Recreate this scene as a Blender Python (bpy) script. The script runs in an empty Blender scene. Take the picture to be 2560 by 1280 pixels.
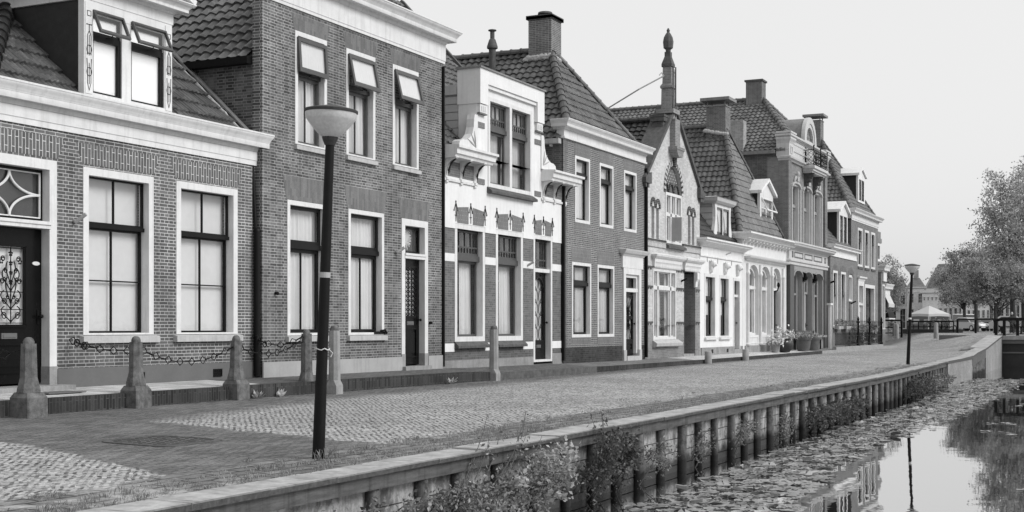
import bpy, bmesh, math, random
import numpy as np
from mathutils import Vector, Matrix
S = bpy.context.scene
COL = S.collection
R = math.radians
rnd = random.Random(7)
# ------------------------------------------------------------------ world, camera, light
EYE = 1.36
cam = bpy.data.cameras.new('camera'); co = bpy.data.objects.new('camera', cam); COL.objects.link(co)
YAW = math.atan(1600 / 3300)
co.location = (0, 0, EYE)
co.rotation_euler = (R(90), 0, YAW - R(90))
cam.lens = 36 * 3300 / 2560
cam.shift_y = 177 / 2560
cam.clip_start = .05; cam.clip_end = 3000
S.camera = co
S.render.resolution_x = 1024; S.render.resolution_y = 512
SUN_EL, SUN_AZ = 36, 277        # degrees; azimuth of the sun measured from +X towards +Y
W = bpy.data.worlds.new('World'); S.world = W; W.use_nodes = True
nt = W.node_tree
bg = nt.nodes['Background']
sky = nt.nodes.new('ShaderNodeTexSky'); sky.sky_type = 'NISHITA'; sky.sun_disc = False
sky.sun_elevation = R(SUN_EL); sky.sun_rotation = R(90 - SUN_AZ)
sky.air_density = 1.0; sky.dust_density = 6.0; sky.ozone_density = 1.0
bw = nt.nodes.new('ShaderNodeRGBToBW')
pw = nt.nodes.new('ShaderNodeMath'); pw.operation = 'POWER'; pw.inputs[1].default_value = .12     # hazy white sky: the gradient is weak
nt.links.new(sky.outputs[0], bw.inputs[0]); nt.links.new(bw.outputs[0], pw.inputs[0]); nt.links.new(pw.outputs[0], bg.inputs[0])
bg.inputs[1].default_value = .545
sl = bpy.data.lights.new('sun', 'SUN'); sl.energy = 1.8; sl.angle = R(26); sl.color = (1, 1, 1)
so = bpy.data.objects.new('sun', sl); COL.objects.link(so)
sd = Vector((math.cos(R(SUN_AZ)) * math.cos(R(SUN_EL)), math.sin(R(SUN_AZ)) * math.cos(R(SUN_EL)), math.sin(R(SUN_EL))))
so.rotation_euler = sd.to_track_quat('Z', 'Y').to_euler()
so.location = (0, -20, 40)
S.view_settings.view_transform = 'Standard'; S.view_settings.look = 'None'
S.view_settings.exposure = 0.5; S.view_settings.gamma = 1
# ------------------------------------------------------------------ materials (all grey: the photograph is black and white)
class N:
    def __init__(s, name):
        s.m = bpy.data.materials.new(name); s.m.use_nodes = True
        s.t = s.m.node_tree; s.b = s.t.nodes['Principled BSDF']; s.o = s.t.nodes['Material Output']
    def n(s, typ, ins=None, **kw):
        d = s.t.nodes.new('ShaderNode' + typ)
        for k, v in kw.items(): setattr(d, k, v)
        for k, v in (ins or {}).items():
            if hasattr(v, 'links') or isinstance(v, bpy.types.NodeSocket): s.t.links.new(v, d.inputs[k])
            else: d.inputs[k].default_value = v
        return d
    def math(s, op, a, b=0.0, c=None, clamp=False):
        ins = {0: a, 1: b}
        if c is not None: ins[2] = c
        d = s.n('Math', ins, operation=op, use_clamp=clamp); return d.outputs[0]
    def pos(s): return s.n('NewGeometry').outputs['Position']
    def noise(s, vec, scale, detail=3, rough=.55):
        return s.n('TexNoise', {'Vector': vec, 'Scale': scale, 'Detail': detail, 'Roughness': rough}).outputs[0]
    def ramp(s, x, a, b, lo=0.0, hi=1.0):
        return s.n('MapRange', {0: x, 1: a, 2: b, 3: lo, 4: hi}).outputs[0]
    def mixf(s, f, a, b):
        d = s.n('Mix'); d.data_type = 'FLOAT'
        for i, v in ((0, f), (2, a), (3, b)):
            if isinstance(v, bpy.types.NodeSocket): s.t.links.new(v, d.inputs[i])
            else: d.inputs[i].default_value = v
        return d.outputs[0]
    def color(s, val):
        c = s.n('CombineColor'); [s.t.links.new(val, c.inputs[i]) for i in range(3)]
        s.t.links.new(c.outputs[0], s.b.inputs['Base Color'])
    def set(s, **kw):
        for k, v in kw.items():
            k = k.replace('_', ' ')
            if isinstance(v, bpy.types.NodeSocket): s.t.links.new(v, s.b.inputs[k])
            else: s.b.inputs[k].default_value = v
    def bump(s, h, strength=.4, dist=.01):
        d = s.n('Bump', {'Height': h, 'Strength': strength, 'Distance': dist})
        s.t.links.new(d.outputs[0], s.b.inputs['Normal'])
    def schlick(s, f0):
        g = s.n('NewGeometry'); d = s.n('VectorMath', {0: g.outputs['Normal'], 1: g.outputs['Incoming']}, operation='DOT_PRODUCT').outputs['Value']
        k = s.math('POWER', s.math('SUBTRACT', 1, s.math('ABSOLUTE', d), None, True), 5.0)
        return s.math('ADD', f0, s.math('MULTIPLY', k, 1 - f0))

def plain(name, val, rough=.7, var=.12, scale=5, bump=0, bscale=60, spec=.4, metal=0, streak=0, stretch=None):
    q = N(name); p = q.pos()
    if stretch: p = q.n('Mapping', {'Vector': p, 'Scale': stretch}).outputs[0]
    a = q.noise(p, scale, 4); b = q.noise(p, scale * 7.3, 3)
    s_ = q.math('ADD', q.math('MULTIPLY', a, .65), q.math('MULTIPLY', b, .35))
    v = q.ramp(s_, .3, .7, val * (1 - var), val * (1 + var))
    if streak:
        m = q.n('Mapping', {'Vector': q.pos(), 'Scale': (7, 7, .5)}).outputs[0]
        st = q.ramp(q.noise(m, 1.6, 4, .6), .5, .72)
        v = q.math('MULTIPLY', v, q.math('SUBTRACT', 1, q.math('MULTIPLY', st, streak)))
    q.color(v); q.set(Roughness=rough, Metallic=metal); q.b.inputs['Specular IOR Level'].default_value = spec
    if bump: q.bump(q.noise(q.pos(), bscale, 3), bump, .006)
    return q.m

def bricks(name, c1, c2, mort, bw_=.215, rh=.056, ms=.0053, vert=False, dirt=.25, bump=.35, painted=False, rough=.85, spread=.45):
    """brick courses for walls standing on the X or Y axis; vert = soldier course"""
    q = N(name); p = q.pos()
    x, y, z = [q.n('SeparateXYZ', {0: p}).outputs[i] for i in range(3)]
    u = q.math('ADD', x, y)
    vec = q.n('CombineXYZ', {0: z, 1: u, 2: 0.0} if vert else {0: u, 1: z, 2: 0.0}).outputs[0]
    wob = q.noise(p, 9, 2)
    vec = q.n('VectorMath', {0: vec, 1: q.n('CombineXYZ', {0: q.ramp(wob, 0, 1, -.006, .006), 1: q.ramp(q.noise(p, 5, 2), 0, 1, -.005, .005), 2: 0.0}).outputs[0]}, operation='ADD').outputs[0]
    t = q.n('TexBrick', {'Vector': vec, 'Color1': (0, 0, 0, 1), 'Color2': (1, 1, 1, 1), 'Mortar': (.5, .5, .5, 1), 'Scale': 1.0,
                         'Mortar Size': ms, 'Mortar Smooth': .25, 'Bias': 0.0, 'Brick Width': bw_, 'Row Height': rh})
    t.offset = .5; t.squash = .52 if not vert else 1; t.squash_frequency = 2
    val = q.n('RGBToBW', {0: t.outputs[0]}).outputs[0]
    bc = q.mixf(q.ramp(val, .5 - spread, .5 + spread), c1, c2)
    bc = q.math('MULTIPLY', bc, q.ramp(q.noise(p, 55, 3), .25, .75, .8, 1.2))
    ml = q.ramp(q.noise(p, 1.7, 4, .65), .3, .75, 1.1, .62)
    out = q.mixf(t.outputs['Fac'], bc, q.math('MULTIPLY', mort, ml))
    big = q.math('MULTIPLY', q.ramp(q.noise(p, .55, 4, .6), .3, .7, 1 + dirt * .5, 1 - dirt), q.ramp(q.math('ADD', z, q.ramp(q.noise(p, 1.3, 3, .6), .2, .8, -.45, .45)), .55, 1.25, .78, 1.0))
    fine = q.math('MULTIPLY', q.ramp(q.noise(p, 2.6, 4, .7), .35, .75, 1.06, 1 - dirt * .6), q.ramp(q.noise(q.n('Mapping', {'Vector': p, 'Scale': (5, 5, .45)}).outputs[0], 1.0, 4, .65), .55, .75, 1.0, 1 - dirt * .7))
    v = q.math('MULTIPLY', out, q.math('MULTIPLY', big, fine))
    q.color(v); q.set(Roughness=rough); q.b.inputs['Specular IOR Level'].default_value = .2
    h = q.math('ADD', q.math('MULTIPLY', q.math('SUBTRACT', 1, t.outputs['Fac']), 1.0), q.math('MULTIPLY', q.noise(p, 60, 3), .4))
    q.bump(h, bump, .008)
    return q.m

def tilemat(name, val, var=.35, lich=.4, rough=.6, moss=.0):
    q = N(name); p = q.pos()
    vor = q.n('TexVoronoi', {'Vector': q.n('Mapping', {'Vector': p, 'Scale': (4.2, 4.2, 3.6)}).outputs[0], 'Scale': 1.0})
    cell = q.n('RGBToBW', {0: vor.outputs['Color']}).outputs[0]
    v = q.math('MULTIPLY', q.ramp(cell, 0, 1, val * (1 - var), val * (1 + var)), q.ramp(q.noise(p, 1.1, 4), .3, .7, .78, 1.2))
    v = q.math('MULTIPLY', v, q.ramp(q.noise(p, 24, 4, .7), .3, .7, .7, 1.25))
    l = q.math('MULTIPLY', q.ramp(q.noise(p, 13, 4, .75), .62, .7), lich)
    v = q.mixf(l, v, .34)
    q.color(v); q.set(Roughness=rough); q.b.inputs['Specular IOR Level'].default_value = .45
    q.bump(q.noise(p, 70, 3), .25, .005)
    return q.m

def glassmat(name, ior=1.75, tint=.95, rough=.0, wav=.004):
    q = N(name); q.t.nodes.remove(q.b)
    tr = q.n('BsdfTransparent', {0: (tint, tint, tint, 1)}); gl = q.n('BsdfGlossy', {0: (1, 1, 1, 1), 'Roughness': rough})
    nz = q.n('Bump', {'Height': q.noise(q.pos(), 1.6, 2), 'Strength': .25, 'Distance': .02 + wav})
    q.t.links.new(nz.outputs[0], gl.inputs['Normal'])
    mx = q.n('MixShader', {0: q.schlick(((ior - 1) / (ior + 1)) ** 2), 1: tr.outputs[0], 2: gl.outputs[0]})
    q.t.links.new(mx.outputs[0], q.o.inputs[0]); return q.m

def leafmat(name, val, var=.5, trans=.35, scale=.8, rough=.5):
    q = N(name); p = q.pos()
    isl = q.n('NewGeometry').outputs['Random Per Island']
    v = q.math('MULTIPLY', q.ramp(isl, 0, 1, val * (1 - var), val * (1 + var)), q.ramp(q.noise(p, scale, 3), .3, .7, .75, 1.25))
    q.color(v); q.set(Roughness=rough)
    c = q.n('CombineColor'); [q.t.links.new(v, c.inputs[i]) for i in range(3)]
    tl = q.n('BsdfTranslucent', {0: c.outputs[0]})
    mx = q.n('MixShader', {0: trans, 1: q.b.outputs[0], 2: tl.outputs[0]}); q.t.links.new(mx.outputs[0], q.o.inputs[0])
    return q.m

def wetmat(name, val):
    q = N(name); p = q.pos(); z = q.n('SeparateXYZ', {0: p}).outputs[2]
    v = q.math('MULTIPLY', q.ramp(q.noise(q.n('Mapping', {'Vector': p, 'Scale': (6, 6, 1.2)}).outputs[0], 1.5, 5, .65), .3, .7, val * .45, val * 1.4), q.ramp(q.noise(p, 24, 4, .7), .3, .7, .7, 1.25))
    wet = q.ramp(q.math('ADD', z, q.ramp(q.noise(p, 5, 3), .2, .8, -.1, .1)), -.62, -.78)      # tide mark: soaked dark wood above the waterline
    moss = q.math('MULTIPLY', q.ramp(q.noise(p, 4.5, 5, .7), .5, .62), .7)
    q.color(q.mixf(q.math('MAXIMUM', wet, moss), v, val * .16)); q.set(Roughness=.8); q.b.inputs['Specular IOR Level'].default_value = .2; q.bump(q.noise(p, 40, 3), .5, .008); return q.m
def copingmat():
    q = N('stained concrete coping'); p = q.pos(); y = q.n('SeparateXYZ', {0: q.n('NewGeometry').outputs['Normal']}).outputs[1]
    v = q.math('MULTIPLY', q.ramp(q.noise(p, 3.5, 5, .65), .3, .7, .47, .24), q.ramp(q.noise(p, 22, 4, .7), .3, .7, .86, 1.14))
    st = q.ramp(q.noise(q.n('Mapping', {'Vector': p, 'Scale': (9, 1.5, 1)}).outputs[0], 1.0, 4, .7), .52, .66, 0, .5); v = q.math('MULTIPLY', v, q.math('SUBTRACT', 1, st))
    edge_dirt = q.ramp(y, -.3, -.9)      # the vertical front edge is crusted with algae
    q.color(q.mixf(edge_dirt, v, q.ramp(q.noise(p, 18, 4, .7), .3, .7, .02, .075))); q.set(Roughness=.85); q.bump(q.noise(p, 60, 3), .3, .006); return q.m
MT = {}
MT['white'] = plain('white paint', .64, .45, .10, 4, streak=.17)
MT['white2'] = plain('aged white paint', .70, .55, .10, 4, streak=.2)
MT['stucco'] = plain('white stucco', .69, .8, .07, 2, .15, 90, streak=.09)
MT['cream'] = plain('grey cream paint', .50, .55, .08, 4, streak=.2)
MT['midpaint'] = plain('mid grey paint', .34, .5, .1, 4, streak=.2)
MT['greypaint'] = plain('shopfront grey paint', .27, .5, .1, 4, streak=.2)
MT['sash'] = plain('dark sash paint', .008, .3, .3, 8, spec=.15)
MT['sashgrey'] = plain('grey sash paint', .055, .35, .2, 8, spec=.5)
MT['door'] = plain('black door paint', .005, .25, .3, 6, spec=.15)
MT['iron'] = plain('black iron', .006, .45, .4, 20, spec=.15)
MT['pipe'] = plain('dark pipe', .007, .5, .3, 8, spec=.15)
MT['slate'] = plain('slate cladding', .02, .6, .35, 9, .3, 40)
MT['zinc'] = plain('weathered zinc', .20, .55, .25, 3, streak=.3)
MT['stone'] = plain('grey stone', .27, .85, .25, 6, .4, 50, streak=.2)
MT['darkstone'] = plain('dark weathered stone', .085, .9, .5, 7, .5, 40, streak=.2)
MT['sill'] = plain('stone sill', .42, .8, .14, 8, .2, 60, streak=.2)
MT['plinthdark'] = plain('grey painted plinth', .115, .75, .1, 3, .1, 80)
MT['plinthlight'] = plain('light rendered plinth', .34, .8, .12, 3, .2, 80, streak=.15)
MT['plinthstone'] = plain('dirty render', .24, .85, .3, 4, .3, 60, streak=.2)
MT['lead'] = plain('mortar flashing', .42, .8, .35, 14, .5, 40)
MT['curtain'] = plain('net curtain', .64, .9, .06, 3)
MT['curtaingrey'] = plain('grey curtain', .5, .9, .1, 3)
MT['blind'] = plain('white blind', .9, .9, .03, 2)
MT['shade'] = plain('translucent blind', .62, .9, .07, 1.2)
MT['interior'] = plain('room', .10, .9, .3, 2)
MT['siding'] = plain('painted boards', .42, .6, .08, 4, streak=.1)
MT['lampglass'] = plain('lamp diffuser', .50, .35, .18, 30, spec=.5)
MT['lampdark'] = plain('lamp cap', .03, .6, .5, 25, .2, 60)
MT['timber'] = plain('weathered timber', .075, .85, .5, 3, .4, 30, stretch=(1, 4, 9), streak=.55)
MT['plank'] = wetmat('retaining boards', .27)
MT['pile'] = wetmat('wooden pile', .13)
MT['soil_dark_room'] = plain('dark bank', .03, .9, .4, 4)  # bank soil; behind panes its dark colour stands in for unlit rooms
MT['coping'] = copingmat()
MT['post'] = plain('weathered bollard stone', .12, .9, .6, 11, .5, 45, streak=.35)
MT['bark'] = plain('bark', .05, .9, .4, 12, .5, 30)
MT['stem'] = plain('stems', .07, .8, .4, 12)
MT['darkwood'] = plain('dark painted wood', .008, .5, .4, 8, spec=.15)
MT['canvas'] = plain('parasol canvas', .47, .8, .06, 2)
MT['pot'] = plain('dark pot', .035, .45, .3, 6)
MT['pot2'] = plain('terracotta pot', .10, .8, .25, 6)
MT['chrome'] = plain('pale metal', .5, .3, .1, 6, metal=.8)
MT['carsilver'] = plain('silver car paint', .42, .25, .04, 3, spec=.6)
MT['cardark'] = plain('dark car paint', .05, .2, .1, 3, spec=.6)
MT['carwhite'] = plain('white car paint', .72, .25, .04, 3, spec=.6)
MT['rubber'] = plain('rubber', .015, .8, .2, 6)
MT['skin'] = plain('skin', .38, .5, .05, 5)
MT['hair'] = plain('hair', .02, .6, .2, 30)
MT['cloth'] = plain('dark cloth', .03, .9, .2, 10)
MT['flower'] = plain('white petals', .75, .6, .1, 10)
MT['carglass'] = plain('car glass', .02, .05, .1, 3, spec=.8)
MT['glass'] = glassmat('window glass')
MT['glass2'] = glassmat('old leaded glass', 1.5, .6, .15)
MT['brick1'] = bricks('brown brick light mortar', .085, .15, .56, ms=0.0063, dirt=.34)
MT['brick2'] = bricks('dark brick', .07, .175, .44, ms=0.006, dirt=.40)
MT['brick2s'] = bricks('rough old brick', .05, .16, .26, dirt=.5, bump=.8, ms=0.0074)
MT['soldier1'] = bricks('soldier brick light mortar', .085, .13, .62, .30, .068, 0.0056, vert=True, dirt=.1)
MT['soldier2'] = bricks('soldier brick', .13, .19, .19, .28, .062, 0.0031, vert=True, dirt=.15)
MT['brick3'] = bricks('brick with thin mortar', .10, .15, .27, ms=0.0037, dirt=.15)
MT['brick4'] = bricks('brick bright mortar', .085, .13, .50, .19, .056, 0.0053, dirt=.12)
MT['soldier4'] = bricks('soldier brick grey', .13, .16, .36, .22, .06, 0.0043, vert=True, dirt=.1)
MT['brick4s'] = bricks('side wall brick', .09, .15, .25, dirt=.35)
MT['brick5'] = bricks('washed light brick', .42, .54, .60, ms=0.0031, dirt=.16, bump=.5)
MT['brick5b'] = bricks('grey brick base', .20, .27, .40, dirt=.18)
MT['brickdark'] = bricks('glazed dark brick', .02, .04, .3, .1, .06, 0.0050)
MT['soldierlight'] = bricks('light and dark soldier course', .42, .52, .04, .3, .075, 0.0074, vert=True, dirt=.1)
MT['brick8'] = bricks('grey brick', .17, .23, .34, ms=0.0037, dirt=.15)
MT['brick9'] = bricks('brown grey brick', .13, .18, .34, dirt=.15)
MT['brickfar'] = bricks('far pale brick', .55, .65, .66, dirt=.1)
MT['chimney'] = bricks('chimney brick', .11, .17, .42, dirt=.25)
MT['chimneylight'] = bricks('pale chimney brick', .28, .40, .50, dirt=.25)
MT['curb'] = bricks('dark curb brick', .035, .07, .12, .21, .06, 0.0050, dirt=.35)
MT['curbsoldier'] = bricks('dark upright curb brick', .03, .075, .12, .3, .062, 0.0050, vert=True, dirt=.35)
MT['quaybrick'] = bricks('pale quay brick', .24, .32, .36, dirt=.25)
MT['tile1'] = tilemat('flat old tile', .075, .45, .5, .45)
MT['tile2'] = tilemat('grey pantile', .088, .4, .4, .42)
MT['tile3'] = tilemat('brown pantile', .085, .4, .25, .45)
MT['tiledark'] = tilemat('glazed black pantile', .025, .3, .05, .3)
MT['tilelight'] = tilemat('mid pantile', .115, .35, .3, .45)
MT['leaf'] = leafmat('leaf', .46, .6, .4)
MT['leafdark'] = leafmat('dark leaf', .34, .65, .4)
MT['leaflight2'] = leafmat('pale leaf', .34, .45, .4)
MT['leaflight'] = leafmat('light leaf', .38, .4)
MT['grass'] = leafmat('dry grass', .26, .5)
MT['bank'] = leafmat('bank leaf', .19, .7, .3, 3)
MT['bankdark'] = leafmat('dark bank leaf', .09, .7, .3, 3)
MT['lily'] = leafmat('lily pad', .235, .7, .1, 2.5, .28)
# ------------------------------------------------------------------ mesh helpers
class M:
    def __init__(s): s.v = []; s.f = []
    def add(s, vs, fs):
        o = len(s.v); s.v += [tuple(v) for v in vs]; s.f += [tuple(i + o for i in f) for f in fs]; return s
    def quad(s, a, b, c, d): return s.add([a, b, c, d], [(0, 1, 2, 3)])
    def box(s, x0, x1, y0, y1, z0, z1):
        return s.add([(x0, y0, z0), (x1, y0, z0), (x1, y1, z0), (x0, y1, z0), (x0, y0, z1), (x1, y0, z1), (x1, y1, z1), (x0, y1, z1)],
                     [(0, 3, 2, 1), (4, 5, 6, 7), (0, 1, 5, 4), (1, 2, 6, 5), (2, 3, 7, 6), (3, 0, 4, 7)])
    def obox(s, c, ax, ay, az):   # centre and three half-axis vectors
        c, ax, ay, az = map(Vector, (c, ax, ay, az))
        vs = [c + i * ax + j * ay + k * az for k in (-1, 1) for j in (-1, 1) for i in (-1, 1)]
        return s.add(vs, [(0, 2, 3, 1), (4, 5, 7, 6), (0, 1, 5, 4), (1, 3, 7, 5), (3, 2, 6, 7), (2, 0, 4, 6)])
    def bar(s, a, b, w, h, up=(0, 0, 1)):
        a, b = Vector(a), Vector(b); d = (b - a); L = d.length; d.normalize()
        sd_ = d.cross(Vector(up)); sd_.normalize(); u = sd_.cross(d)
        return s.obox((a + b) / 2, d * L / 2, sd_ * w / 2, u * h / 2)
    def prism(s, poly, y0, y1):   # poly of (x, z)
        n = len(poly); A = sum(poly[i][0] * poly[(i + 1) % n][1] - poly[(i + 1) % n][0] * poly[i][1] for i in range(n))
        if A < 0: poly = poly[::-1]
        vs = [(x, y0, z) for x, z in poly] + [(x, y1, z) for x, z in poly]
        return s.add(vs, [tuple(range(n)), tuple(range(2 * n - 1, n - 1, -1))] + [((i + 1) % n, i, n + i, n + (i + 1) % n) for i in range(n)])
    def prismx(s, poly, x0, x1):  # poly of (y, z)
        n = len(poly); A = sum(poly[i][0] * poly[(i + 1) % n][1] - poly[(i + 1) % n][0] * poly[i][1] for i in range(n))
        if A < 0: poly = poly[::-1]
        vs = [(x0, y, z) for y, z in poly] + [(x1, y, z) for y, z in poly]
        return s.add(vs, [tuple(range(n - 1, -1, -1)), tuple(range(n, 2 * n))] + [(i, (i + 1) % n, n + (i + 1) % n, n + i) for i in range(n)])
    def loft(s, rings, cap=True, closed=True):
        n = len(rings[0]); vs = [p for r in rings for p in r]; fs = []
        for k in range(len(rings) - 1):
            for i in range(n if closed else n - 1):
                j = (i + 1) % n; fs.append((k * n + i, k * n + j, (k + 1) * n + j, (k + 1) * n + i))
        if cap: fs += [tuple(range(n - 1, -1, -1)), tuple(range((len(rings) - 1) * n, len(rings) * n))]
        return s.add(vs, fs)
    def lathe(s, x, y, prof, n=16, rot=0, sq=None):
        return s.loft([[(x + r * math.cos(rot + 2 * math.pi * i / n), y + r * math.sin(rot + 2 * math.pi * i / n), z) for i in range(n)] for r, z in prof])
    def tube(s, a, b, r0, r1=None, n=8, cap=True):
        r1 = r0 if r1 is None else r1
        a, b = Vector(a), Vector(b); d = (b - a).normalized()
        u = d.orthogonal().normalized(); w = d.cross(u)
        rg = lambda c, r: [c + r * (math.cos(2 * math.pi * i / n) * u + math.sin(2 * math.pi * i / n) * w) for i in range(n)]
        return s.loft([rg(a, r0), rg(b, r1)], cap)
    def path(s, pts, r, n=5, closed=False):
        P_ = [Vector(p) for p in pts]; k = len(P_); rings = []; pu = None
        for i, c in enumerate(P_):
            if closed: d = P_[(i + 1) % k] - P_[i - 1]
            else: d = P_[min(i + 1, k - 1)] - P_[max(i - 1, 0)]
            if d.length < 1e-9: d = Vector((0, 0, 1))
            d.normalize()
            u = d.orthogonal().normalized() if pu is None else (pu - d * pu.dot(d)).normalized()
            pu = u; w = d.cross(u); rr = r[i] if isinstance(r, (list, tuple)) else r
            rings.append([c + rr * (math.cos(2 * math.pi * j / n) * u + math.sin(2 * math.pi * j / n) * w) for j in range(n)])
        if closed: rings.append(rings[0])
        return s.loft(rings, not closed)
    def sheet(s, nu, nv, fn):
        vs = [fn(i / nu, j / nv) for j in range(nv + 1) for i in range(nu + 1)]
        return s.add(vs, [(j * (nu + 1) + i, j * (nu + 1) + i + 1, (j + 1) * (nu + 1) + i + 1, (j + 1) * (nu + 1) + i) for j in range(nv) for i in range(nu)])
    def ball(s, c, rx, ry, rz, n=12, m=7):
        rings = [[(c[0] + rx * math.sin(t) * math.cos(2 * math.pi * i / n), c[1] + ry * math.sin(t) * math.sin(2 * math.pi * i / n), c[2] - rz * math.cos(t)) for i in range(n)]
                 for t in [max(.02, min(math.pi - .02, math.pi * k / m)) for k in range(m + 1)]]
        return s.loft(rings)

def lerp(a, b, t): return a + (b - a) * t
ORG = {}
def out(name, m, material, parent=None, smooth=0):
    org = Vector(ORG.get(parent.name, (0, 0, 0))) if parent else Vector((0, 0, 0))
    me = bpy.data.meshes.new(name)
    me.from_pydata([(v[0] - org[0], v[1] - org[1], v[2] - org[2]) for v in m.v], [], m.f)
    for k in (material if isinstance(material, (list, tuple)) else [material]): me.materials.append(MT[k])
    if smooth:
        me.polygons.foreach_set('use_smooth', [True] * len(me.polygons))
        if smooth < 180: me.set_sharp_from_angle(angle=R(smooth))
    me.update()
    o = bpy.data.objects.new(name, me); COL.objects.link(o)
    if parent: o.parent = parent; ORG[o.name] = org
    return o
def tag(o, label=None, cat=None, group=None, kind=None):
    if label: o['label'] = label
    if cat: o['category'] = cat
    if group: o['group'] = group
    if kind: o['kind'] = kind
    return o
def thing(name, label, cat, loc=(0, 0, 0), group=None):
    o = bpy.data.objects.new(name, None); COL.objects.link(o); o.location = loc; o.empty_display_size = .2
    ORG[o.name] = tuple(loc); return tag(o, label, cat, group)
def copy_tree(o, parent=None):
    c = o.copy(); COL.objects.link(c)
    if parent: c.parent = parent
    for ch in [x for x in S.objects if x.parent == o]: copy_tree(ch, c)
    return c

# ------------------------------------------------------------------ building helpers
def wall_front(m, x0, x1, z0, z1, y, holes=(), rd=.25):
    xs = sorted({x0, x1, *[v for h in holes for v in h[:2] if x0 < v < x1]}); zs = sorted({z0, z1, *[v for h in holes for v in h[2:4] if z0 < v < z1]})
    for i in range(len(xs) - 1):
        for k in range(len(zs) - 1):
            cx, cz = (xs[i] + xs[i + 1]) / 2, (zs[k] + zs[k + 1]) / 2
            if any(h[0] < cx < h[1] and h[2] < cz < h[3] for h in holes): continue
            m.quad((xs[i], y, zs[k]), (xs[i + 1], y, zs[k]), (xs[i + 1], y, zs[k + 1]), (xs[i], y, zs[k + 1]))
    for a, b, c, d in [h[:4] for h in holes]:
        e = y + rd
        m.quad((a, y, c), (a, e, c), (a, e, d), (a, y, d)); m.quad((b, y, d), (b, e, d), (b, e, c), (b, y, c))
        m.quad((a, y, d), (a, e, d), (b, e, d), (b, y, d)); m.quad((a, y, c), (b, y, c), (b, e, c), (a, e, c))
def body(m, x0, x1, y0, y1, z0, z1):
    """two side walls and a back wall"""
    m.quad((x0, y1, z0), (x0, y0, z0), (x0, y0, z1), (x0, y1, z1)); m.quad((x1, y0, z0), (x1, y1, z0), (x1, y1, z1), (x1, y0, z1))
    m.quad((x1, y1, z0), (x0, y1, z0), (x0, y1, z1), (x1, y1, z1))
def cut(m, planes):
    bm = bmesh.new(); vs = [bm.verts.new(v) for v in m.v]
    for f in m.f:
        try: bm.faces.new([vs[i] for i in f])
        except ValueError: pass
    for pco, pno in planes:
        bmesh.ops.bisect_plane(bm, geom=bm.verts[:] + bm.edges[:] + bm.faces[:], plane_co=pco, plane_no=pno, clear_outer=True, dist=1e-6)
    bm.verts.index_update(); r = M(); r.v = [tuple(v.co) for v in bm.verts]; r.f = [tuple(v.index for v in f.verts) for f in bm.faces]
    bm.free(); return r
def cornice(m, x0, x1, yb, yf, prof, left=True, right=True):
    rings = []
    for o, z in prof:
        a, b, y = x0 - (o if left else 0), x1 + (o if right else 0), yf - o
        rings.append([(a, yb, z), (a, y, z), (b, y, z), (b, yb, z)])
    return m.loft(rings)
def crown(z0, z1, ov):
    h = z1 - z0
    P_ = [(.06, 0), (.10, .03), (.13, .12), (.20, .19), (.20, .23), (.66, .25), (.66, .22), (.67, .23), (.675, .50), (.70, .51), (.71, .56), (.735, .58), (.76, .63), (.82, .71), (.90, .78), (.95, .85), (.96, .90), (1.0, .91), (1.0, 1.0)]
    return [(.02, z0)] + [(o * ov, z0 + k * h) for o, k in P_] + [(.2 * ov, z1 + .02)]

def tiles(m, P0, U, V, poly, wave=.225, course=.27, amp=.022, lift=.034, seed=1, flip=1):
    """a tiled slope: wavy courses that step over each other, clipped to a convex polygon (u, v) counter-clockwise"""
    P0 = np.array(P0, float); U = np.array(U, float); U /= np.linalg.norm(U); V = np.array(V, float); V /= np.linalg.norm(V)
    Nn = np.cross(U, V); Nn *= (1 if Nn[2] > 0 else -1)
    pl = np.array(poly, float); u0, v0 = pl.min(0); u1, v1 = pl.max(0)
    rs = np.random.RandomState(seed)
    per = 8; nw = int(math.ceil((u1 - u0) / wave)) + 1; us = u0 + np.arange(nw * per + 1) * wave / per
    ph = ((us - u0) / wave) % 1.0
    wv = np.where(ph < .62, np.sin(ph / .62 * math.pi) * 1.0, -np.sin((ph - .62) / .38 * math.pi) * .75) * amp * flip
    ti = np.minimum(np.floor((us - u0) / wave + 1e-6).astype(int), nw - 1)
    nc = int(math.ceil((v1 - v0) / course)); rows = []
    for k in range(nc):
        jl = rs.uniform(-.006, .008, nw)[ti]; jv = rs.uniform(-.008, .008, nw)[ti]; sg = rs.uniform(-.004, .004)
        a = v0 + k * course; b = a + course
        for v, h in ((a, lift), (b - .004, .0)):
            p = P0 + np.outer(us + sg, U) + np.outer(np.full_like(us, v) + (jv if v == a else 0), V) + np.outer(wv + h + jl, Nn); rows.append(p)
    A = np.array(rows); nr, ncol = A.shape[:2]
    t = M(); t.v = [tuple(x) for x in A.reshape(-1, 3)]
    t.f = [(r * ncol + c, r * ncol + c + 1, (r + 1) * ncol + c + 1, (r + 1) * ncol + c) for r in range(nr - 1) for c in range(ncol - 1)]
    if np.dot(np.cross(U, V), Nn) < 0: t.f = [f[::-1] for f in t.f]
    n = len(pl); W_ = [P0 + a * U + b * V for a, b in pl]; cen = sum(W_) / n; pls = []
    for i in range(n):
        d = W_[(i + 1) % n] - W_[i]; no = np.cross(d, Nn); no /= np.linalg.norm(no)
        if np.dot(W_[i] - cen, no) < 0: no = -no
        pls.append((tuple(W_[i]), tuple(no)))
    t = cut(t, pls); m.add(t.v, t.f)
    lo = [tuple(w - Nn * .04) for w in W_]; m.add(lo, [tuple(range(n))])
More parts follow.
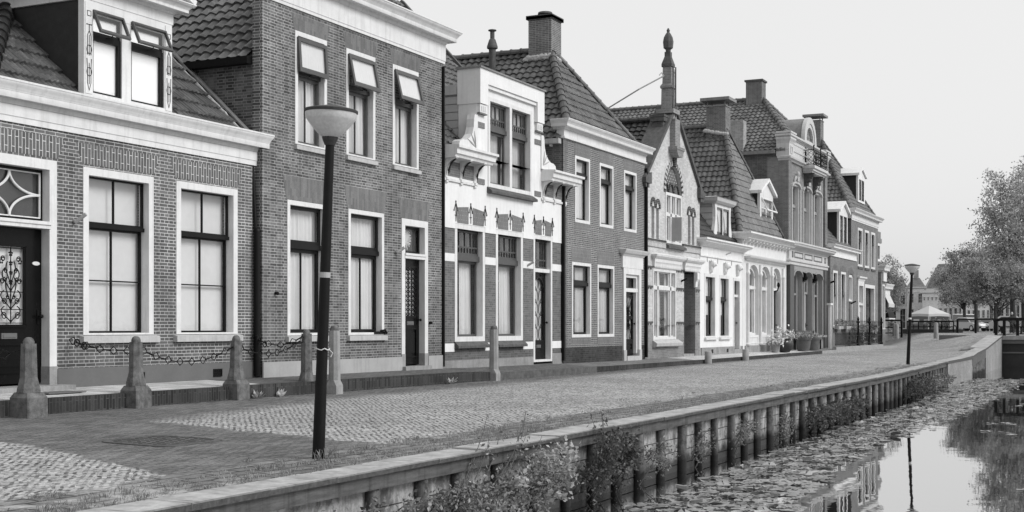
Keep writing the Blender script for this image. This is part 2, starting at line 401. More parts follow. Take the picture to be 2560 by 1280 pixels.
def slope(m, A, B, C, D=None, **k):
    """tiled slope over the points A, B (eave, left to right) and C, D (top, right to left); A-B is horizontal"""
    A, B, C = map(Vector, (A, B, C)); U = (B - A).normalized(); Nn = U.cross(C - A).normalized(); V = Nn.cross(U)
    if V.z < 0: V = -V
    pts = [A, B, C] + ([Vector(D)] if D is not None else [])
    tiles(m, A, U, V, [((p - A).dot(U), (p - A).dot(V)) for p in pts], **k)
def ridge(m, a, b, r=.12, L=.34, up=.02):
    a, b = Vector(a), Vector(b); d = b - a; n = max(2, int(d.length / L)); d = d / n; dn = d.normalized()
    sv = dn.cross(Vector((0, 0, 1))).normalized(); uv = sv.cross(dn)
    for i in range(n):
        p, q = a + d * i + uv * up, a + d * (i + 1.10) + uv * (up - .0); rg = []
        for c, rr in ((p, r * 1.16), (p + d * .12, r * 1.16), (p + d * .13, r * 1.05), (q, r * .92)):
            rg.append([c + rr * (math.cos(math.pi * (k / 8 * 1.24 - .12)) * sv + math.sin(math.pi * (k / 8 * 1.24 - .12)) * uv) for k in range(9)])
        m.loft(rg, True)

def curtain(m, x0, x1, y, z0, z1, amp=.036, wl=.12, seed=0):
    r_ = random.Random(seed); n = max(4, int((x1 - x0) / .022)); ph = r_.random() * 9
    f = [amp * (math.sin((x0 + (x1 - x0) * i / n) * 6.283 / wl + ph + 1.3 * math.sin(i * .17 + ph)) + .5 * math.sin(i * .31 + ph * 2)) for i in range(n + 1)]
    m.sheet(n, 4, lambda u, v: (x0 + (x1 - x0) * u, y + f[int(round(u * n))] * (1.0 - .55 * v), z0 + (z1 - z0) * v))
def grid_sash(ms, mg, x0, x1, z0, z1, y, nx=1, ny=1, w=.05, d=.045, mw=.022):
    for a, b, c, e in ((x0, x0 + w, z0, z1), (x1 - w, x1, z0, z1), (x0 + w, x1 - w, z0, z0 + w), (x0 + w, x1 - w, z1 - w, z1)): ms.box(a, b, y, y + d, c, e)
    for i in range(1, nx):
        c = x0 + w + (x1 - x0 - 2 * w) * i / nx; ms.box(c - mw / 2, c + mw / 2, y + .004, y + d - .004, z0 + w, z1 - w)
    for i in range(1, ny):
        c = z0 + w + (z1 - z0 - 2 * w) * i / ny; ms.box(x0 + w, x1 - w, y + .006, y + d - .006, c - mw / 2, c + mw / 2)
    yy = y + d * .6
    mg.quad((x0 + w * .8, yy, z0 + w * .8), (x1 - w * .8, yy, z0 + w * .8), (x1 - w * .8, yy, z1 - w * .8), (x0 + w * .8, yy, z1 - w * .8))
WSEED = [0]
def frame_box(m, x0, x1, z0, z1, y0, y1, fw, fb=None):
    fb = fw if fb is None else fb
    m.box(x0, x0 + fw, y0, y1, z0, z1); m.box(x1 - fw, x1, y0, y1, z0, z1)
    m.box(x0 + fw, x1 - fw, y0, y1, z1 - fw, z1)
    if fb: m.box(x0 + fw, x1 - fw, y0, y1, z0, z0 + fb)
def win(h, Y, x0, x1, z0, z1, fw=.09, pd=.13, tr=None, up=(1, 1), lo=(1, 1), fm='white', sm='sash', cur='full', cm='curtain', sill=None, bar=.09, fb=.05, proud=.012, sw=.055, upm=None, label=None):
    WSEED[0] += 1
    m = M(); frame_box(m, x0, x1, z0, z1, Y - proud, Y + pd + .05, fw, fb)
    w = out('window', m, fm, h)
    if label: w['label'] = label
    a, b, c, d = x0 + fw, x1 - fw, z0 + fb, z1 - fw
    ms, mg = M(), M()
    if tr:
        ms.box(a, b, Y + pd - .075, Y + pd + .03, tr - bar / 2, tr + bar / 2)
        grid_sash(ms, mg, a, b, tr + bar / 2, d, Y + pd - .05, *up, w=sw); grid_sash(ms, mg, a, b, c, tr - bar / 2, Y + pd, *lo, w=sw)
    else: grid_sash(ms, mg, a, b, c, d, Y + pd, *lo, w=sw)
    out('sash', ms, sm, w); out('pane', mg, 'glass', w)
    yc = Y + pd + .095
    if cur:
        mc = M(); sd_ = WSEED[0]
        if cur == 'full': curtain(mc, a - .02, b + .02, yc, c, d, seed=sd_)
        elif cur == 'blind': mc.box(a - .02, b + .02, yc, yc + .01, c, d)
        elif cur == 'half': mc.box(a - .02, b + .02, yc, yc + .01, c + (d - c) * .36, d)
        elif cur == 'right': curtain(mc, b - (b - a) * .48, b + .02, yc, c, d, seed=sd_)
        elif cur == 'sides':
            curtain(mc, a - .02, a + (b - a) * .2, yc, c, d, seed=sd_); curtain(mc, b - (b - a) * .42, b + .02, yc, c, d, seed=sd_ + 50)
        out('curtain', mc, cm, w, 60)
    if sill:
        t, pr, ov, smat = sill; s_ = M(); s_.prismx([(Y - pr, z0 - t), (Y - pr, z0 - .025), (Y + .05, z0 - .001), (Y + .05, z0 - t)], x0 - ov, x1 + ov); out('sill', s_, smat, w)
    return w
def open_sash(w, x0, x1, z0, z1, y, ang, sm='sash', wd=.06, net=False):
    """top-hung sash standing open: hinged at z1, swung out by ang degrees"""
    a = R(ang); dn = Vector((0, -math.sin(a), -math.cos(a))); nn = Vector((0, -math.cos(a), math.sin(a))); X = Vector((1, 0, 0)); L = z1 - z0; o = Vector((0, y, z1))
    ms = M()
    def bx(xa, xb, la, lb, t0=0, t1=.045):
        c = o + X * (xa + xb) / 2 + dn * (la + lb) / 2 + nn * (t0 + t1) / 2; ms.obox(c, X * (xb - xa) / 2, dn * (lb - la) / 2, nn * (t1 - t0) / 2)
    bx(x0, x0 + wd, 0, L); bx(x1 - wd, x1, 0, L); bx(x0 + wd, x1 - wd, 0, wd); bx(x0 + wd, x1 - wd, L - wd * 1.2, L)
    out('open_sash', ms, sm, w)
    g = M(); k = lambda x, l: o + X * x + dn * l + nn * .025
    g.quad(k(x0 + .05, L - .06), k(x1 - .05, L - .06), k(x1 - .05, .05), k(x0 + .05, .05)); out('pane', g, 'glass', w)
    if net:
        g = M(); n = 24; g.sheet(n, 1, lambda u, v: tuple(o + X * lerp(x0 + .055, x1 - .055, u) + dn * lerp(.06, L - .07, v) + nn * (-.012 + .008 * math.sin(u * 70 + 2 * math.sin(u * 9))))); out('net_curtain', g, 'curtain', w, 60)  # pleated white sheet added behind the open pane so it looks sky-bright
    st = M(); p = o + X * (x0 + x1) / 2 + dn * (L - .03); st.path([p, p + Vector((0, .1, -.05)), Vector((p.x, y + .03, z0 + .02))], .009, 5); out('stay', st, 'iron', w)
def flat_arch(h, mat, Y, x0, x1, z0, z1, splay=.1, rise=0, proud=.004):
    m = M(); n = 8
    bot = [(x0 + (x1 - x0) * i / n, z0 + rise * math.sin(math.pi * i / n)) for i in range(n + 1)]
    m.prism(bot + [(x1 + splay, z1), (x0 - splay, z1)], Y - proud, Y + .05); return out('brick_lintel', m, mat, h)
def arch_fill(m, x0, x1, zs, zt, y0, y1, n=12, seg=False, topz=None):
    """fills the two upper corners between an arch (springing zs, crown zt) and its rectangular opening head"""
    topz = zt + .0 if topz is None else topz; c = (x0 + x1) / 2; r = (x1 - x0) / 2; h_ = zt - zs
    pts = [(c - r * math.cos(math.pi * i / n), zs + h_ * math.sin(math.pi * i / n)) for i in range(n + 1)]
    for i in range(n):
        (xa, za), (xb, zb) = pts[i], pts[i + 1]; ta = max(topz, za + .001); tb = max(topz, zb + .001)
        m.prism([(xa, za), (xb, zb), (xb, tb), (xa, ta)], y0, y1)
def arch_band(m, x0, x1, zs, zt, w, y0, y1, n=16, alt=None):
    c = (x0 + x1) / 2; r = (x1 - x0) / 2; h_ = zt - zs
    f = lambda k, e: (c - (r + e) * math.cos(math.pi * k / n), zs + (h_ + e) * math.sin(math.pi * k / n))
    for i in range(n):
        if alt is None or i % 2 == alt: m.prism([f(i, 0), f(i + 1, 0), f(i + 1, w), f(i, w)], y0, y1)
def chimney(h, x0, x1, y0, y1, z0, z1, mat='chimney', cap='slab', flash=True):
    m = M(); m.box(x0, x1, y0, y1, z0, z1)
    c = out('chimney', m, mat, h)
    k = M()
    if cap == 'slab': k.box(x0 - .06, x1 + .06, y0 - .06, y1 + .06, z1 + .001, z1 + .09)
    elif cap == 'raised':
        k.box(x0 - .03, x1 + .03, y0 - .03, y1 + .03, z1 + .001, z1 + .05)
        for a, b in ((x0 + .05, y0 + .05), (x1 - .05, y0 + .05), (x0 + .05, y1 - .05), (x1 - .05, y1 - .05)): k.box(a - .025, a + .025, b - .025, b + .025, z1 + .05, z1 + .25)
        k.box(x0 - .22, x1 + .22, y0 - .22, y1 + .22, z1 + .25, z1 + .38)
    out('chimney_cap', k, 'darkstone' if cap == 'slab' else 'zinc', c)
    return c
def dormer_box(h, x0, x1, yf, yb, z0, z1, cheek, name='dormer'):
    m = M(); m.box(x0, x1, yf + .03, yb, z0, z1); return out(name, m, cheek, h)
# ------------------------------------------------------------------ the row of houses; facades look towards -Y
SILL = lambda t=.09, p=.06, o=.06, m='sill': (t, p, o, m)
def door_leaf(h, x0, x1, z0, z1, y, glass=None, mat='door', name='door', grille=None, panel=True, letter=True):
    m = M(); w = .11
    if glass:
        a, b, c, d = glass
        m.box(x0, a, y, y + .05, z0, z1); m.box(b, x1, y, y + .05, z0, z1); m.box(a, b, y, y + .05, z0, c); m.box(a, b, y, y + .05, d, z1)
        for p, q, r_, t in ((a - .03, a + .015, c, d), (b - .015, b + .03, c, d), (a, b, c - .03, c + .015), (a, b, d - .015, d + .03)): m.box(p, q, y - .022, y - .001, r_, t)
        zp = c
    else:
        m.box(x0, x1, y, y + .05, z0, z1); zp = z1 - .25
    if panel:
        a, b = x0 + w * 1.3, x1 - w * 1.3; c, d = z0 + .16, zp - (.30 if letter else .14)
        m.box(a, b, y - .03, y - .001, d, d + .035); m.box(a, b, y - .03, y - .001, c, c + .035); m.box(a, a + .035, y - .03, y - .001, c + .036, d - .001); m.box(b - .035, b, y - .03, y - .001, c + .036, d - .001)
        m.box(a + .09, b - .09, y - .018, y - .001, c + .10, d - .07)
    o = out(name, m, mat, h)
    if letter:
        k = M(); zc = zp - .16; c = (x0 + x1) / 2; k.box(c - .15, c + .15, y - .028, y - .002, zc - .04, zc + .045); k.box(c - .12, c + .12, y - .036, y - .029, zc - .02, zc + .025); out('letter_box', k, 'plinthdark', o)
    k = M(); hx = x1 - .075; zh = z0 + 1.02; k.box(hx - .02, hx + .02, y - .012, y - .001, zh - .12, zh + .1); k.tube((hx, y - .01, zh), (hx, y - .07, zh), .011); k.ball((hx, y - .08, zh), .032, .028, .032, 10, 6); out('handle', k, 'iron', o)
    if glass:
        g = M(); a, b, c, d = glass; g.quad((a, y + .03, c), (b, y + .03, c), (b, y + .03, d), (a, y + .03, d)); out('pane', g, 'glass', o)
        bk = M(); bk.box(a - .02, b + .02, y + .06, y + .07, c - .02, d + .02); out('blind', bk, 'curtain' if grille != 'lozenge' else 'curtaingrey', o)
    if grille: out('grille', grille_mesh(grille, *glass, y - .012), 'iron', o)
    return o
def grille_mesh(kind, a, b, c, d, y):
    m = M(); r = .009; w = b - a; h_ = d - c; cx = (a + b) / 2
    P_ = lambda u, v: (a + w * u, y, c + h_ * v)
    if kind == 'scroll':
        for u in (.06, .5, .94): m.path([P_(u, .02), P_(u, .98)], r, 5)
        for v in (.03, .2, .42, .97): m.path([P_(.02, v), P_(.98, v)], r * .8, 5)
        for sx in (-1, 1):
            for v0, amp, hh in ((.04, .40, .2), (.2, .42, .24), (.42, .36, .3), (.26, .22, .34), (.5, .2, .3)):
                m.path([P_(.5 + sx * amp * math.sin(t * 2.6) * (.25 + .75 * t), v0 + hh * t) for t in [i / 14 for i in range(15)]], r, 5)
            for u, v, q in ((.28, .12, .09), (.3, .3, .08), (.22, .55, .07), (.34, .68, .06), (.25, .83, .07), (.4, .35, .05)):
                m.path([P_(.5 + sx * (.5 - u) + sx * q * math.cos(t) * (1 - t / 14), v + q * .55 * math.sin(t) * (1 - t / 14)) for t in [i * .55 for i in range(17)]], r * .9, 5)
        for u, v, q in ((.5, .9, .05), (.5, .78, .045), (.5, .66, .04), (.2, .8, .05), (.8, .8, .05), (.5, .54, .045), (.3, .58, .035), (.7, .58, .035)):
            for k in range(5): m.ball((a + w * u + q * w * math.cos(k * 1.257 + .3), y, c + h_ * v + q * w * math.sin(k * 1.257 + .3)), q * w * .55, .012, q * w * .55, 6, 4)
    elif kind == 'lattice':
        nx, ny = 4, 11
        for i in range(nx):
            for j in range(ny):
                cxx, cz = (i + .5) / nx, (j + .5) / ny; m.path([P_(cxx + .5 / nx * math.cos(t * math.pi / 2), cz + .5 / ny * math.sin(t * math.pi / 2)) for t in range(4)], .012, 4, True)
                m.ball(P_(cxx, cz), .025, .012, .04, 6, 4)
    elif kind == 'lozenge':
        for i in range(2):
            for j in range(5):
                cxx, cz = .27 + i * .46, (j + .5) / 5
                m.path([P_(cxx + .2 * math.cos(t), cz + .105 * math.sin(t)) for t in [k * .524 for k in range(12)]], .010, 4, True)
                m.path([P_(cxx, cz + .1), P_(cxx, cz + .16)], .009, 4)
    elif kind == 'fan':
        for i in range(5): m.path([P_(.1 + .8 * i / 4 + (.5 - .1 - .8 * i / 4) * .75 * math.sin(math.pi * t), t) for t in [k / 12 for k in range(13)]], .014, 5)
        for v, q in ((.33, .2), (.62, .24)): m.path([P_(.5 + q * math.cos(t), v + q * .28 * math.sin(t)) for t in [k * .4 for k in range(16)]], .014, 5, True)
        m.box(a, b, y - .01, y + .01, c + h_ * .46, c + h_ * .54)
    return m

# ---- house with the big dormer (first in the row)
def house_dormer():
    Y = 15.25; x0, x1 = 10.6, 20.33
    h = thing('terraced_house', 'brick house with white cornice, diamond fanlight door and large white dormer in tiled roof', 'house', (x0, Y, .42), 'terraced houses along the quay')
    holes = [(15.86, 17.50, 1.23, 3.90), (18.08, 19.78, 1.23, 3.90), (13.67, 15.29, .36, 3.92)]
    m = M(); wall_front(m, x0, x1, .1, 4.5, Y, holes); body(m, x0, x1, Y, 24.6, .1, 5.0); out('wall', m, 'brick1', h)
    m = M(); m.box(15.29, x1 + .01, Y - .03, Y + .02, .1, .71); m.box(x0, 13.66, Y - .03, Y + .02, .1, .71); out('plinth', m, 'plinthdark', h)
    for vx in (17.0, 19.05):
        m = M(); frame_box(m, vx, vx + .24, .46, .60, Y - .05, Y - .03, .02); m.box(vx + .02, vx + .22, Y - .036, Y - .031, .48, .58)
        for k in range(3): m.box(vx + .02, vx + .22, Y - .046, Y - .037, .495 + k * .03, .505 + k * .03)
        out('vent', m, 'iron', h)
    for a, b in ((15.86, 17.50), (18.08, 19.78)):
        win(h, Y, a, b, 1.23, 3.90, fw=.12, pd=.16, tr=2.99, up=(2, 1), lo=(2, 2), cur='blind', cm='shade', sill=(.13, .09, .07, 'sill'), bar=.062, fb=.03, sw=.032)
        flat_arch(h, 'soldier1', Y, a - .02, b + .02, 3.95, 4.27, .13)
    flat_arch(h, 'soldier1', Y, 13.62, 15.33, 3.96, 4.29, .13)
    # door: frame, transom, fanlight with a diamond, leaf with iron scrollwork
    m = M(); frame_box(m, 13.67, 15.29, .75, 3.92, Y - .02, Y + .22, .15, 0); m.box(13.8, 15.16, Y - .05, Y + .2, 2.92, 2.97); m.box(13.8, 15.16, Y - .03, Y + .2, 2.86, 2.92); df = out('door_frame', m, 'white', h)
    m = M(); m.box(13.66, 13.83, Y - .03, Y + .22, .36, .75); m.box(15.13, 15.30, Y - .03, Y + .22, .36, .75); m.box(13.6, 15.36, Y - .34, Y + .2, .3, .47); out('step', m, 'stone', h)
    a, b, c, d = 13.82, 15.14, 2.97, 3.77; yy = Y + .13
    m, g = M(), M(); grid_sash(m, g, a, b, c, d, yy, w=.05); out('fanlight', m, 'sash', h); fl = [o for o in h.children if o.name.startswith('fanlight')][0]
    out('pane', g, 'glass', fl); cx, cz = (a + b) / 2, (c + d) / 2; hw, hh = (b - a) / 2 - .06, (d - c) / 2 - .06
    m = M()
    for sx in (-1, 1):
        for sz in (-1, 1): m.path([(cx + sx * hw * (1 - math.sin(t)), yy - .004, cz + sz * hh * (1 - math.cos(t))) for t in [i * math.pi / 2 / 12 for i in range(13)]], .020, 6)
    frame_box(m, a + .05, b - .05, c + .05, d - .05, yy - .01, yy + .02, .018); m.box(a + .06, a + .2, yy - .008, yy + .015, cz - .01, cz + .01); m.box(b - .2, b - .06, yy - .008, yy + .015, cz - .01, cz + .01); m.box(cx - .01, cx + .01, yy - .008, yy + .015, d - .09, d - .06)
    out('tracery', m, 'white', fl)
    m = M(); m.box(a, b, yy + .06, yy + .07, c - .05, d + .05); out('backing', m, 'soil_dark_room', fl)  # dark sheet close behind the pane replaces the view into an unlit hall
    D = door_leaf(h, 13.82, 15.14, .5, 2.86, Y + .15, glass=(14.22, 14.82, 1.38, 2.58), grille='scroll')
    m = M(); m.loft([[(15.02 + .075 * math.cos(t), yv, 2.33 + .03 * math.sin(t)) for t in [i * .449 for i in range(14)]] for yv in (Y + .149, Y + .135)]); out('name_plate', m, 'white', D)
    # cornice, gutter, frieze
    m = M(); cornice(m, x0, x1 + .08, Y + .2, Y - .03, [(0, 4.40), (0, 4.49), (.012, 4.495), (.012, 4.66)], left=False); out('frieze', m, 'white', h)
    m = M(); cornice(m, x0, x1 + .06, Y + .4, Y - .03, crown(4.66, 5.0, .22), left=False); out('cornice', m, 'white', h, 50)
    # roof
    zE, yE, sl_ = 4.93, Y + .05, .91
    m = M(); slope(m, (x0, yE, zE), (x1 - .05, yE, zE), (x1 - .05, 20, zE + sl_ * (20 - yE)), (x0, 20, zE + sl_ * (20 - yE)), wave=.115, course=.40, amp=.016, lift=.045, seed=3)
    m.quad((x0, 20, 9.1), (x1, 20, 9.1), (x1, 24.7, 5), (x0, 24.7, 5)); m.add([(x1 - .04, yE + .1, 4.7), (x1 - .04, 24.6, 4.7), (x1 - .04, 20, 9.1)], [(0, 1, 2)]); m.add([(x0, yE + .1, 4.7), (x0, 20, 9.1), (x0, 24.6, 4.7)], [(0, 1, 2)])
    rf = out('roof', m, 'tile1', h)
    n_ = Vector((0, -sl_, 1)).normalized(); A = Vector((x1 - .1, yE + .02, zE)) ; B = Vector((x1 - .1, 20, zE + sl_ * (20 - yE)))
    m = M(); m.bar(A + n_ * .08, B + n_ * .08, .13, .03, n_); out('verge', m, 'zinc', rf)
    m = M(); P1 = Vector((x1 - .22, yE + .05, zE)); d_ = (B - A).normalized(); m.path([P1 + d_ * t * .11 + n_ * (.04 + .012 * rnd.random()) + Vector((rnd.uniform(-.02, .02), 0, 0)) for t in range(52)], [.022 + .02 * rnd.random() for _ in range(52)], 5); out('mortar_fillet', m, 'lead', rf)
    m = M(); ridge(m, (14.2, 15.5, zE + sl_ * (15.5 - yE)), (17.2, 18.1, zE + sl_ * (18.1 - yE) + .05), .13, .3); out('hip_tiles', m, 'tiledark', rf)
    # dormer
    f = Y + .15; a, b, z0, z1 = 16.02, 18.13, 5.08, 6.62
    m = M(); m.prismx([(f + .08, 5.0), (f + .08, 6.68), (f + 2.9, 6.78), (f + 2.9, 6.5)], a + .02, b - .02); dm = out('dormer', m, 'slate', h)
    m = M(); frame_box(m, a, b, z0, 6.62, f - .02, f + .1, .2, .06); m.box(17.0 - .11, 17.0 + .11, f - .015, f + .1, z0 + .06, 6.42); m.box(a - .03, b + .05, f - .07, f + .1, z0 - .1, z0 + .005)
    for px_ in (a, b - .2): m.box(px_ + .02, px_ + .18, f - .032, f - .019, z0 + .03, 6.58)
    out('dormer_front', m, 'white', dm)
    m = M(); cornice(m, a - .01, b + .01, f + 2.6, f - .02, [(0, 6.62), (.01, 6.622), (.015, 6.80)] ); cornice(m, a, b, f + 2.6, f - .02, crown(6.80, 7.0, .3))
    m.prism([(a - .25, 7.02), (b + .25, 7.02), (17.07, 7.62)], f - .2, f + 2.4); m.bar((a - .3, f - .24, 7.03), (17.07, f - .24, 7.66), .14, .1); m.bar((b + .3, f - .24, 7.03), (17.07, f - .24, 7.66), .14, .1)
    out('pediment', m, 'white', dm)
    ms, mg = M(), M()
    for p, q in ((a + .2, 16.89), (17.11, b - .2)):
        grid_sash(ms, mg, p + .0, q - .05, z0 + .06, 6.03, f + .0, w=.032); ms.box(p, q, f + .01, f + .075, 6.03, 6.10); ms.box(q - .05, q, f + .01, f + .075, z0 + .06, 6.03)
        frame_box(ms, p, q, 6.10, 6.42, f + .03, f + .1, .05)
    sm_ = out('sash', ms, 'sash', dm); out('pane', mg, 'glass', dm)
    m = M(); m.box(a + .2, b - .2, f + .062, f + .07, z0 + .06, 6.45); out('blind', m, 'blind', dm)
    for p, q in ((a + .18, 16.9), (17.1, b - .18)): open_sash(dm, p, q, 6.06, 6.46, f - .012, 24, 'sashgrey', .04)
    for px_ in (a + .1, b - .1):
        m = M(); yv = f - .036; k = lambda *pt: m.path([(px_ + u, yv, v) for u, v in pt], .0055, 4)
        k((-.04, 6.36), (.04, 6.36), (.04, 6.44), (-.04, 6.44), (-.04, 6.36)); k((-.05, 6.22), (.05, 6.22)); k((0, 6.22), (0, 6.12)); k((0, 6.12), (-.04, 6.04), (-.04, 5.74)); k((0, 6.12), (.04, 6.04), (.04, 5.74))
        k((0, 6.05), (0, 5.72)); k((-.05, 5.66), (-.04, 5.5), (-.04, 5.28), (0, 5.16), (.04, 5.28), (.04, 5.5), (.05, 5.66)); k((0, 5.6), (0, 5.26))
        for cz in (5.82, 5.46): m.path([(px_ + .055 * math.cos(t), yv, cz + .07 * math.sin(t)) for t in [i * .524 for i in range(12)]], .0055, 4, True)
        for u, v in ((-.05, 5.66), (.05, 5.66), (-.04, 5.74), (.04, 5.74), (-.05, 6.22), (.05, 6.22)): m.ball((px_ + u, yv, v), .011, .006, .011, 6, 4)
        out('ornament', m, 'iron', dm)
    # bits on the wall
    m = M(); m.tube((15.66, Y - .01, 3.02), (15.66, Y - .05, 3.02), .03); m.tube((15.66, Y - .04, 3.0), (15.72, Y - .2, 3.13), .032); out('flag_holder', m, 'midpaint', h)
    m = M(); m.tube((x1 - .06, Y - .09, .44), (x1 - .06, Y - .09, 3.15), .065, .06, 10); m.ball((x1 - .06, Y - .09, 3.15), .06, .06, .08, 10, 6)
    m.tube((x1 - .06, Y - .06, 3.1), (x1 - .06, Y + .02, 4.4), .035); out('downpipe', m, 'pipe', h, 40)
    return h
house_dormer()

# ---- tall brick house
def house_tall():
    Y = 15.1; x0, x1 = 20.34, 27.37
    h = thing('terraced_house', 'tall dark brick house with three open upper windows and a lattice glass door', 'house', (x0, Y, .41), 'terraced houses along the quay')
    up = [(21.40, 22.50), (23.22, 24.36), (25.09, 26.23)]; gf = [(21.14, 22.50), (23.30, 24.72)]
    holes = [(a, b, 4.95, 7.17) for a, b in up] + [(a, b, 1.19, 3.83) for a, b in gf] + [(25.47, 26.66, .36, 3.79)]
    m = M(); wall_front(m, x0, x1, .1, 7.7, Y, holes); m.quad((x0, Y + .22, .1), (x0, Y, .1), (x0, Y, 7.7), (x0, Y + .22, 7.7)); m.quad((x0 + .01, Y + .22, 6.3), (x0 + .01, Y + .22, 8.3), (x1, Y + .22, 8.3), (x1, Y + .22, 6.3))
    out('wall', m, 'brick2', h)
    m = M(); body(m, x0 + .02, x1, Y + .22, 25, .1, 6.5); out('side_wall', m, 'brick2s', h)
    m = M(); m.box(x0 - .0, 25.47, Y - .035, Y + .02, .1, .69); m.box(26.66, x1 - .02, Y - .035, Y + .02, .1, .69); out('plinth', m, 'plinthlight', h)
    for a, b in up:
        w = win(h, Y, a, b, 4.95, 7.17, fw=.09, pd=.14, lo=(2, 1), cur='full', sill=(.11, .07, .03, 'sill'), fb=.03)
        for ch in list(w.children):
            if ch.name.startswith(('sash', 'pane', 'curtain')): bpy.data.objects.remove(ch)
        ms, mg = M(), M(); grid_sash(ms, mg, a + .09, b - .09, 4.98, 6.33, Y + .13, 2, 1, w=.065); ms.box(a + .09, b - .09, Y + .08, Y + .19, 6.33, 6.42); frame_box(ms, a + .09, b - .09, 6.42, 7.05, Y + .14, Y + .19, .05)
        out('sash', ms, 'sashgrey', w); out('pane', mg, 'glass', w)
        mc = M(); curtain(mc, a + .05, b - .05, Y + .235, 4.97, 7.06, seed=int(a * 10)); out('curtain', mc, 'curtain', w, 60)
        open_sash(w, a + .05, b - .05, 6.37, 7.05, Y - .005, {0: 4, 1: 12, 2: 14}[up.index((a, b))], 'sashgrey', .075, True)
        m = M(); arch_fill(m, a, b, 7.06, 7.17, Y - .002, Y + .08, 10, topz=7.18); out('arch_filler', m, 'brick2', w)
        flat_arch(h, 'soldier2', Y, a - .02, b + .02, 7.18, 7.50, .1)
    for i, (a, b) in enumerate(gf):
        win(h, Y, a, b, 1.19, 3.83, fw=.09, pd=.14, tr=2.95, lo=(2, 1), cur='full', sill=(.12, .08, .05, 'sill'), bar=.10, fb=.05, sw=.07)
        flat_arch(h, 'soldier2', Y, a - .02, b + .02, 3.84, 4.30, .13)
    m = M(); m.box(24.3, 24.78, Y - .02, Y + .1, 1.20, 1.26); m.path([(24.55, Y - .03, 1.27), (24.68, Y - .06, 1.29), (24.77, Y - .05, 1.22)], .025, 6); out('window_stay', m, 'pipe', h)
    flat_arch(h, 'soldier2', Y, 25.45, 26.68, 3.80, 4.25, .12)
    m = M(); frame_box(m, 25.47, 26.66, .75, 3.79, Y - .015, Y + .22, .15, 0); m.box(25.6, 26.53, Y - .05, Y + .2, 2.97, 3.02); m.box(25.6, 26.53, Y - .03, Y + .2, 2.9, 2.97); out('door_frame', m, 'white', h)
    m = M(); m.box(25.46, 25.63, Y - .02, Y + .22, .36, .75); m.box(26.5, 26.67, Y - .02, Y + .22, .36, .75); m.box(25.47, 26.66, Y - .12, Y + .2, .3, .47); out('step', m, 'stone', h)
    m, g = M(), M(); grid_sash(m, g, 25.62, 26.51, 3.02, 3.64, Y + .13, w=.06); fl = out('fanlight', m, 'sash', h); out('pane', g, 'glass', fl)
    m = M(); m.box(25.6, 26.5, Y + .2, Y + .21, 3.0, 3.7); out('backing', m, 'soil_dark_room', fl)
    m = M(); cx, cz = 26.02, 3.36
    for k in range(40):
        a = R(-150 + 300 * k / 39) + R(90); L = .13 + .07 * abs(math.sin(k * 1.9)); m.path([(cx, Y + .19, cz - .04), (cx + math.cos(a) * L * .6, Y + .19, cz + math.sin(a) * L * .8), (cx + math.cos(a) * L, Y + .19, cz + math.sin(a) * L * 1.1)], [.004, .008, .013], 4)
    m.ball((cx, Y + .19, cz - .12), .03, .02, .09, 8, 5); m.ball((cx + .01, Y + .185, cz - .22), .02, .015, .04, 8, 5); out('ornament', m, 'curtaingrey', fl)
    door_leaf(h, 25.62, 26.51, .5, 2.9, Y + .14, glass=(25.76, 26.37, 1.6, 2.72), grille='lattice')
    m = M(); cornice(m, x0 - .02, x1 + .08, Y + .2, Y - .03, [(0, 7.58), (0, 7.64), (.012, 7.645), (.012, 8.03)]); out('frieze', m, 'white', h)
    m = M(); cornice(m, x0 - .02, x1 + .06, Y + .5, Y - .03, crown(8.03, 8.36, .32)); out('cornice', m, 'white', h, 50)
    # roof behind the cornice
    ze, xe = 6.55, x0; zf, yf = 8.2, Y + .24; xm = (x0 + x1) / 2; k = 1.0
    xa = x0 + (zf - ze) / k; ztop = ze + k * (xm - x0); ya = yf + 3.2
    m = M(); slope(m, (xe - .1, 24, ze - .1), (xe - .1, yf, ze - .1), (xa, yf, zf), None, seed=5, wave=.24, course=.30, amp=.03, lift=.045)
    slope(m, (xe - .1, 24, ze - .1), (xe - .1, yf, ze - .1), (xa, yf, zf), (xa, 24, zf), seed=6, wave=.24, course=.30, amp=.03, lift=.045) if False else None
    m = M(); U = Vector((0, -1, 0)); V = Vector((1, 0, 1)).normalized(); s2 = math.sqrt(2)
    tiles(m, (xe - .12, 24, ze - .12), U, V, [(0, 0), (24 - yf, 0), (24 - yf, (xa - xe + .12) * s2), (24 - ya, (xm - xe + .12) * s2), (0, (xm - xe + .12) * s2)], seed=6, wave=.24, course=.30, amp=.03, lift=.045)
    xb = x1 - (xa - x0); m.add([(xa, yf, zf), (xb, yf, zf), (xm, ya, ztop)], [(0, 1, 2)]); m.quad((x1, yf, ze), (x1, 24, ze), (xm, 24, ztop), (xm, ya, ztop)); m.add([(x1, yf, ze), (xm, ya, ztop), (xb, yf, zf)], [(0, 1, 2)])
    rf = out('roof', m, 'tile2', h)
    m = M(); m.box(xe - .16, xe + .02, Y + .23, 24, 6.33, 6.47); out('gutter', m, 'pipe', rf)
    m = M(); m.box(x1 - .035, x1 + .02, Y - .06, Y - .001, .42, 7.5); out('downpipe', m, 'pipe', h)
    m = M(); m.tube((25.2, Y, 3.02), (25.2, Y - .06, 3.02), .03); m.tube((25.2, Y - .04, 3.0), (25.3, Y - .18, 3.12), .035); out('flag_holder', m, 'midpaint', h)
    m = M(); m.tube((20.75, Y, 2.0), (20.75, Y - .05, 2.0), .03); m.ball((20.75, Y - .06, 2.0), .035, .03, .035, 8, 5); m.tube((26.74, Y, 1.45), (26.74, Y - .05, 1.45), .03); m.ball((26.74, Y - .06, 1.45), .03, .03, .03, 8, 5); out('door_bell', m, 'iron', h)
    return h
house_tall()

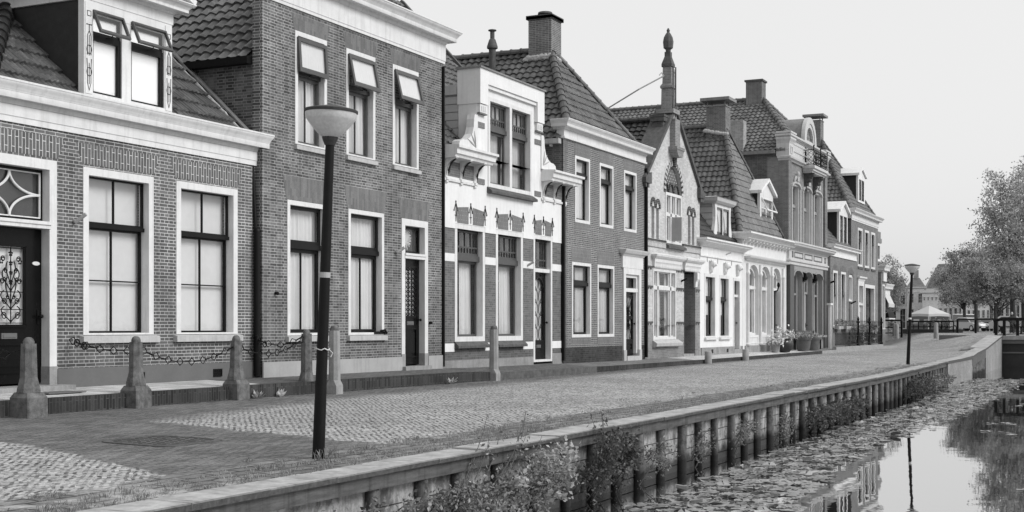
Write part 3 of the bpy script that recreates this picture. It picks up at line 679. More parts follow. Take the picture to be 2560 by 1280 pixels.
# ---- white plastered house with the raised middle gable
def house_white_gable():
    Y = 15.12; x0, x1 = 27.39, 34.42
    h = thing('terraced_house', 'house with white plaster upper wall, raised white gable, scrolled brackets and banded brick below', 'house', (x0, Y, .38), 'terraced houses along the quay')
    gfw = [(28.01, 29.60), (30.22, 31.83)]; dr = (32.50, 33.74)
    holes = [(a, b, 1.0, 3.86) for a, b in gfw] + [(dr[0], dr[1], .34, 3.86)]
    m = M(); wall_front(m, x0, x1, .1, 3.73, Y, [(a, b, c, min(d, 3.73)) for a, b, c, d in holes]); body(m, x0, x1, Y, 25, .1, 5.5); out('wall', m, 'brick3', h)
    xb0, xb1 = 29.14, 32.94; wb = (29.74, 32.34, 4.9, 7.18)
    m = M(); wall_front(m, x0, x1, 3.73, 5.62, Y - .02, [(a, b, 3.73, d) for a, b, c, d in holes] + [(wb[0], wb[1], wb[2], 5.62)])
    wall_front(m, xb0, xb1, 5.62, 7.86, Y - .02, [(wb[0], wb[1], 5.62, wb[3])]); m.box(xb0, xb0 + .4, Y - .018, Y + .5, 5.5, 7.8); m.box(xb1 - .4, xb1, Y - .018, Y + .5, 5.5, 7.8); m.box(xb0, xb1, Y + .12, Y + .5, 7.3, 7.8)
    m.box(x0, x0 + .02, Y - .018, Y + .02, 3.73, 5.6); out('plaster', m, 'stucco', h)
    # stepped upper block with ears
    m = M(); m.box(xb0 - .02, xb0 + .42, Y - .13, Y + .52, 6.92, 7.80); m.box(xb1 - .42, xb1 + .02, Y - .13, Y + .52, 6.92, 7.80); m.box(xb0 + .42, xb1 - .42, Y - .13, Y + .52, 7.45, 7.80); m.box(xb0 + .42, xb1 - .42, Y - .09, Y - .021, 7.36, 7.45)
    out('gable_block', m, 'stucco', h)
    m = M(); m.box(xb0 - .06, xb1 + .06, Y - .17, Y + .56, 7.80, 7.84); out('gable_cap', m, 'zinc', h)
    for a, b in ((xb0, xb0 + .4), (xb1 - .4, xb1)):
        m = M(); m.box(a + .02, b - .02, Y - .10, Y - .021, 6.70, 6.91)
        for k in range(3): m.prism([(a + .10 + k * .09, 6.74), (a + .14 + k * .09, 6.74), (a + .14 + k * .09, 6.86), (a + .10 + k * .09, 6.86)], Y - .115, Y - .101)
        out('console', m, 'white', h)
        for q, e, g_ in ((6.66, 6.69, .11), (6.33, 6.47, .04), (4.92, 5.06, .04)): m = M(); m.box(a, b, Y - g_, Y - .021, q, e); out('brick_strip', m, 'soldier4', h)
    # big window of the gable
    m = M(); frame_box(m, *wb[:2], *wb[2:], Y - .04, Y + .2, .1); m.box(30.97, 31.11, Y - .04, Y + .2, 5.0, 7.08); w = out('window', m, 'white', h)
    ms, mg = M(), M()
    for a, b in ((29.84, 30.97), (31.11, 32.24)):
        grid_sash(ms, mg, a, b, 5.0, 6.35, Y + .12, w=.06); grid_sash(ms, mg, a, b, 6.46, 7.08, Y + .08, 4, 1, w=.07, mw=.03); ms.box(a, b, Y + .05, Y + .16, 6.35, 6.46); ms.box(a + .07, b - .07, Y + .085, Y + .12, 6.66, 6.70)
        for k in range(1, 8): c = a + .07 + (b - a - .14) * k / 8; ms.box(c - .008, c + .008, Y + .09, Y + .115, 6.53, 6.66)
    out('sash', ms, 'sashgrey', w); out('pane', mg, 'glass', w)
    mc = M(); curtain(mc, 29.85, 30.9, Y + .3, 5, 6.4, seed=31); curtain(mc, 31.2, 32.25, Y + .3, 5, 6.4, seed=32); out('curtain', mc, 'curtaingrey', w, 60)
    m = M(); m.box(29.84, 32.24, Y + .2, Y + .21, 6.4, 7.1); out('leaded_glass', m, 'midpaint', w)
    m = M(); m.prismx([(Y - .16, 4.74), (Y - .16, 4.80), (Y - .02, 4.9), (Y - .02, 4.74)], wb[0] - .05, wb[1] + .12); out('sill', m, 'darkstone', w)
    # volutes
    for sx, xx in ((-1, xb0), (1, xb1)):
        poly = [(0, 5.7), (0, 6.62), (.16, 6.62), (.2, 6.5), (.22, 6.3), (.3, 6.12), (.45, 6.0), (.62, 5.93), (.82, 5.92), (.95, 5.86), (.98, 5.76), (.9, 5.7)]
        m = M(); m.prism([(xx + sx * (.0 + u), v) for u, v in poly], Y - .05, Y + .16); vo = out('volute', m, 'white', h)
        m = M()
        for t0, L in ((20, .5), (50, .42), (75, .42)): m.path([(xx + sx * (.1 + t * L * math.cos(R(t0)) * 1.0), Y - .056, 5.8 + t * L * math.sin(R(t0))) for t in (0, .5, 1)], [.005, .022, .004], 5)
        out('carving', m, 'midpaint', vo)
    # box gutters on brackets
    for a, b in ((27.42, 29.12), (32.98, 34.66)):
        m = M(); cornice(m, a, b, Y + .3, Y - .05, [(.0, 5.36), (.28, 5.38), (.30, 5.44), (.34, 5.46), (.34, 5.58), (.40, 5.60), (.40, 5.66), (.1, 5.68)], left=False, right=True); g_ = out('box_gutter', m, 'white', h)
        for k in range(3):
            c = a + .12 + k * (b - a - .24) / 2
            m = M(); m.prismx([(Y - .02, 4.78), (Y - .07, 4.80), (Y - .07, 4.9), (Y - .04, 4.95), (Y - .05, 5.08), (Y - .10, 5.22), (Y - .2, 5.31), (Y - .32, 5.35), (Y - .32, 5.40), (Y - .02, 5.4)], c - .05, c + .05)
            m.box(c - .06, c + .06, Y - .09, Y - .02, 4.86, 4.92); m.box(c - .07, c + .07, Y - .34, Y - .02, 5.37, 5.41); out('bracket', m, 'white', h)
            m = M(); m.prismx([(Y - .10, 5.0), (Y - .14, 5.18), (Y - .22, 5.28), (Y - .31, 5.345), (Y - .27, 5.345), (Y - .16, 5.25), (Y - .085, 5.08)], c - .03, c + .03); out('bracket_inset', m, 'iron', h)
        m = M(); m.box(a + .1, b - .1, Y - .035, Y - .021, 4.97, 5.32); out('brick_panel', m, 'brick3', h)
        m = M(); m.box(a - .01, b + .01, Y - .06, Y - .02, 4.84, 4.90); out('ledge', m, 'white', h)
    # ground floor
    for i, (a, b) in enumerate(gfw):
        w = win(h, Y, a, b, 1.0, 3.86, fw=.12, pd=.17, fb=.12, lo=(1, 1), cur=None, sm='sashgrey', sill=None)
        for ch in list(w.children): bpy.data.objects.remove(ch)
        ms, mg = M(), M(); p, q = a + .12, b - .12
        grid_sash(ms, mg, p, q, 1.12, 2.98, Y + .17, w=.055); ms.box(p, q, Y + .08, Y + .2, 2.98, 3.12)
        grid_sash(ms, mg, p, q, 3.12, 3.74, Y + .12, 4, 1, w=.06, mw=.035); ms.box(p + .06, q - .06, Y + .125, Y + .16, 3.30, 3.34)
        for k in range(1, 8): c = p + .06 + (q - p - .12) * k / 8; ms.box(c - .012, c + .012, Y + .13, Y + .155, 3.18, 3.30)
        out('sash', ms, 'sashgrey', w); out('pane', mg, 'glass', w)
        mc = M(); curtain(mc, p - .02, p + .14, Y + .34, 1.12, 3.0, seed=i + 3); curtain(mc, q - .62, q + .02, Y + .34, 1.12, 3.0, seed=i + 8); out('curtain', mc, 'curtain', w, 60)
        m = M(); m.box(p, q, Y + .24, Y + .25, 3.0, 3.8); out('leaded_glass', m, 'darkstone', w)
        m = M(); m.prismx([(Y - .13, .84), (Y - .13, .90), (Y - .02, 1.0), (Y - .0, 1.0), (Y - .0, .84)], a - .03, b + .05); out('sill', m, 'darkstone', w)
        m = M(); r_ = random.Random(i + 5); pc = (a + b) / 2 - .15
        m.lathe(pc - .1, Y + .5, [(.001, 1.12), (.09, 1.12), (.13, 1.35), (.1, 1.42)], 12); out('plant_pot', m, 'curtaingrey', w, 50)
        m = M(); leaves(m, [(pc - .1 + r_.gauss(0, .14), Y + .5 + r_.gauss(0, .08), 1.85 + r_.gauss(0, .35)) for _ in range(140)], .09, r_); out('house_plant', m, 'leafdark', w)
    m = M(); frame_box(m, *dr, .4, 3.86, Y - .015, Y + .22, .1, .06); m.box(dr[0] + .1, dr[1] - .1, Y + .02, Y + .2, 2.86, 2.96); out('door_frame', m, 'white', h)
    m, g = M(), M(); grid_sash(m, g, dr[0] + .1, dr[1] - .1, 2.96, 3.76, Y + .12, 3, 1, w=.06); m.box(dr[0] + .16, dr[1] - .16, Y + .125, Y + .16, 3.18, 3.22); fl = out('fanlight', m, 'sashgrey', h); out('pane', g, 'glass', fl)
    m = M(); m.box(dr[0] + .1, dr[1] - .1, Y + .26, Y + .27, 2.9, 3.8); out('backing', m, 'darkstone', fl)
    door = door_leaf(h, dr[0] + .1, dr[1] - .1, .46, 2.86, Y + .15, glass=(dr[0] + .26, dr[1] - .26, .98, 2.72), grille='lozenge', panel=False)
    m = M(); arch_fill(m, dr[0] + .26, dr[1] - .26, 2.3, 2.72, Y + .135, Y + .149, 12, topz=2.75); arch_band(m, dr[0] + .26, dr[1] - .26, 2.3, 2.71, .05, Y + .12, Y + .134); out('door_arch', m, 'door', door)
    def bandpieces(z0, z1, mat, name):
        for a, b in ((x0, 28.0), (29.61, 30.21), (31.84, 32.49), (33.75, x1)): m = M(); m.box(a, b, Y - .012, Y + .02, z0, z1); out(name, m, mat, h)
    bandpieces(2.93, 3.12, 'stucco', 'plaster_band'); bandpieces(.76, .96, 'stucco', 'plaster_band')
    m = M(); m.box(x0, 32.49, Y - .02, Y + .02, .1, .55); m.box(33.75, x1, Y - .02, Y + .02, .1, .62); out('plinth', m, 'plinthstone', h)
    for a, b in gfw + [dr]:
        c = (a + b) / 2; q = (b - a) / 2; m = M()
        for s_ in (-1, 1): m.prism([(c + s_ * .12, 3.88), (c + s_ * (q - .1), 3.88), (c + s_ * (q - .02), 4.24), (c + s_ * .12, 4.30)], Y - .03, Y - .021)
        out('brick_lintel', m, 'soldier4', h)
        for u in (-q + .02, 0, q - .02):
            m = M(); k = lambda *pt: m.path([(c + u + p, Y - .03, v) for p, v in pt], .009, 4)
            k((0, 3.9), (0, 4.34)); k((-.09, 4.18), (0, 4.36), (.09, 4.18)); k((-.05, 4.05), (.05, 4.05)); m.ball((c + u - .09, Y - .03, 4.17), .025, .012, .025, 6, 4); m.ball((c + u + .09, Y - .03, 4.17), .025, .012, .025, 6, 4); m.ball((c + u, Y - .03, 4.38), .025, .012, .03, 6, 4); out('anchor', m, 'iron', h)
    # roof
    s_ = 1.07; ye, ze = Y + .1, 5.6; yr = 20.4; zr = ze + s_ * (yr - ye)
    m = M(); kw = dict(wave=.24, course=.3, amp=.028, lift=.042); y2 = ye + 1.5; z2 = ze + s_ * 1.5
    slope(m, (x0, ye, ze), (29.16, ye, ze), (29.16, y2, z2), (x0, y2, z2), seed=9, **kw); slope(m, (32.92, ye, ze), (x1 - .02, ye, ze), (x1 - .02, y2, z2), (32.92, y2, z2), seed=10, **kw); slope(m, (x0, y2, z2), (x1 - .02, y2, z2), (x1 - .02, yr, zr), (x0, yr, zr), seed=11, **kw)
    m.quad((x0, yr, zr), (x1, yr, zr), (x1, 25.6, ze), (x0, 25.6, ze)); m.add([(x1 - .03, ye, 5.4), (x1 - .03, 25.5, 5.4), (x1 - .03, yr, zr)], [(0, 1, 2)]); m.add([(x0, ye, 5.4), (x0, yr, zr), (x0, 25.5, 5.4)], [(0, 1, 2)]); rf = out('roof', m, 'tile2', h)
    n_ = Vector((0, -s_, 1)).normalized(); m = M(); m.bar(Vector((x1 - .06, ye, ze)) + n_ * .06, Vector((x1 - .06, yr, zr)) + n_ * .06, .14, .08, n_); out('verge', m, 'darkstone', rf)
    m = M(); ridge(m, Vector((x0 + .12, ye, ze)) + n_ * .04, Vector((x0 + .12, yr, zr)) + n_ * .04, .12, .34); out('verge_tiles', m, 'tile2', rf)
    m = M(); c = Vector((30.6, 16.75, ze + s_ * (16.75 - ye))) + n_ * .07; d_ = Vector((0, 1, s_)).normalized(); m.obox(c, Vector((.4, 0, 0)), d_ * .38, n_ * .05); out('skylight', m, 'zinc', rf)
    m = M(); m.prismx([(Y + .5, 5.7), (Y + .5, 7.30), (18.2, 7.30), (18.2, 7.0), (16.4, 6.0)], xb0 + .05, xb1 - .05)
    for k in range(7): m.prismx([(Y + .52, 5.75 + k * .2), (Y + .52, 5.93 + k * .2), (17.6, 5.93 + k * .2), (17.6, 5.75 + k * .2)], xb0 + .02, xb0 + .051)
    out('gable_cheek', m, 'siding', h)
    m = M(); m.box(xb0 - .02, xb1 + .02, Y + .54, 18.3, 7.18, 7.42); out('gable_fascia', m, 'siding', h)
    m = M(); m.box(x1 - .05, x1 + .05, Y - .1, Y - .001, .4, 5.4); out('downpipe', m, 'pipe', h)
    m = M(); m.tube((32.1, Y, 3.0), (32.15, Y - .18, 3.1), .03); out('flag_holder', m, 'midpaint', h)
    return h
def leaves(m, pts, size, r_, asp=.6, up=.0):
    for p in pts:
        d = Vector((r_.gauss(0, 1), r_.gauss(0, 1), r_.gauss(0, .8) + up)); d.normalize(); u = d.orthogonal().normalized(); w = d.cross(u)
        t = r_.random() * 6.283; u, w = u * math.cos(t) + w * math.sin(t), w * math.cos(t) - u * math.sin(t); L = size * r_.uniform(.6, 1.3); p = Vector(p)
        m.add([p, p + u * L * .5 + w * L * asp * .5 + d * L * .1, p + u * L, p + u * L * .5 - w * L * asp * .5 + d * L * .1], [(0, 1, 2), (0, 2, 3)])
house_white_gable()
# ---- narrow brick house with hipped roof and square chimney
def gable_close(m, x, pts): m.add([(x, y, z) for y, z in pts], [tuple(range(len(pts)))])
def hip_roof(h, x0, x1, Y, ze, zf, xr, ya, za, yb, mat, seed, ridge_mat=None, ov=.12, left_only=False, zr=None, front=True, wave=.235, course=.30, amp=.028, gut=True, xl=None):
    """ridge over xr running back from the hip apex (ya, za); eaves ze at the sides and zf over the front cornice"""
    zr = za + .25 if zr is None else zr; yr = ya + .9
    yf = Y + .05
    m = M()
    xe = x0 - ov
    U = Vector((0, -1, 0)); V = Vector((xr - xe, 0, za - ze)).normalized(); L = (Vector((xr, 0, za)) - Vector((xe, 0, ze))).length
    kf = (zf - ze) / (za - ze)
    P = [(0, 0), (yb - yf, 0)] + ([(yb - yf, L * kf)] if kf > .02 else []) + [(yb - ya, L), (0, L)]
    tiles(m, (xe, yb, ze), U, V, P, seed=seed, wave=wave, course=course, amp=amp, lift=.042)
    fx0 = xe + (xr - xe) * kf; fx1 = x1 + ov - (x1 + ov - xr) * kf
    slope(m, (fx0, yf, zf), (fx1, yf, zf), (xr + .01, ya, za), (xr - .01, ya, za), seed=seed + 1, wave=wave * .9, course=course, amp=amp * .8, lift=.035)
    m.quad((x1 + ov, yf, ze), (x1 + ov, yb, ze), (xr, yb, za), (xr, ya, za)); m.add([(fx1, yf, zf), (x1 + ov, yf, ze), (xr, ya, za)], [(0, 1, 2)])
    m.add([(xe, yb, ze), (xr, yb, za), (x1 + ov, yb, ze)], [(0, 1, 2)])
    rf = out('roof', m, mat, h); rm = ridge_mat or mat
    m = M(); ridge(m, (fx0 + .02, yf + .02, zf + .03), (xr, ya, za + .02), .12, .34); ridge(m, (fx1 - .02, yf + .02, zf + .03), (xr, ya, za + .02), .10, .34); ridge(m, (xr, yb, za), (xr, ya, za), .12, .34)
    out('ridge_tiles', m, rm, rf)
    return rf
def house_hipped():
    Y = 15.1; x0, x1 = 34.48, 41.2
    h = thing('terraced_house', 'narrow three bay brick house with white cornice, hipped tile roof and large square chimney', 'house', (x0, Y, .32), 'terraced houses along the quay')
    up = [(35.33, 36.46), (37.23, 38.36), (39.29, 40.41)]; gf = [(35.10, 36.55), (37.06, 38.43)]; dr = (39.16, 40.76)
    holes = [(a, b, 4.41, 6.35) for a, b in up] + [(a, b, 1.05, 3.24) for a, b in gf] + [(*dr, .3, 3.23)]
    m = M(); wall_front(m, x0, x1, .1, 6.85, Y, holes); out('wall', m, 'brick4', h)
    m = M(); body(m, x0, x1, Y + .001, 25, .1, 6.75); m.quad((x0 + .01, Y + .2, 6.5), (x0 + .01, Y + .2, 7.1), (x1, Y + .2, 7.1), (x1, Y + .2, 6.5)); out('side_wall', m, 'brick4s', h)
    m = M(); m.box(x0, x0 + .28, Y - .003, Y + .02, .75, 6.7); out('corner_bricks', m, 'brick3', h)
    m = M(); m.box(x0, dr[0], Y - .008, Y + .02, .1, .76); m.box(dr[1], x1, Y - .008, Y + .02, .1, .76); out('plinth', m, 'curb', h)
    for a, b in up:
        win(h, Y, a, b, 4.41, 6.35, fw=.085, pd=.12, tr=5.80, cur='full', cm='curtain', bar=.09, fb=.09, sw=.055)
        flat_arch(h, 'soldier4', Y, a, b, 6.37, 6.72, .05); flat_arch(h, 'soldier4', Y, a, b, 4.22, 4.40, 0)
    for i, (a, b) in enumerate(gf):
        w = win(h, Y, a, b, 1.05, 3.24, fw=.085, pd=.12, tr=2.62, cur='right', cm='curtaingrey', bar=.10, fb=.09, sw=.06)
        flat_arch(h, 'soldier4', Y, a, b, 3.27, 3.67, .02); flat_arch(h, 'soldier4', Y, a, b, .86, 1.04, 0)
        m = M(); r_ = random.Random(i + 40); c = a + .45; m.box(c - .2, c + .2, Y + .35, Y + .6, 1.14, 1.30); m.lathe(c + .25, Y + .45, [(.03, 1.14), (.05, 1.2), (.02, 1.4), (.03, 1.45)], 10); out('ornament', m, 'curtaingrey', w)
        m = M(); leaves(m, [(c + r_.gauss(0, .12), Y + .5 + r_.gauss(0, .08), 1.5 + r_.gauss(0, .14)) for _ in range(60)], .1, r_); out('house_plant', m, 'leafdark', w)
    m = M(); frame_box(m, *dr, .62, 3.24, Y - .05, Y + .2, .2, 0); m.box(dr[0] + .2, dr[1] - .2, Y, Y + .2, 2.48, 2.60); frame_box(m, dr[0] + .2, dr[1] - .2, .5, 3.04, Y + .02, Y + .2, .1, 0)
    cornice(m, 39.05, 40.9, Y + .02, Y - .06, [(0, 3.24), (0, 3.62), (.03, 3.63), (.05, 3.68), (.12, 3.70), (.18, 3.78), (.2, 3.82), (.05, 3.84)]); out('door_frame', m, 'white', h)
    m = M(); m.box(dr[0] - .01, dr[0] + .22, Y - .07, Y + .2, .25, .62); m.box(dr[1] - .22, dr[1] + .01, Y - .07, Y + .2, .25, .62); m.box(dr[0] + .21, dr[1] - .21, Y - .1, Y + .2, .25, .42); out('step', m, 'sill', h)
    m, g = M(), M(); grid_sash(m, g, dr[0] + .3, dr[1] - .3, 2.60, 2.94, Y + .12, w=.05); fl = out('fanlight', m, 'sash', h); out('pane', g, 'glass', fl)
    m = M(); m.box(dr[0] + .25, dr[1] - .25, Y + .26, Y + .27, 2.5, 3.1); out('backing', m, 'soil_dark_room', fl)
    door_leaf(h, dr[0] + .3, dr[1] - .3, .44, 2.48, Y + .13, glass=(dr[0] + .38, dr[1] - .38, .95, 2.36), grille='fan', letter=False)
    m = M(); cornice(m, x0 - .0, x1 + .06, Y + .2, Y - .03, [(0, 6.74), (.03, 6.745), (.03, 6.80), (.0, 6.81), (.0, 7.0)]); cornice(m, x0, x1 + .05, Y + .3, Y - .03, crown(7.0, 7.27, .26)); out('cornice', m, 'white', h, 50)
    rf = hip_roof(h, x0, x1, Y, 6.72, 7.22, 37.85, 17.0, 10.05, 25, 'tile3', 21)
    m = M(); m.box(x0 - .22, x0 - .02, Y + .05, 25, 6.58, 6.72); m.box(x0 - .20, x0 - .04, Y + .3, Y + .34, 6.5, 6.58); out('gutter', m, 'sill', rf)
    c = chimney(h, 37.48, 38.26, 16.82, 17.6, 9.4, 10.98)
    m = M(); m.box(37.42, 38.32, 16.76, 17.66, 10.66 + .32, 11.10); m.lathe(37.87, 17.2, [(.16, 11.10), (.16, 11.2), (.24, 11.2), (.22, 11.26), (.02, 11.29)], 14); out('chimney_cowl', m, 'darkstone', c)
    r_ = random.Random(3); m = M()
    for k in range(46):
        t = k / 45; q = Vector((37.46, 17.7 - .95 * t, 9.70 + .1 * r_.random())) if t < .95 else Vector((37.46, 16.8, 9.7)); m.ball(q, .08, .1, .05 + .05 * r_.random(), 7, 4)
    for k in range(14): m.ball((37.46 + .8 * k / 13, 16.8, 9.72 + .06 * r_.random()), .08, .08, .07, 7, 4)
    out('flashing', m, 'lead', c)
    m = M(); X_, Y_ = 36.95, 18.6; m.lathe(X_, Y_, [(.11, 9.0), (.11, 10.05), (.17, 10.08), (.17, 10.14), (.1, 10.36), (.07, 10.38), (.07, 10.62), (.13, 10.63), (.13, 10.66), (.01, 10.69)], 12); out('flue_pipe', m, 'darkstone', h, 40)
    m = M(); m.box(x1 - .04, x1 + .05, Y - .1, Y - .002, .35, 6.6); out('downpipe', m, 'pipe', h)
    return h
house_hipped()

# ---- gabled house with the finial
def house_gable():
    Y = 15.1; x0, x1 = 41.22, 47.10; cx = 44.16
    h = thing('terraced_house', 'pale brick gabled house with tall stone finial, arched window and lancet niches', 'house', (x0, Y, .3), 'terraced houses along the quay')
    w1 = (41.99, 44.36, .92, 3.33); pr = (45.28, 46.55, .1, 3.36); uw = (43.25, 44.98, 4.26, 6.02)
    lan = [(41.86, 42.14, 4.34, 5.42), (42.33, 42.60, 4.34, 5.40), (45.72, 46.02, 4.34, 5.42), (46.18, 46.46, 4.34, 5.40)]
    tym = (43.25, 44.98, 6.02, 7.02)
    m = M(); wall_front(m, x0, x1, 1.42, 9.2, Y, [(w1[0], w1[1], w1[2], w1[3]), (pr[0], pr[1], pr[2], pr[3]), uw, tym] + lan, .22)
    k = (8.95 - 6.3) / (cx - 41.25)
    m = cut(m, [((x0 - .02, Y, 6.3), (-k, 0, 1)), ((x1 + .02, Y, 6.3), (k, 0, 1))]); out('wall', m, 'brick5', h)
    m = M(); body(m, x0, x1, Y, 22, .1, 6.2); out('side_wall', m, 'brick4s', h)
    m = M(); wall_front(m, x0, x1, .1, 1.42, Y - .004, [(w1[0], w1[1], w1[2], 1.42), (pr[0], pr[1], .1, 1.42)]); out('base_wall', m, 'brick5b', h)
    # shop window
    m = M(); a, b, c, d = w1; frame_box(m, a, b, c, d, Y - .02, Y + .16, .09, .09); m.box(a + .09, b - .09, Y, Y + .14, 2.62, 2.74)
    for u in (.22, .78): q = a + (b - a) * u; m.box(q - .055, q + .055, Y, Y + .14, c + .09, d - .09)
    w = out('window', m, 'white', h); ms, mg = M(), M()
    xs = [a + .09, a + (b - a) * .22 - .055, a + (b - a) * .22 + .055, a + (b - a) * .78 - .055, a + (b - a) * .78 + .055, b - .09]
    for i in (0, 2, 4): grid_sash(ms, mg, xs[i], xs[i + 1], c + .09, 2.62, Y + .06, w=.04); grid_sash(ms, mg, xs[i], xs[i + 1], 2.74, d - .09, Y + .06, w=.04)
    out('sash', ms, 'white', w); out('pane', mg, 'glass', w)
    mc = M(); curtain(mc, a + .5, a + 1.5, Y + .3, 1.0, 3.2, seed=77); curtain(mc, b - .4, b, Y + .3, 1, 3.2, seed=78); out('curtain', mc, 'curtaingrey', w, 60)
    m = M(); m.lathe(a + .7, Y + .4, [(.1, 1.02), (.2, 1.15), (.18, 1.3), (.08, 1.36)], 12); m.lathe(a + 1.15, Y + .4, [(.08, 1.02), (.15, 1.1), (.1, 1.28)], 12); out('ornament', m, 'plinthstone', w, 50)
    m = M(); m.prismx([(Y - .16, .70), (Y - .18, .80), (Y, .92), (Y + .02, .92), (Y + .02, .66), (Y - .04, .66)], a - .06, b + .28); out('sill', m, 'sill', w)
    def valance(a, b, name):
        m = M(); cornice(m, a, b, Y + .05, Y - .05, [(.0, 3.40), (.02, 3.42), (.06, 3.66), (.10, 3.68), (.16, 3.74), (.18, 3.80), (.02, 3.86)])
        n = int((b - a) / .09)
        for i in range(n): c = a + (i + .5) * (b - a) / n; m.prism([(c - .042, 3.41), (c, 3.34), (c + .042, 3.41)], Y - .075, Y - .055); m.box(c - .01, c + .01, Y - .112, Y - .10, 3.5, 3.56)
        return out(name, m, 'white2', h)
    valance(41.99, 44.75, 'valance'); valance(45.22, 46.95, 'valance')
    m = M(); m.prismx([(Y - .02, 2.8), (Y - .08, 2.82), (Y - .1, 3.0), (Y - .16, 3.1), (Y - .16, 3.34), (Y - .02, 3.34)], 46.35, 46.6); out('console', m, 'white2', h)
    # porch recess
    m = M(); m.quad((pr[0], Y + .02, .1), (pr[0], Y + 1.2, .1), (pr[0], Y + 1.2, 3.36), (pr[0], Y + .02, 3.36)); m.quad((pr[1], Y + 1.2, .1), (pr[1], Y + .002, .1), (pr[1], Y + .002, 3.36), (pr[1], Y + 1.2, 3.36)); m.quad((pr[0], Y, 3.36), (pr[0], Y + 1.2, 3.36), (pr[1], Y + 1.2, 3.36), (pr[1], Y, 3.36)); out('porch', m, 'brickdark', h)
    m = M(); m.box(pr[1] + .002, x1, Y - .014, Y + .02, .1, 3.30); m.box(pr[1] - .01, pr[1] + .003, Y - .014, Y + .9, .1, 3.3); out('porch_pier', m, 'brick5b', h)
    door_leaf(h, pr[0], pr[1], .4, 2.7, Y + 1.1, letter=True)
    m = M(); m.box(pr[0], pr[1], Y + .02, Y + 1.1, .2, .38); out('step', m, 'stone', h)
    m = M()
    for z in (3.28, 2.62, 1.42):
        for a, b in ((x0, 41.98), (44.4, 45.24), (46.58, x1)):
            n = max(2, int((b - a) / .115)); m.box(a, b, Y - .02, Y - .002, z + .06, z + .12)
            for i in range(n):
                if i % 2 == 0: u = a + (b - a) * i / n; m.box(u, u + (b - a) / n, Y - .018, Y - .002, z, z + .059)
    out('glazed_band', m, 'brickdark', h)
    for a, b in ((x0, 43.2), (45.05, x1)):
        m = M(); m.box(a, b, Y - .05, Y + .01, 4.06, 4.25); sc = out('string_course', m, 'soldierlight', h); m = M(); m.box(a, b, Y - .07, Y + .01, 4.25, 4.32); out('course_cap', m, 'brickdark', sc)
    # lancets
    for a, b, c, d in lan:
        m = M(); arch_band(m, a, b, d - .02, d + .18, .13, Y - .03, Y + .03); m.box(a - .001, b + .001, Y + .19, Y + .21, c, d + .2); la = out('lancet', m, 'brickdark', h)
        m = M(); m.box(a, b, Y + .15, Y + .189, c, d); out('niche_back', m, 'brick5b', la)
    # tall upper window with round arch
    m = M(); a, b, c, d = uw; frame_box(m, a, b, c, d, Y - .02, Y + .16, .1, .08); m.box(a + .1, b - .1, Y, Y + .14, 5.2, 5.3)
    for u in (.36, .66): q = a + (b - a) * u; m.box(q - .06, q + .06, Y, Y + .14, c + .08, d - .1)
    w = out('window', m, 'white', h); ms, mg = M(), M(); xs = [a + .1, a + (b - a) * .36 - .06, a + (b - a) * .36 + .06, a + (b - a) * .66 - .06, a + (b - a) * .66 + .06, b - .1]
    for i in (0, 2, 4):
        if i != 2: grid_sash(ms, mg, xs[i], xs[i + 1], c + .08, 5.2, Y + .06, w=.04)
        grid_sash(ms, mg, xs[i], xs[i + 1], 5.3, d - .1, Y + .06, w=.04)
    out('sash', ms, 'white', w); out('pane', mg, 'glass', w)
    m = M(); m.box(xs[2], xs[2] + .05, Y - .36, Y + .05, c + .1, 5.18); out('open_sash', m, 'midpaint', w)
    mc = M(); curtain(mc, a, b, Y + .3, c, 6.0, seed=79); out('curtain', mc, 'curtaingrey', w, 60)
    m = M(); m.prismx([(Y - .14, 4.08), (Y - .14, 4.16), (Y - .0, 4.26), (Y + .0, 4.08)], a - .03, b + .2); out('sill', m, 'darkstone', w)
    m = M(); arch_fill(m, a, b, 6.02, 7.0, Y - .003, Y + .1, 16, topz=7.03); out('arch_filler', m, 'brick5', h)
    m = M(); m.box(a, b, Y + .1, Y + .12, 6.02, 7.02); ty = out('tympanum', m, 'plinthdark', h)
    m = M()
    for i in range(7):
        for j in range(7):
            x = a + .15 + i * .24 + (j % 2) * .12; z = 6.35 + j * .1
            if ((x - (a + b) / 2) / .8) ** 2 + ((z - 6.02) / .92) ** 2 < 1: m.ball((x, Y + .098, z), .022, .01, .022, 6, 4)
    out('star_tile', m, 'white', ty)
    m = M(); arch_band(m, a, b, 6.02, 7.0, .17, Y - .028, Y + .02, 36, 1); out('voussoir', m, 'brick5', h)
    m = M(); arch_band(m, a, b, 6.02, 7.0, .17, Y - .03, Y + .02, 36, 0); m.prism([(cx - .12, 6.98), (cx + .12, 6.98), (cx + .16, 7.3), (cx - .16, 7.3)], Y - .07, Y + .02)
    for u in (.18, .5, .82): q = a + (b - a) * u; arch_band(m, q - .2, q + .2, 6.06, 6.34, .07, Y + .05, Y + .099, 12)
    out('brick_arch', m, 'brickdark', h)
    # gable coping, kneelers, finial
    m = M(); th = .62
    for s_, xe in ((-1, x0 - .12), (1, x1 + .12)):
        p0, p1 = (xe, 6.22), (cx, 8.98); dx, dz = p1[0] - p0[0], p1[1] - p0[1]; L = math.hypot(dx, dz); nx, nz = -dz / L * (1 if dx > 0 else -1), abs(dx) / L
        m.prism([p0, p1, (p1[0] + nx * .02, p1[1] + .16), (p0[0] + nx * .13, p0[1] + nz * .13)], Y - .10, Y + th)
        m.prism([(p0[0] + s_ * .14, 6.12), (p0[0] - s_ * .42, 6.12), (p0[0] - s_ * .42, 6.5), (p0[0] - s_ * .1, 6.4), (p0[0] + s_ * .14, 6.3)], Y - .14, Y + th + .02)
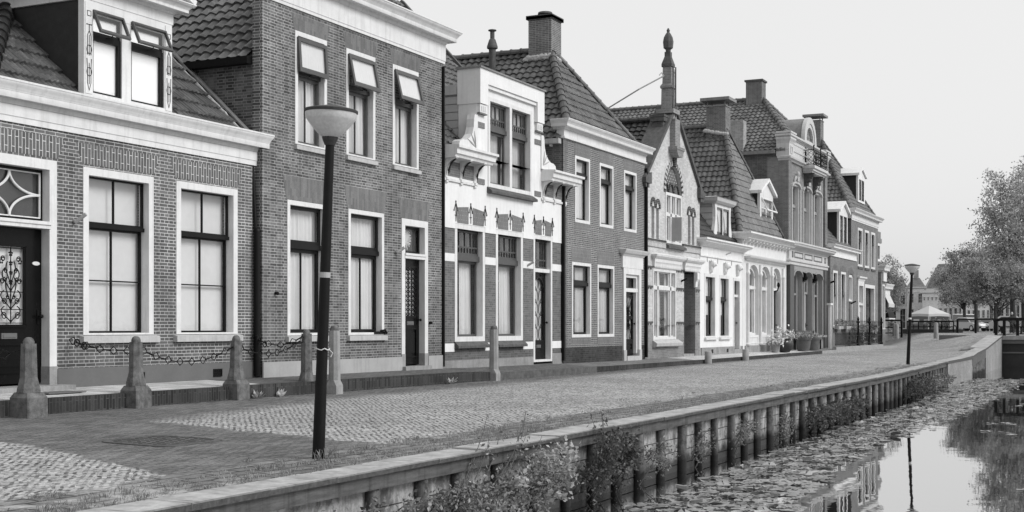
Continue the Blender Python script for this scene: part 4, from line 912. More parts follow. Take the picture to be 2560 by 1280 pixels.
        m.prism([(p0[0] + s_ * .02, 5.98), (p0[0] - s_ * .3, 5.98), (p0[0] - s_ * .3, 6.12), (p0[0] + s_ * .08, 6.12)], Y - .1, Y + .3)
    out('coping', m, 'darkstone', h)
    m = M(); m.prism([(x0, 6.2), (x1, 6.2), (cx, 8.9)], Y + .2, Y + th - .03); out('gable_back', m, 'brick5', h)
    fx = 44.0
    m = M(); m.box(fx - .24, fx + .24, Y - .08, Y + .4, 8.6, 8.95); m.box(fx - .34, fx + .34, Y - .16, Y + .48, 8.80, 8.95); m.box(fx - .26, fx + .26, Y - .20, Y + .3, 7.5, 8.6); m.prism([(fx - .4, 7.52), (fx + .4, 7.52), (fx + .2, 7.28), (fx - .2, 7.28)], Y - .3, Y + .1); m.box(fx - .42, fx + .42, Y - .32, Y + .1, 7.52, 7.62)
    fi = out('finial', m, 'brick5b', h)
    m = M()
    sq = lambda r, z, yo=0: [(fx - (r := r * .6), Y + .15 + yo - r, z), (fx + r, Y + .15 + yo - r, z), (fx + r, Y + .15 + yo + r, z), (fx - r, Y + .15 + yo + r, z)]
    m.loft([sq(.33, 8.95), sq(.31, 9.7)]); m.loft([sq(.37, 9.7), sq(.37, 9.78), sq(.28, 9.86)]); m.loft([sq(.27, 9.86), sq(.25, 10.45)]); out('finial_shaft', m, 'brick5b', fi)
    m = M(); m.loft([sq(.31, 10.45), sq(.31, 10.55), sq(.17, 10.82)]); m.loft([sq(.17, 10.82), sq(.17, 10.98)]); m.lathe(fx, Y + .15, [(.09, 10.98), (.09, 11.06), (.165, 11.12), (.185, 11.34), (.155, 11.5), (.09, 11.62), (.045, 11.68), (.06, 11.74), (.02, 11.82)], 8, math.pi / 8)
    m.tube((fx - .15, Y - .08, 8.7), (fx - .15, Y - .08, 10.45), .025); m.tube((fx + .10, Y - .09, 8.7), (fx + .10, Y - .09, 10.45), .025); out('finial_cap', m, 'darkstone', fi)
    m = M(); m.box(fx + .24, fx + .40, Y + .02, Y + .28, 8.95, 10.3); m.loft([[(fx + .23, Y - .0, 10.3), (fx + .42, Y - .0, 10.3), (fx + .42, Y + .3, 10.3), (fx + .23, Y + .3, 10.3)], [(fx + .27, Y + .1, 10.55), (fx + .4, Y + .1, 10.55), (fx + .4, Y + .2, 10.55), (fx + .27, Y + .2, 10.55)]]); out('finial_buttress', m, 'brick5b', fi)
    m = M(); m.box(fx - .9, fx - .36, Y + .0, Y + .5, 8.45, 8.6); m.box(fx - .84, fx - .4, Y + .05, Y + .45, 8.15, 8.45); m.box(fx - .92, fx - .34, Y - .02, Y + .52, 8.6, 8.68); out('gable_stub', m, 'darkstone', h)
    m = M(); m.path([(fx - .32, Y + .2, 10.1), (fx - .9, Y + .9, 9.6), (fx - 1.3, Y + 3.6, 8.1)], .025, 6); m.path([(fx - .3, Y + .2, 10.1), (fx - .42, Y + .25, 10.2), (fx - .5, Y + .3, 10.1)], .02, 5); out('iron_stay', m, 'midpaint', fi)
    # roof behind
    kk = (8.65 - 6.1) / (cx - x0); L = math.hypot(cx - x0, 8.65 - 6.1)
    m = M(); V = Vector((cx - x0, 0, 8.65 - 6.1)).normalized(); tiles(m, (x0, 22, 6.1), Vector((0, -1, 0)), V, [(0, 0), (22 - Y - th, 0), (22 - Y - th, L), (0, L)], seed=31)
    m.quad((x1, Y + th, 6.1), (x1, 22, 6.1), (cx, 22, 8.65), (cx, Y + th, 8.65)); m.add([(x0, 22, 6.1), (cx, 22, 8.65), (x1, 22, 6.1)], [(0, 1, 2)]); rf = out('roof', m, 'tiledark', h)
    m = M(); ridge(m, (cx, 22, 8.65), (cx, Y + th, 8.65), .12, .34); out('ridge_tiles', m, 'tiledark', rf)
    m = M(); n_ = Vector((-V.z, 0, V.x)); c = Vector((x0, 18.9, 6.1)) + V * L * .78 + n_ * .08; m.obox(c, V * .35, Vector((0, .3, 0)), n_ * .06); out('skylight', m, 'zinc', rf)
    m = M(); m.tube((44.95, Y, 2.98), (45.02, Y - .2, 3.08), .035); out('flag_holder', m, 'pipe', h)
    return h
house_gable()

# ---- small white house with lion heads
def stucco_window_house():
    Y = 15.1; x0, x1 = 47.14, 52.72
    h = thing('terraced_house', 'low white stuccoed house with three lion heads above its windows and a boarded dormer', 'house', (x0, Y, .33), 'terraced houses along the quay')
    gf = [(47.68, 49.10), (49.56, 50.92)]; dr = (51.44, 52.44, .3, 3.33)
    m = M(); wall_front(m, x0, x1, .1, 4.5, Y, [(a, b, .97, 3.38) for a, b in gf] + [dr]); body(m, x0, x1, Y, 22, .1, 4.6); out('wall', m, 'stucco', h)
    m = M(); m.box(x0 + .05, 51.44, Y - .05, Y + .02, .1, .58); m.box(52.44, x1, Y - .05, Y + .02, .1, .58); out('plinth', m, 'plinthstone', h)
    for vx in (48.4, 50.4): m = M(); m.box(vx, vx + .22, Y - .058, Y - .051, .36, .5); out('vent', m, 'iron', h)
    for a, b in gf: win(h, Y, a, b, .97, 3.38, fw=.13, pd=.16, tr=2.42, cur='half', bar=.10, fb=.04, sw=.06, sill=SILL(.1, .1, .06, 'white'))
    m = M(); frame_box(m, dr[0], dr[1], .4, 3.33, Y - .02, Y + .25, .12, 0); m.box(dr[0], dr[1], Y + .05, Y + .25, 2.56, 2.66); out('door_frame', m, 'white', h)
    m, g = M(), M(); grid_sash(m, g, dr[0] + .12, dr[1] - .12, 2.66, 3.21, Y + .14, w=.05); fl = out('fanlight', m, 'sashgrey', h); out('pane', g, 'glass', fl); m = M(); m.box(dr[0] + .1, dr[1] - .1, Y + .27, Y + .28, 2.6, 3.3); out('backing', m, 'soil_dark_room', fl)
    door_leaf(h, dr[0] + .12, dr[1] - .12, .5, 2.56, Y + .16, mat='plinthstone', letter=False)
    m = M(); m.box(dr[0], dr[1], Y - .06, Y + .2, .2, .46); out('step', m, 'stone', h)
    for c in (48.39, 50.24, 51.96):
        m = M(); m.prismx([(Y, 3.40), (Y - .06, 3.42), (Y - .12, 3.62), (Y - .05, 3.68), (Y - .05, 3.86), (Y, 3.88)], c - .11, c + .11); m.ball((c, Y - .12, 3.75), .14, .12, .15, 12, 8); m.ball((c, Y - .23, 3.71), .06, .06, .055, 8, 5)
        for s_ in (-1, 1): m.ball((c + s_ * .12, Y - .1, 3.86), .05, .04, .05, 7, 4); m.ball((c + s_ * .055, Y - .22, 3.79), .02, .015, .02, 6, 4)
        for k in range(7): t = R(30 + k * 20 - 90); m.path([(c + .12 * math.sin(t), Y - .1, 3.68 - .08 * math.cos(t)), (c + .16 * math.sin(t), Y - .08, 3.62 - .16 * math.cos(t))], [.035, .012], 5)
        out('lion_head', m, 'white2', h, 60)
    m = M()
    for xx in (48.0, 49.33, 51.2): m.tube((xx, Y - .012, 3.8), (xx, Y - .012, 4.02), .012)
    out('wall_tie', m, 'midpaint', h)
    m = M(); cornice(m, x0 - .0, x1 - .12, Y + .2, Y - .0, [(.0, 3.98), (.05, 4.0), (.05, 4.05), (.01, 4.06), (.01, 4.38)]); cornice(m, x0 + .02, x1 - .05, Y + .3, Y, [(.05, 4.38), (.14, 4.42), (.22, 4.48), (.34, 4.52), (.36, 4.58), (.40, 4.60), (.40, 4.66), (.1, 4.68)]); out('cornice', m, 'white2', h, 50)
    m = M(); m.tube((50.4, Y - .02, 4.2), (50.5, Y - .2, 4.28), .025); out('flag_holder', m, 'sill', h)
    m = M(); slope(m, (x0, Y + .05, 4.62), (x1, Y + .05, 4.62), (x1, 16.9, 7.0), (x0, 16.9, 7.0), seed=41); m.quad((x0, 16.9, 7.0), (x1, 16.9, 7.0), (x1, 22, 4.6), (x0, 22, 4.6))
    for xx in (x0 + .01, x1 - .01): gable_close(m, xx, [(Y + .06, 4.5), (16.9, 7.0), (22, 4.5)])
    rf = out('roof', m, 'tiledark', h); m = M(); ridge(m, (x0, 16.9, 7.02), (x1, 16.9, 7.02)); out('ridge_tiles', m, 'tiledark', rf)
    f = Y + .32; a, b = 49.95, 52.2
    m = M(); m.prismx([(f + .09, 4.75), (f + .09, 6.30), (17.6, 6.30), (16.8, 6.2)], a + .1, b - .1)
    for k in range(6): m.prismx([(f + .08, 4.85 + k * .25), (f + .08, 5.07 + k * .25), (17.2, 5.07 + k * .25), (17.2, 4.85 + k * .25)], a + .06, a + .101)
    dm = out('dormer', m, 'siding', h)
    m = M(); prof = [(0, 4.80), (-.08, 4.95), (-.07, 5.15), (.04, 5.4), (.1, 5.7), (.08, 6.0), (.02, 6.2)]
    for s_, xx in ((1, a), (-1, b)): m.prism([(xx + s_ * u, v) for u, v in prof] + [(xx + s_ * .3, 6.2), (xx + s_ * .3, 4.80)], f - .02, f + .1)
    m.box(a + .3, b - .3, f - .01, f + .1, 6.08, 6.2); m.box(a + .3, b - .3, f - .01, f + .1, 4.8, 4.88); m.box(51.03, 51.12, f - .01, f + .1, 4.88, 6.08); out('dormer_front', m, 'white', dm)
    ms, mg = M(), M(); grid_sash(ms, mg, a + .3, 51.03, 4.88, 6.08, f + .0, w=.07); grid_sash(ms, mg, 51.12, b - .3, 4.88, 6.08, f + .0, w=.07); out('sash', ms, 'sashgrey', dm); out('pane', mg, 'glass', dm)
    m = M()
    for p, q in ((a + .35, 51.0), (51.15, b - .35)): m.prism([(p, 6.1), (q, 6.1), (q, 4.95), (q - .12, 4.95), (q - .35, 5.7)], f + .06, f + .066)
    out('curtain', m, 'curtaingrey', dm)
    m = M(); cornice(m, a - .05, b + .02, 17.8, f - .04, [(.0, 6.2), (.06, 6.22), (.14, 6.3), (.16, 6.42), (.18, 6.44), (.1, 6.47)]); out('dormer_roof', m, 'siding', dm)
    return h
stucco_window_house()

# ---- white house with three arches
def arched_house():
    Y = 15.1; x0, x1 = 52.75, 60.0
    h = thing('terraced_house', 'white house with three arched openings, dentil cornice, gabled dormer and steep hipped roof', 'house', (x0, Y, .3), 'terraced houses along the quay')
    ap = [(53.72, 55.28), (55.55, 57.18)]; dr = (57.46, 59.0)
    m = M(); wall_front(m, x0, x1, .1, 5.0, Y, [(a, b, 1.02, 3.98) for a, b in ap] + [(*dr, .3, 3.98)], .35); body(m, x0, x1, Y, 24, .1, 5.1)
    for a, b in ap + [dr]: arch_fill(m, a, b, 3.48, 3.97, Y - .001, Y + .34, 14, topz=3.985)
    out('wall', m, 'white', h)
    for a, b in ((53.1, 55.40), (55.46, 57.3), (59.05, 60.0)): m = M(); m.box(a, b, Y - .05, Y + .02, .1, .58); out('plinth', m, 'plinthstone', h)
    for c in (53.45, 55.42, 57.32, 59.25):
        m = M(); m.lathe(c, Y - .04, [(.11, .58), (.13, .60), (.13, .66), (.08, .70), (.075, 3.5), (.11, 3.55), (.11, 3.62), (.08, 3.66), (.08, 4.0)], 12); out('column', m, 'white', h, 50)
    for a, b in ap:
        m = M(); frame_box(m, a + .12, b - .12, .66, .96, Y - .02, Y - .001, .04); out('panel', m, 'white2', h)
    for a, b in ap + [dr]:
        m = M(); z0 = 1.04 if (a, b) != dr else 2.95
        m.box(a, a + .16, Y + .16, Y + .34, z0, 3.5); m.box(b - .16, b, Y + .16, Y + .34, z0, 3.5); m.box(a, b, Y + .14, Y + .34, 2.95, 3.08); arch_band(m, a + .16, b - .16, 3.46, 3.80, .2, Y + .16, Y + .33, 14)
        if (a, b) != dr: m.box(a, b, Y + .14, Y + .34, 1.0, 1.10)
        w = out('window', m, 'white', h); ms, mg = M(), M()
        grid_sash(ms, mg, a + .14, b - .14, 3.08, 3.9, Y + .24, w=.03)
        if (a, b) != dr: grid_sash(ms, mg, a + .16, b - .16, 1.1, 2.95, Y + .24, w=.04); ms.box(a + .32, a + .38, Y + .22, Y + .28, 1.1, 2.95)
        out('sash', ms, 'white', w); out('pane', mg, 'glass', w)
        m = M(); m.box(a + .4, b, Y + .36, Y + .37, 2.0 if (a, b) != dr else 3.0, 3.05); out('blind', m, 'plinthlight', w)
    door_leaf(h, dr[0] + .02, dr[1] - .02, .42, 2.95, Y + .24, mat='sash', glass=(dr[0] + .5, dr[1] - .25, 1.3, 2.8))
    m = M(); m.box(dr[0], dr[1], Y - .1, Y + .3, .2, .40); out('step', m, 'stone', h)
    m = M(); cornice(m, 53.3, 59.6, Y + .05, Y - .02, [(.02, 4.10), (.06, 4.13), (.06, 4.18), (.22, 4.22), (.26, 4.28), (.02, 4.34)]); out('shop_cornice', m, 'white2', h)
    m = M(); cornice(m, x0 + .02, x1, Y + .1, Y - .02, [(0, 4.36), (0, 4.9)]); out('frieze', m, 'white', h)
    m = M(); cornice(m, x0 + .05, x1 - .02, Y + .4, Y - .03, [(.03, 4.86), (.05, 4.96), (.30, 4.99), (.32, 5.04), (.36, 5.06), (.40, 5.14), (.46, 5.18), (.46, 5.24), (.1, 5.27)]); co_ = out('cornice', m, 'white2', h, 50)
    for i in range(13):
        m = M(); c = x0 + .3 + i * .545; m.prismx([(Y - .03, 4.76), (Y - .09, 4.78), (Y - .14, 4.86), (Y - .26, 4.90), (Y - .26, 4.985), (Y - .03, 4.985)], c - .07, c + .07); out('modillion', m, 'white2', co_)
    rf = hip_roof(h, x0, x1, Y, 5.15, 5.18, 56.4, 16.95, 10.2, 24, 'tile2', 51)
    chimney(h, 56.0, 56.75, 16.78, 17.65, 9.2, 11.02, cap='raised')
    r_ = random.Random(8); m = M()
    for k in range(40): t = k / 39; m.ball((55.96, 17.7 - 1.0 * t, 9.95 - .22 * t + .06 * r_.random()), .09, .1, .07, 7, 4)
    out('flashing', m, 'lead', rf)
    f = Y + .42; a, b = 56.95, 59.15
    m = M(); m.prismx([(f + .09, 5.1), (f + .09, 7.28), (16.6, 7.28), (16.6, 7.0)], a + .02, b - .02); dm = out('dormer', m, 'slate', h)
    m = M(); frame_box(m, a, b, 5.36, 7.3, f - .02, f + .1, .26, .1); m.prism([(a, 7.3), (b, 7.3), ((a + b) / 2, 7.75)], f - .02, f + .1); m.box(58.0, 58.1, f - .01, f + .1, 5.46, 6.75); m.box(a + .26, b - .26, f - .01, f + .08, 5.95, 6.02); out('dormer_front', m, 'white', dm)
    ms, mg = M(), M(); grid_sash(ms, mg, a + .26, 58.0, 5.46, 6.65, f + .0, w=.05); grid_sash(ms, mg, 58.1, b - .26, 5.46, 6.65, f + .0, w=.05); out('sash', ms, 'white', dm); out('pane', mg, 'glass', dm)
    open_sash(dm, a + .24, b - .24, 6.42, 7.06, f - .01, 24, 'white', .06)
    m = M(); m.box(a + .2, b - .2, f + .06, f + .066, 5.4, 7.1); out('blind', m, 'curtaingrey', dm)
    m = M(); c = (a + b) / 2
    for s_, xx in ((-1, a - .25), (1, b + .25)): m.prism([(xx, 7.22), (c, 7.84), (c, 7.98), (xx, 7.36)], f - .16, 16.9)
    out('dormer_roof', m, 'white2', dm)
    m = M(); m.path([(57.42, Y - .02, 2.9), (57.42, Y - .25, 2.95), (57.42, Y - .3, 3.1)], .03, 6); m.ball((57.42, Y - .3, 3.2), .07, .07, .12, 8, 6); out('wall_lantern', m, 'iron', h)
    return h
arched_house()
# ---- tall house with shopfront, attic and balcony
def balcony_house():
    Y = 15.1; x0, x1 = 60.05, 68.05
    h = thing('terraced_house', 'tall grey brick house with iron balcony under an arched attic dormer, above a grey shopfront', 'house', (x0, Y, .3), 'terraced houses along the quay')
    up = [(60.99, 62.54), (63.22, 64.82), (65.42, 67.06)]
    m = M(); wall_front(m, x0, x1, 5.0, 9.2, Y, [(a, b, 5.15, 8.12) for a, b in up], .3)
    for a, b in up: arch_fill(m, a, b, 7.9, 8.11, Y - .001, Y + .29, 10, topz=8.125)
    m.quad((x0, Y + .9, 5.), (x0, Y, 5.), (x0, Y, 9.2), (x0, Y + .9, 9.2)); out('wall', m, 'brick8', h)
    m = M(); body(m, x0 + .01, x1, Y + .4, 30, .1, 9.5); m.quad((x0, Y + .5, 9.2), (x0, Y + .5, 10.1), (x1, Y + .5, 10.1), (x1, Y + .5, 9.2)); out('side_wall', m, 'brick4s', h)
    for q, (a, b) in enumerate(((x0 - .02, x0 + .5), (x1 - .5, x1 + .02))): m = M(); m.box(a, b, Y - .10, Y + .4, 5.07, 9.1); out('pilaster', m, 'brick9', h)
    for i, (a, b) in enumerate(up):
        w = win(h, Y, a, b, 5.15, 8.12, fw=.13, pd=.24, tr=7.05, fm='cream', sm='greypaint', cur='full', cm='midpaint' , bar=.09, fb=.06, sw=.07, proud=-.02)
        m = M(); arch_band(m, a, b, 7.9, 8.1, .1, Y - .08, Y + .02, 12); m.box(a - .1, a + .02, Y - .05, Y, 5.1, 7.9); m.box(b - .02, b + .1, Y - .05, Y, 5.1, 7.9)
        m.prismx([(Y, 8.15), (Y - .14, 8.2), (Y - .16, 8.4), (Y - .06, 8.5), (Y, 8.62)], (a + b) / 2 - .14, (a + b) / 2 + .14)
        for s_ in (-1, 1): m.path([((a + b) / 2 + s_ * (.16 + .32 * t), Y - .05, 8.36 - .14 * t + .06 * math.sin(t * 6)) for t in (0, .25, .5, .75, 1)], [.09, .08, .07, .05, .03], 6)
        m.ball(((a + b) / 2, Y - .12, 8.55), .1, .08, .13, 8, 6); out('window_hood', m, 'sill', h)
    m = M(); cornice(m, x0, x1, Y + .4, Y - .06, [(.03, 9.02), (.05, 9.08), (.16, 9.12), (.18, 9.2), (.02, 9.24), (.02, 9.5), (.06, 9.52), (.06, 9.58), (.02, 9.6), (.02, 9.82), (.05, 9.86), (.05, 9.92), (.02, 9.94), (.02, 10.0)]); out('attic_band', m, 'cream', h)
    m = M(); cornice(m, x0, x1, Y + .5, Y - .05, [(.02, 10.0), (.08, 10.04), (.1, 10.1), (.2, 10.14), (.2, 10.22), (.05, 10.25)]); out('cornice', m, 'cream', h, 50)
    for a, b in ((x0 - .05, x0 + .8), (x1 - .8, x1 + .05)):
        m = M(); cornice(m, a, b, Y + .47, Y - .13, [(.0, 9.22), (.0, 9.8), (.04, 9.9), (.1, 10.0), (.1, 10.08), (.04, 10.1), (.04, 10.22), (.12, 10.26), (.12, 10.34), (.02, 10.36)]); frame_box(m, (a + b) / 2 - .18, (a + b) / 2 + .18, 9.35, 9.7, Y - .16, Y - .132, .05); out('attic_pier', m, 'cream', h)
    rf = hip_roof(h, x0, x1, Y, 9.5, 10.15, 64.1, 17.3, 12.6, 30, 'tilelight', 61)
    m = M(); m.box(x0 - .26, x0 + .02, Y + .5, 30, 9.34, 9.5); out('gutter', m, 'zinc', rf)
    chimney(h, 63.7, 64.45, 17.25, 18.05, 11.8, 13.45)
    chimney(h, 60.1, 60.62, 17.15, 17.95, 9.0, 11.0, 'chimneylight', cap=None)
    # arched dormer with barrel roof
    a, b = 63.28, 65.68; c = (a + b) / 2; r = (b - a) / 2; zs = 10.35; f = Y - .02
    m = M(); arch_fill_ = [(c - r * math.cos(math.pi * i / 18), zs + r * math.sin(math.pi * i / 18)) for i in range(19)]
    m.loft([[(x, y, z) for x, z in [(a, 9.6)] + arch_fill_ + [(b, 9.6)]] for y in (f + .12, 19.2)]); dm = out('arched_dormer', m, 'zinc', h, 35)
    m = M(); arch_band(m, a + .26, b - .26, zs, zs + r - .26, .30, f - .06, f + .12, 22); arch_band(m, a + .46, b - .46, zs, zs + r - .46, .19, f - .02, f + .12, 22)
    for p, q, e in ((a - .04, a + .3, .06), (b - .3, b + .04, .06), (a + .27, a + .46, .02), (b - .46, b - .27, .02)): m.box(p, q, f - e, f + .12, 9.1, zs)
    m.box(a + .4, b - .4, f, f + .1, 10.32, 10.42); out('dormer_arch', m, 'cream', dm)
    m = M(); arch_fill(m, a + .44, b - .44, zs, zs + r - .46, f + .06, f + .1, 14, topz=zs + r - .3); out('arch_spandrel', m, 'cream', dm)
    ms, mg = M(), M(); grid_sash(ms, mg, a + .46, b - .46, 9.2, 10.32, f + .05, 2, 1, w=.1); grid_sash(ms, mg, a + .46, b - .46, 10.42, zs + r - .46, f + .05, 2, 1, w=.06); out('sash', ms, 'greypaint', dm); out('pane', mg, 'glass', dm)
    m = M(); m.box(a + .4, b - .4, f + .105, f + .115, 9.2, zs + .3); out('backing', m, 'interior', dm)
    # balcony
    m = M(); m.box(62.95, 65.95, Y - .62, Y - .02, 8.95, 9.08); m.box(63.03, 65.87, Y - .54, Y - .02, 8.84, 8.949); m.box(63.1, 65.8, Y - .46, Y - .02, 8.76, 8.839); ba = out('balcony', m, 'cream', h)
    m = M(); yy = Y - .57
    def rail(p, q, n):
        p, q = Vector(p), Vector(q)
        for z in (9.14, 9.82): m.bar(p + Vector((0, 0, z)), q + Vector((0, 0, z)), .03, .04)
        for i in range(n + 1):
            o = p.lerp(q, i / n); m.tube(o + Vector((0, 0, 9.08)), o + Vector((0, 0, 9.86)), .014, n=5)
            if i < n:
                o2 = p.lerp(q, (i + .5) / n); d = (q - p).normalized()
                m.path([o2 + d * (.1 * math.sin(t * 6.28)) + Vector((0, 0, 9.2 + .56 * t)) for t in [j / 12 for j in range(13)]], .013, 4); m.path([o2 - d * (.1 * math.sin(t * 6.28)) + Vector((0, 0, 9.2 + .56 * t)) for t in [j / 12 for j in range(13)]], .013, 4)
    rail((63.0, yy, 0), (65.9, yy, 0), 9); rail((63.0, Y - .02, 0), (63.0, yy, 0), 2); rail((65.9, Y - .02, 0), (65.9, yy, 0), 2)
    for xx in (63.0, 64.45, 65.9): m.tube((xx, yy, 9.08), (xx, yy, 9.98), .022); m.ball((xx, yy, 10.0), .04, .04, .05, 8, 5)
    out('balcony_rail', m, 'iron', ba)
    for xx in (63.5, 65.3):
        m = M(); m.prismx([(Y, 7.95), (Y - .05, 7.9), (Y - .12, 8.02), (Y - .10, 8.2), (Y - .2, 8.32), (Y - .34, 8.4), (Y - .42, 8.58), (Y - .5, 8.66), (Y - .5, 8.76), (Y, 8.76)], xx - .09, xx + .09)
        for yv, zv, q in ((Y - .08, 8.0, .1), (Y - .28, 8.42, .12), (Y - .44, 8.66, .1), (Y - .14, 8.24, .1)): m.ball((xx, yv, zv), .13, q, q, 8, 6)
        out('bracket', m, 'darkstone', ba)
    # shopfront
    sx0, sx1 = 60.0, 68.1
    for a, b in ((60.1, 60.85), (67.15, 68.0)): m = M(); m.box(a, b, Y - .16, Y + .3, .2, 4.2); out('shop_pilaster', m, 'sashgrey', h)
    op = [(60.95, 62.62), (62.95, 64.68), (65.0, 66.95)]
    m = M(); wall_front(m, 60.85, 67.15, .2, 4.25, Y - .10, [(a, b, .95 if i != 1 else .3, 4.02) for i, (a, b) in enumerate(op)], .45)
    for a, b in op: arch_fill(m, a, b, 3.72, 4.01, Y - .101, Y + .30, 12, topz=4.025); arch_band(m, a, b, 3.72, 4.0, .09, Y - .15, Y - .101, 12)
    out('shopfront', m, 'greypaint', h)
    for xx in (62.79, 64.84):
        m = M(); m.prismx([(Y - .1, 3.5), (Y - .2, 3.56), (Y - .3, 3.9), (Y - .1, 3.98)], xx - .12, xx + .12); m.ball((xx, Y - .24, 3.72), .13, .1, .16, 8, 6); out('console', m, 'sash', h)
        m = M(); m.lathe(xx, Y - .12, [(.1, .5), (.1, .7), (.07, .75), (.06, 3.4), (.1, 3.5)], 10); out('column', m, 'greypaint', h, 50)
    for i, (a, b) in enumerate(op):
        m = M(); z0 = .95 if i != 1 else 2.95; frame_box(m, a, b, z0, 4.0, Y + .12, Y + .3, .2, .1)
        if i != 1: m.box(a + .2, b - .2, Y + .14, Y + .28, 2.86, 2.95)
        w = out('window', m, 'greypaint', h); ms, mg = M(), M()
        grid_sash(ms, mg, a + .2, b - .2, (z0 + .1) if i == 1 else 2.95, 3.85, Y + .2, w=.05)
        if i != 1: grid_sash(ms, mg, a + .2, b - .2, 1.05, 2.86, Y + .2, w=.05)
        out('sash', ms, 'sashgrey', w); out('pane', mg, 'glass', w)
        m = M()
        if i != 1: m.box(a + .15, a + .95, Y + .40, Y + .41, 1, 3.9)
        else: m.box(a, b, Y + .40, Y + .41, 2.8, 3.9)
        out('blind', m, 'curtain' if i != 1 else 'interior', w)  # over the door: dark room-coloured sheet standing in for the unlit shop
    door_leaf(h, 63.1, 64.53, .42, 2.95, Y + .18, mat='midpaint', glass=(63.45, 64.18, 1.1, 2.7), letter=False)
    m = M(); m.box(62.9, 64.75, Y - .2, Y + .3, .2, .4); m.box(60.85, 62.8, Y - .3, Y + .1, .84, .94); m.box(64.9, 67.1, Y - .3, Y + .1, .84, .94); out('step', m, 'stone', h)
    m = M(); cornice(m, sx0, sx1, Y + .1, Y - .12, [(.0, 4.22), (.04, 4.25), (.04, 4.36), (.1, 4.4), (.1, 4.46), (.02, 4.5), (.02, 4.92)]); cornice(m, sx0 - .02, sx1, Y + .2, Y - .14, [(.02, 4.92), (.08, 4.98), (.2, 5.04), (.3, 5.1), (.32, 5.18), (.36, 5.2), (.36, 5.27), (.04, 5.36)]); out('fascia', m, 'cream', h)
    for a, b in ((60.5, 60.72), (60.95, 62.6), (62.95, 64.5), (64.85, 66.6), (67.2, 67.5)): m = M(); frame_box(m, a, b, 4.58, 4.86, Y - .16, Y - .139, .05); out('fascia_panel', m, 'sashgrey', h)
    m = M(); m.path([(68.0, Y - .18, 3.6), (68.0, Y - .5, 3.7)], .05, 6); out('flag_holder', m, 'iron', h)
    return h
balcony_house()

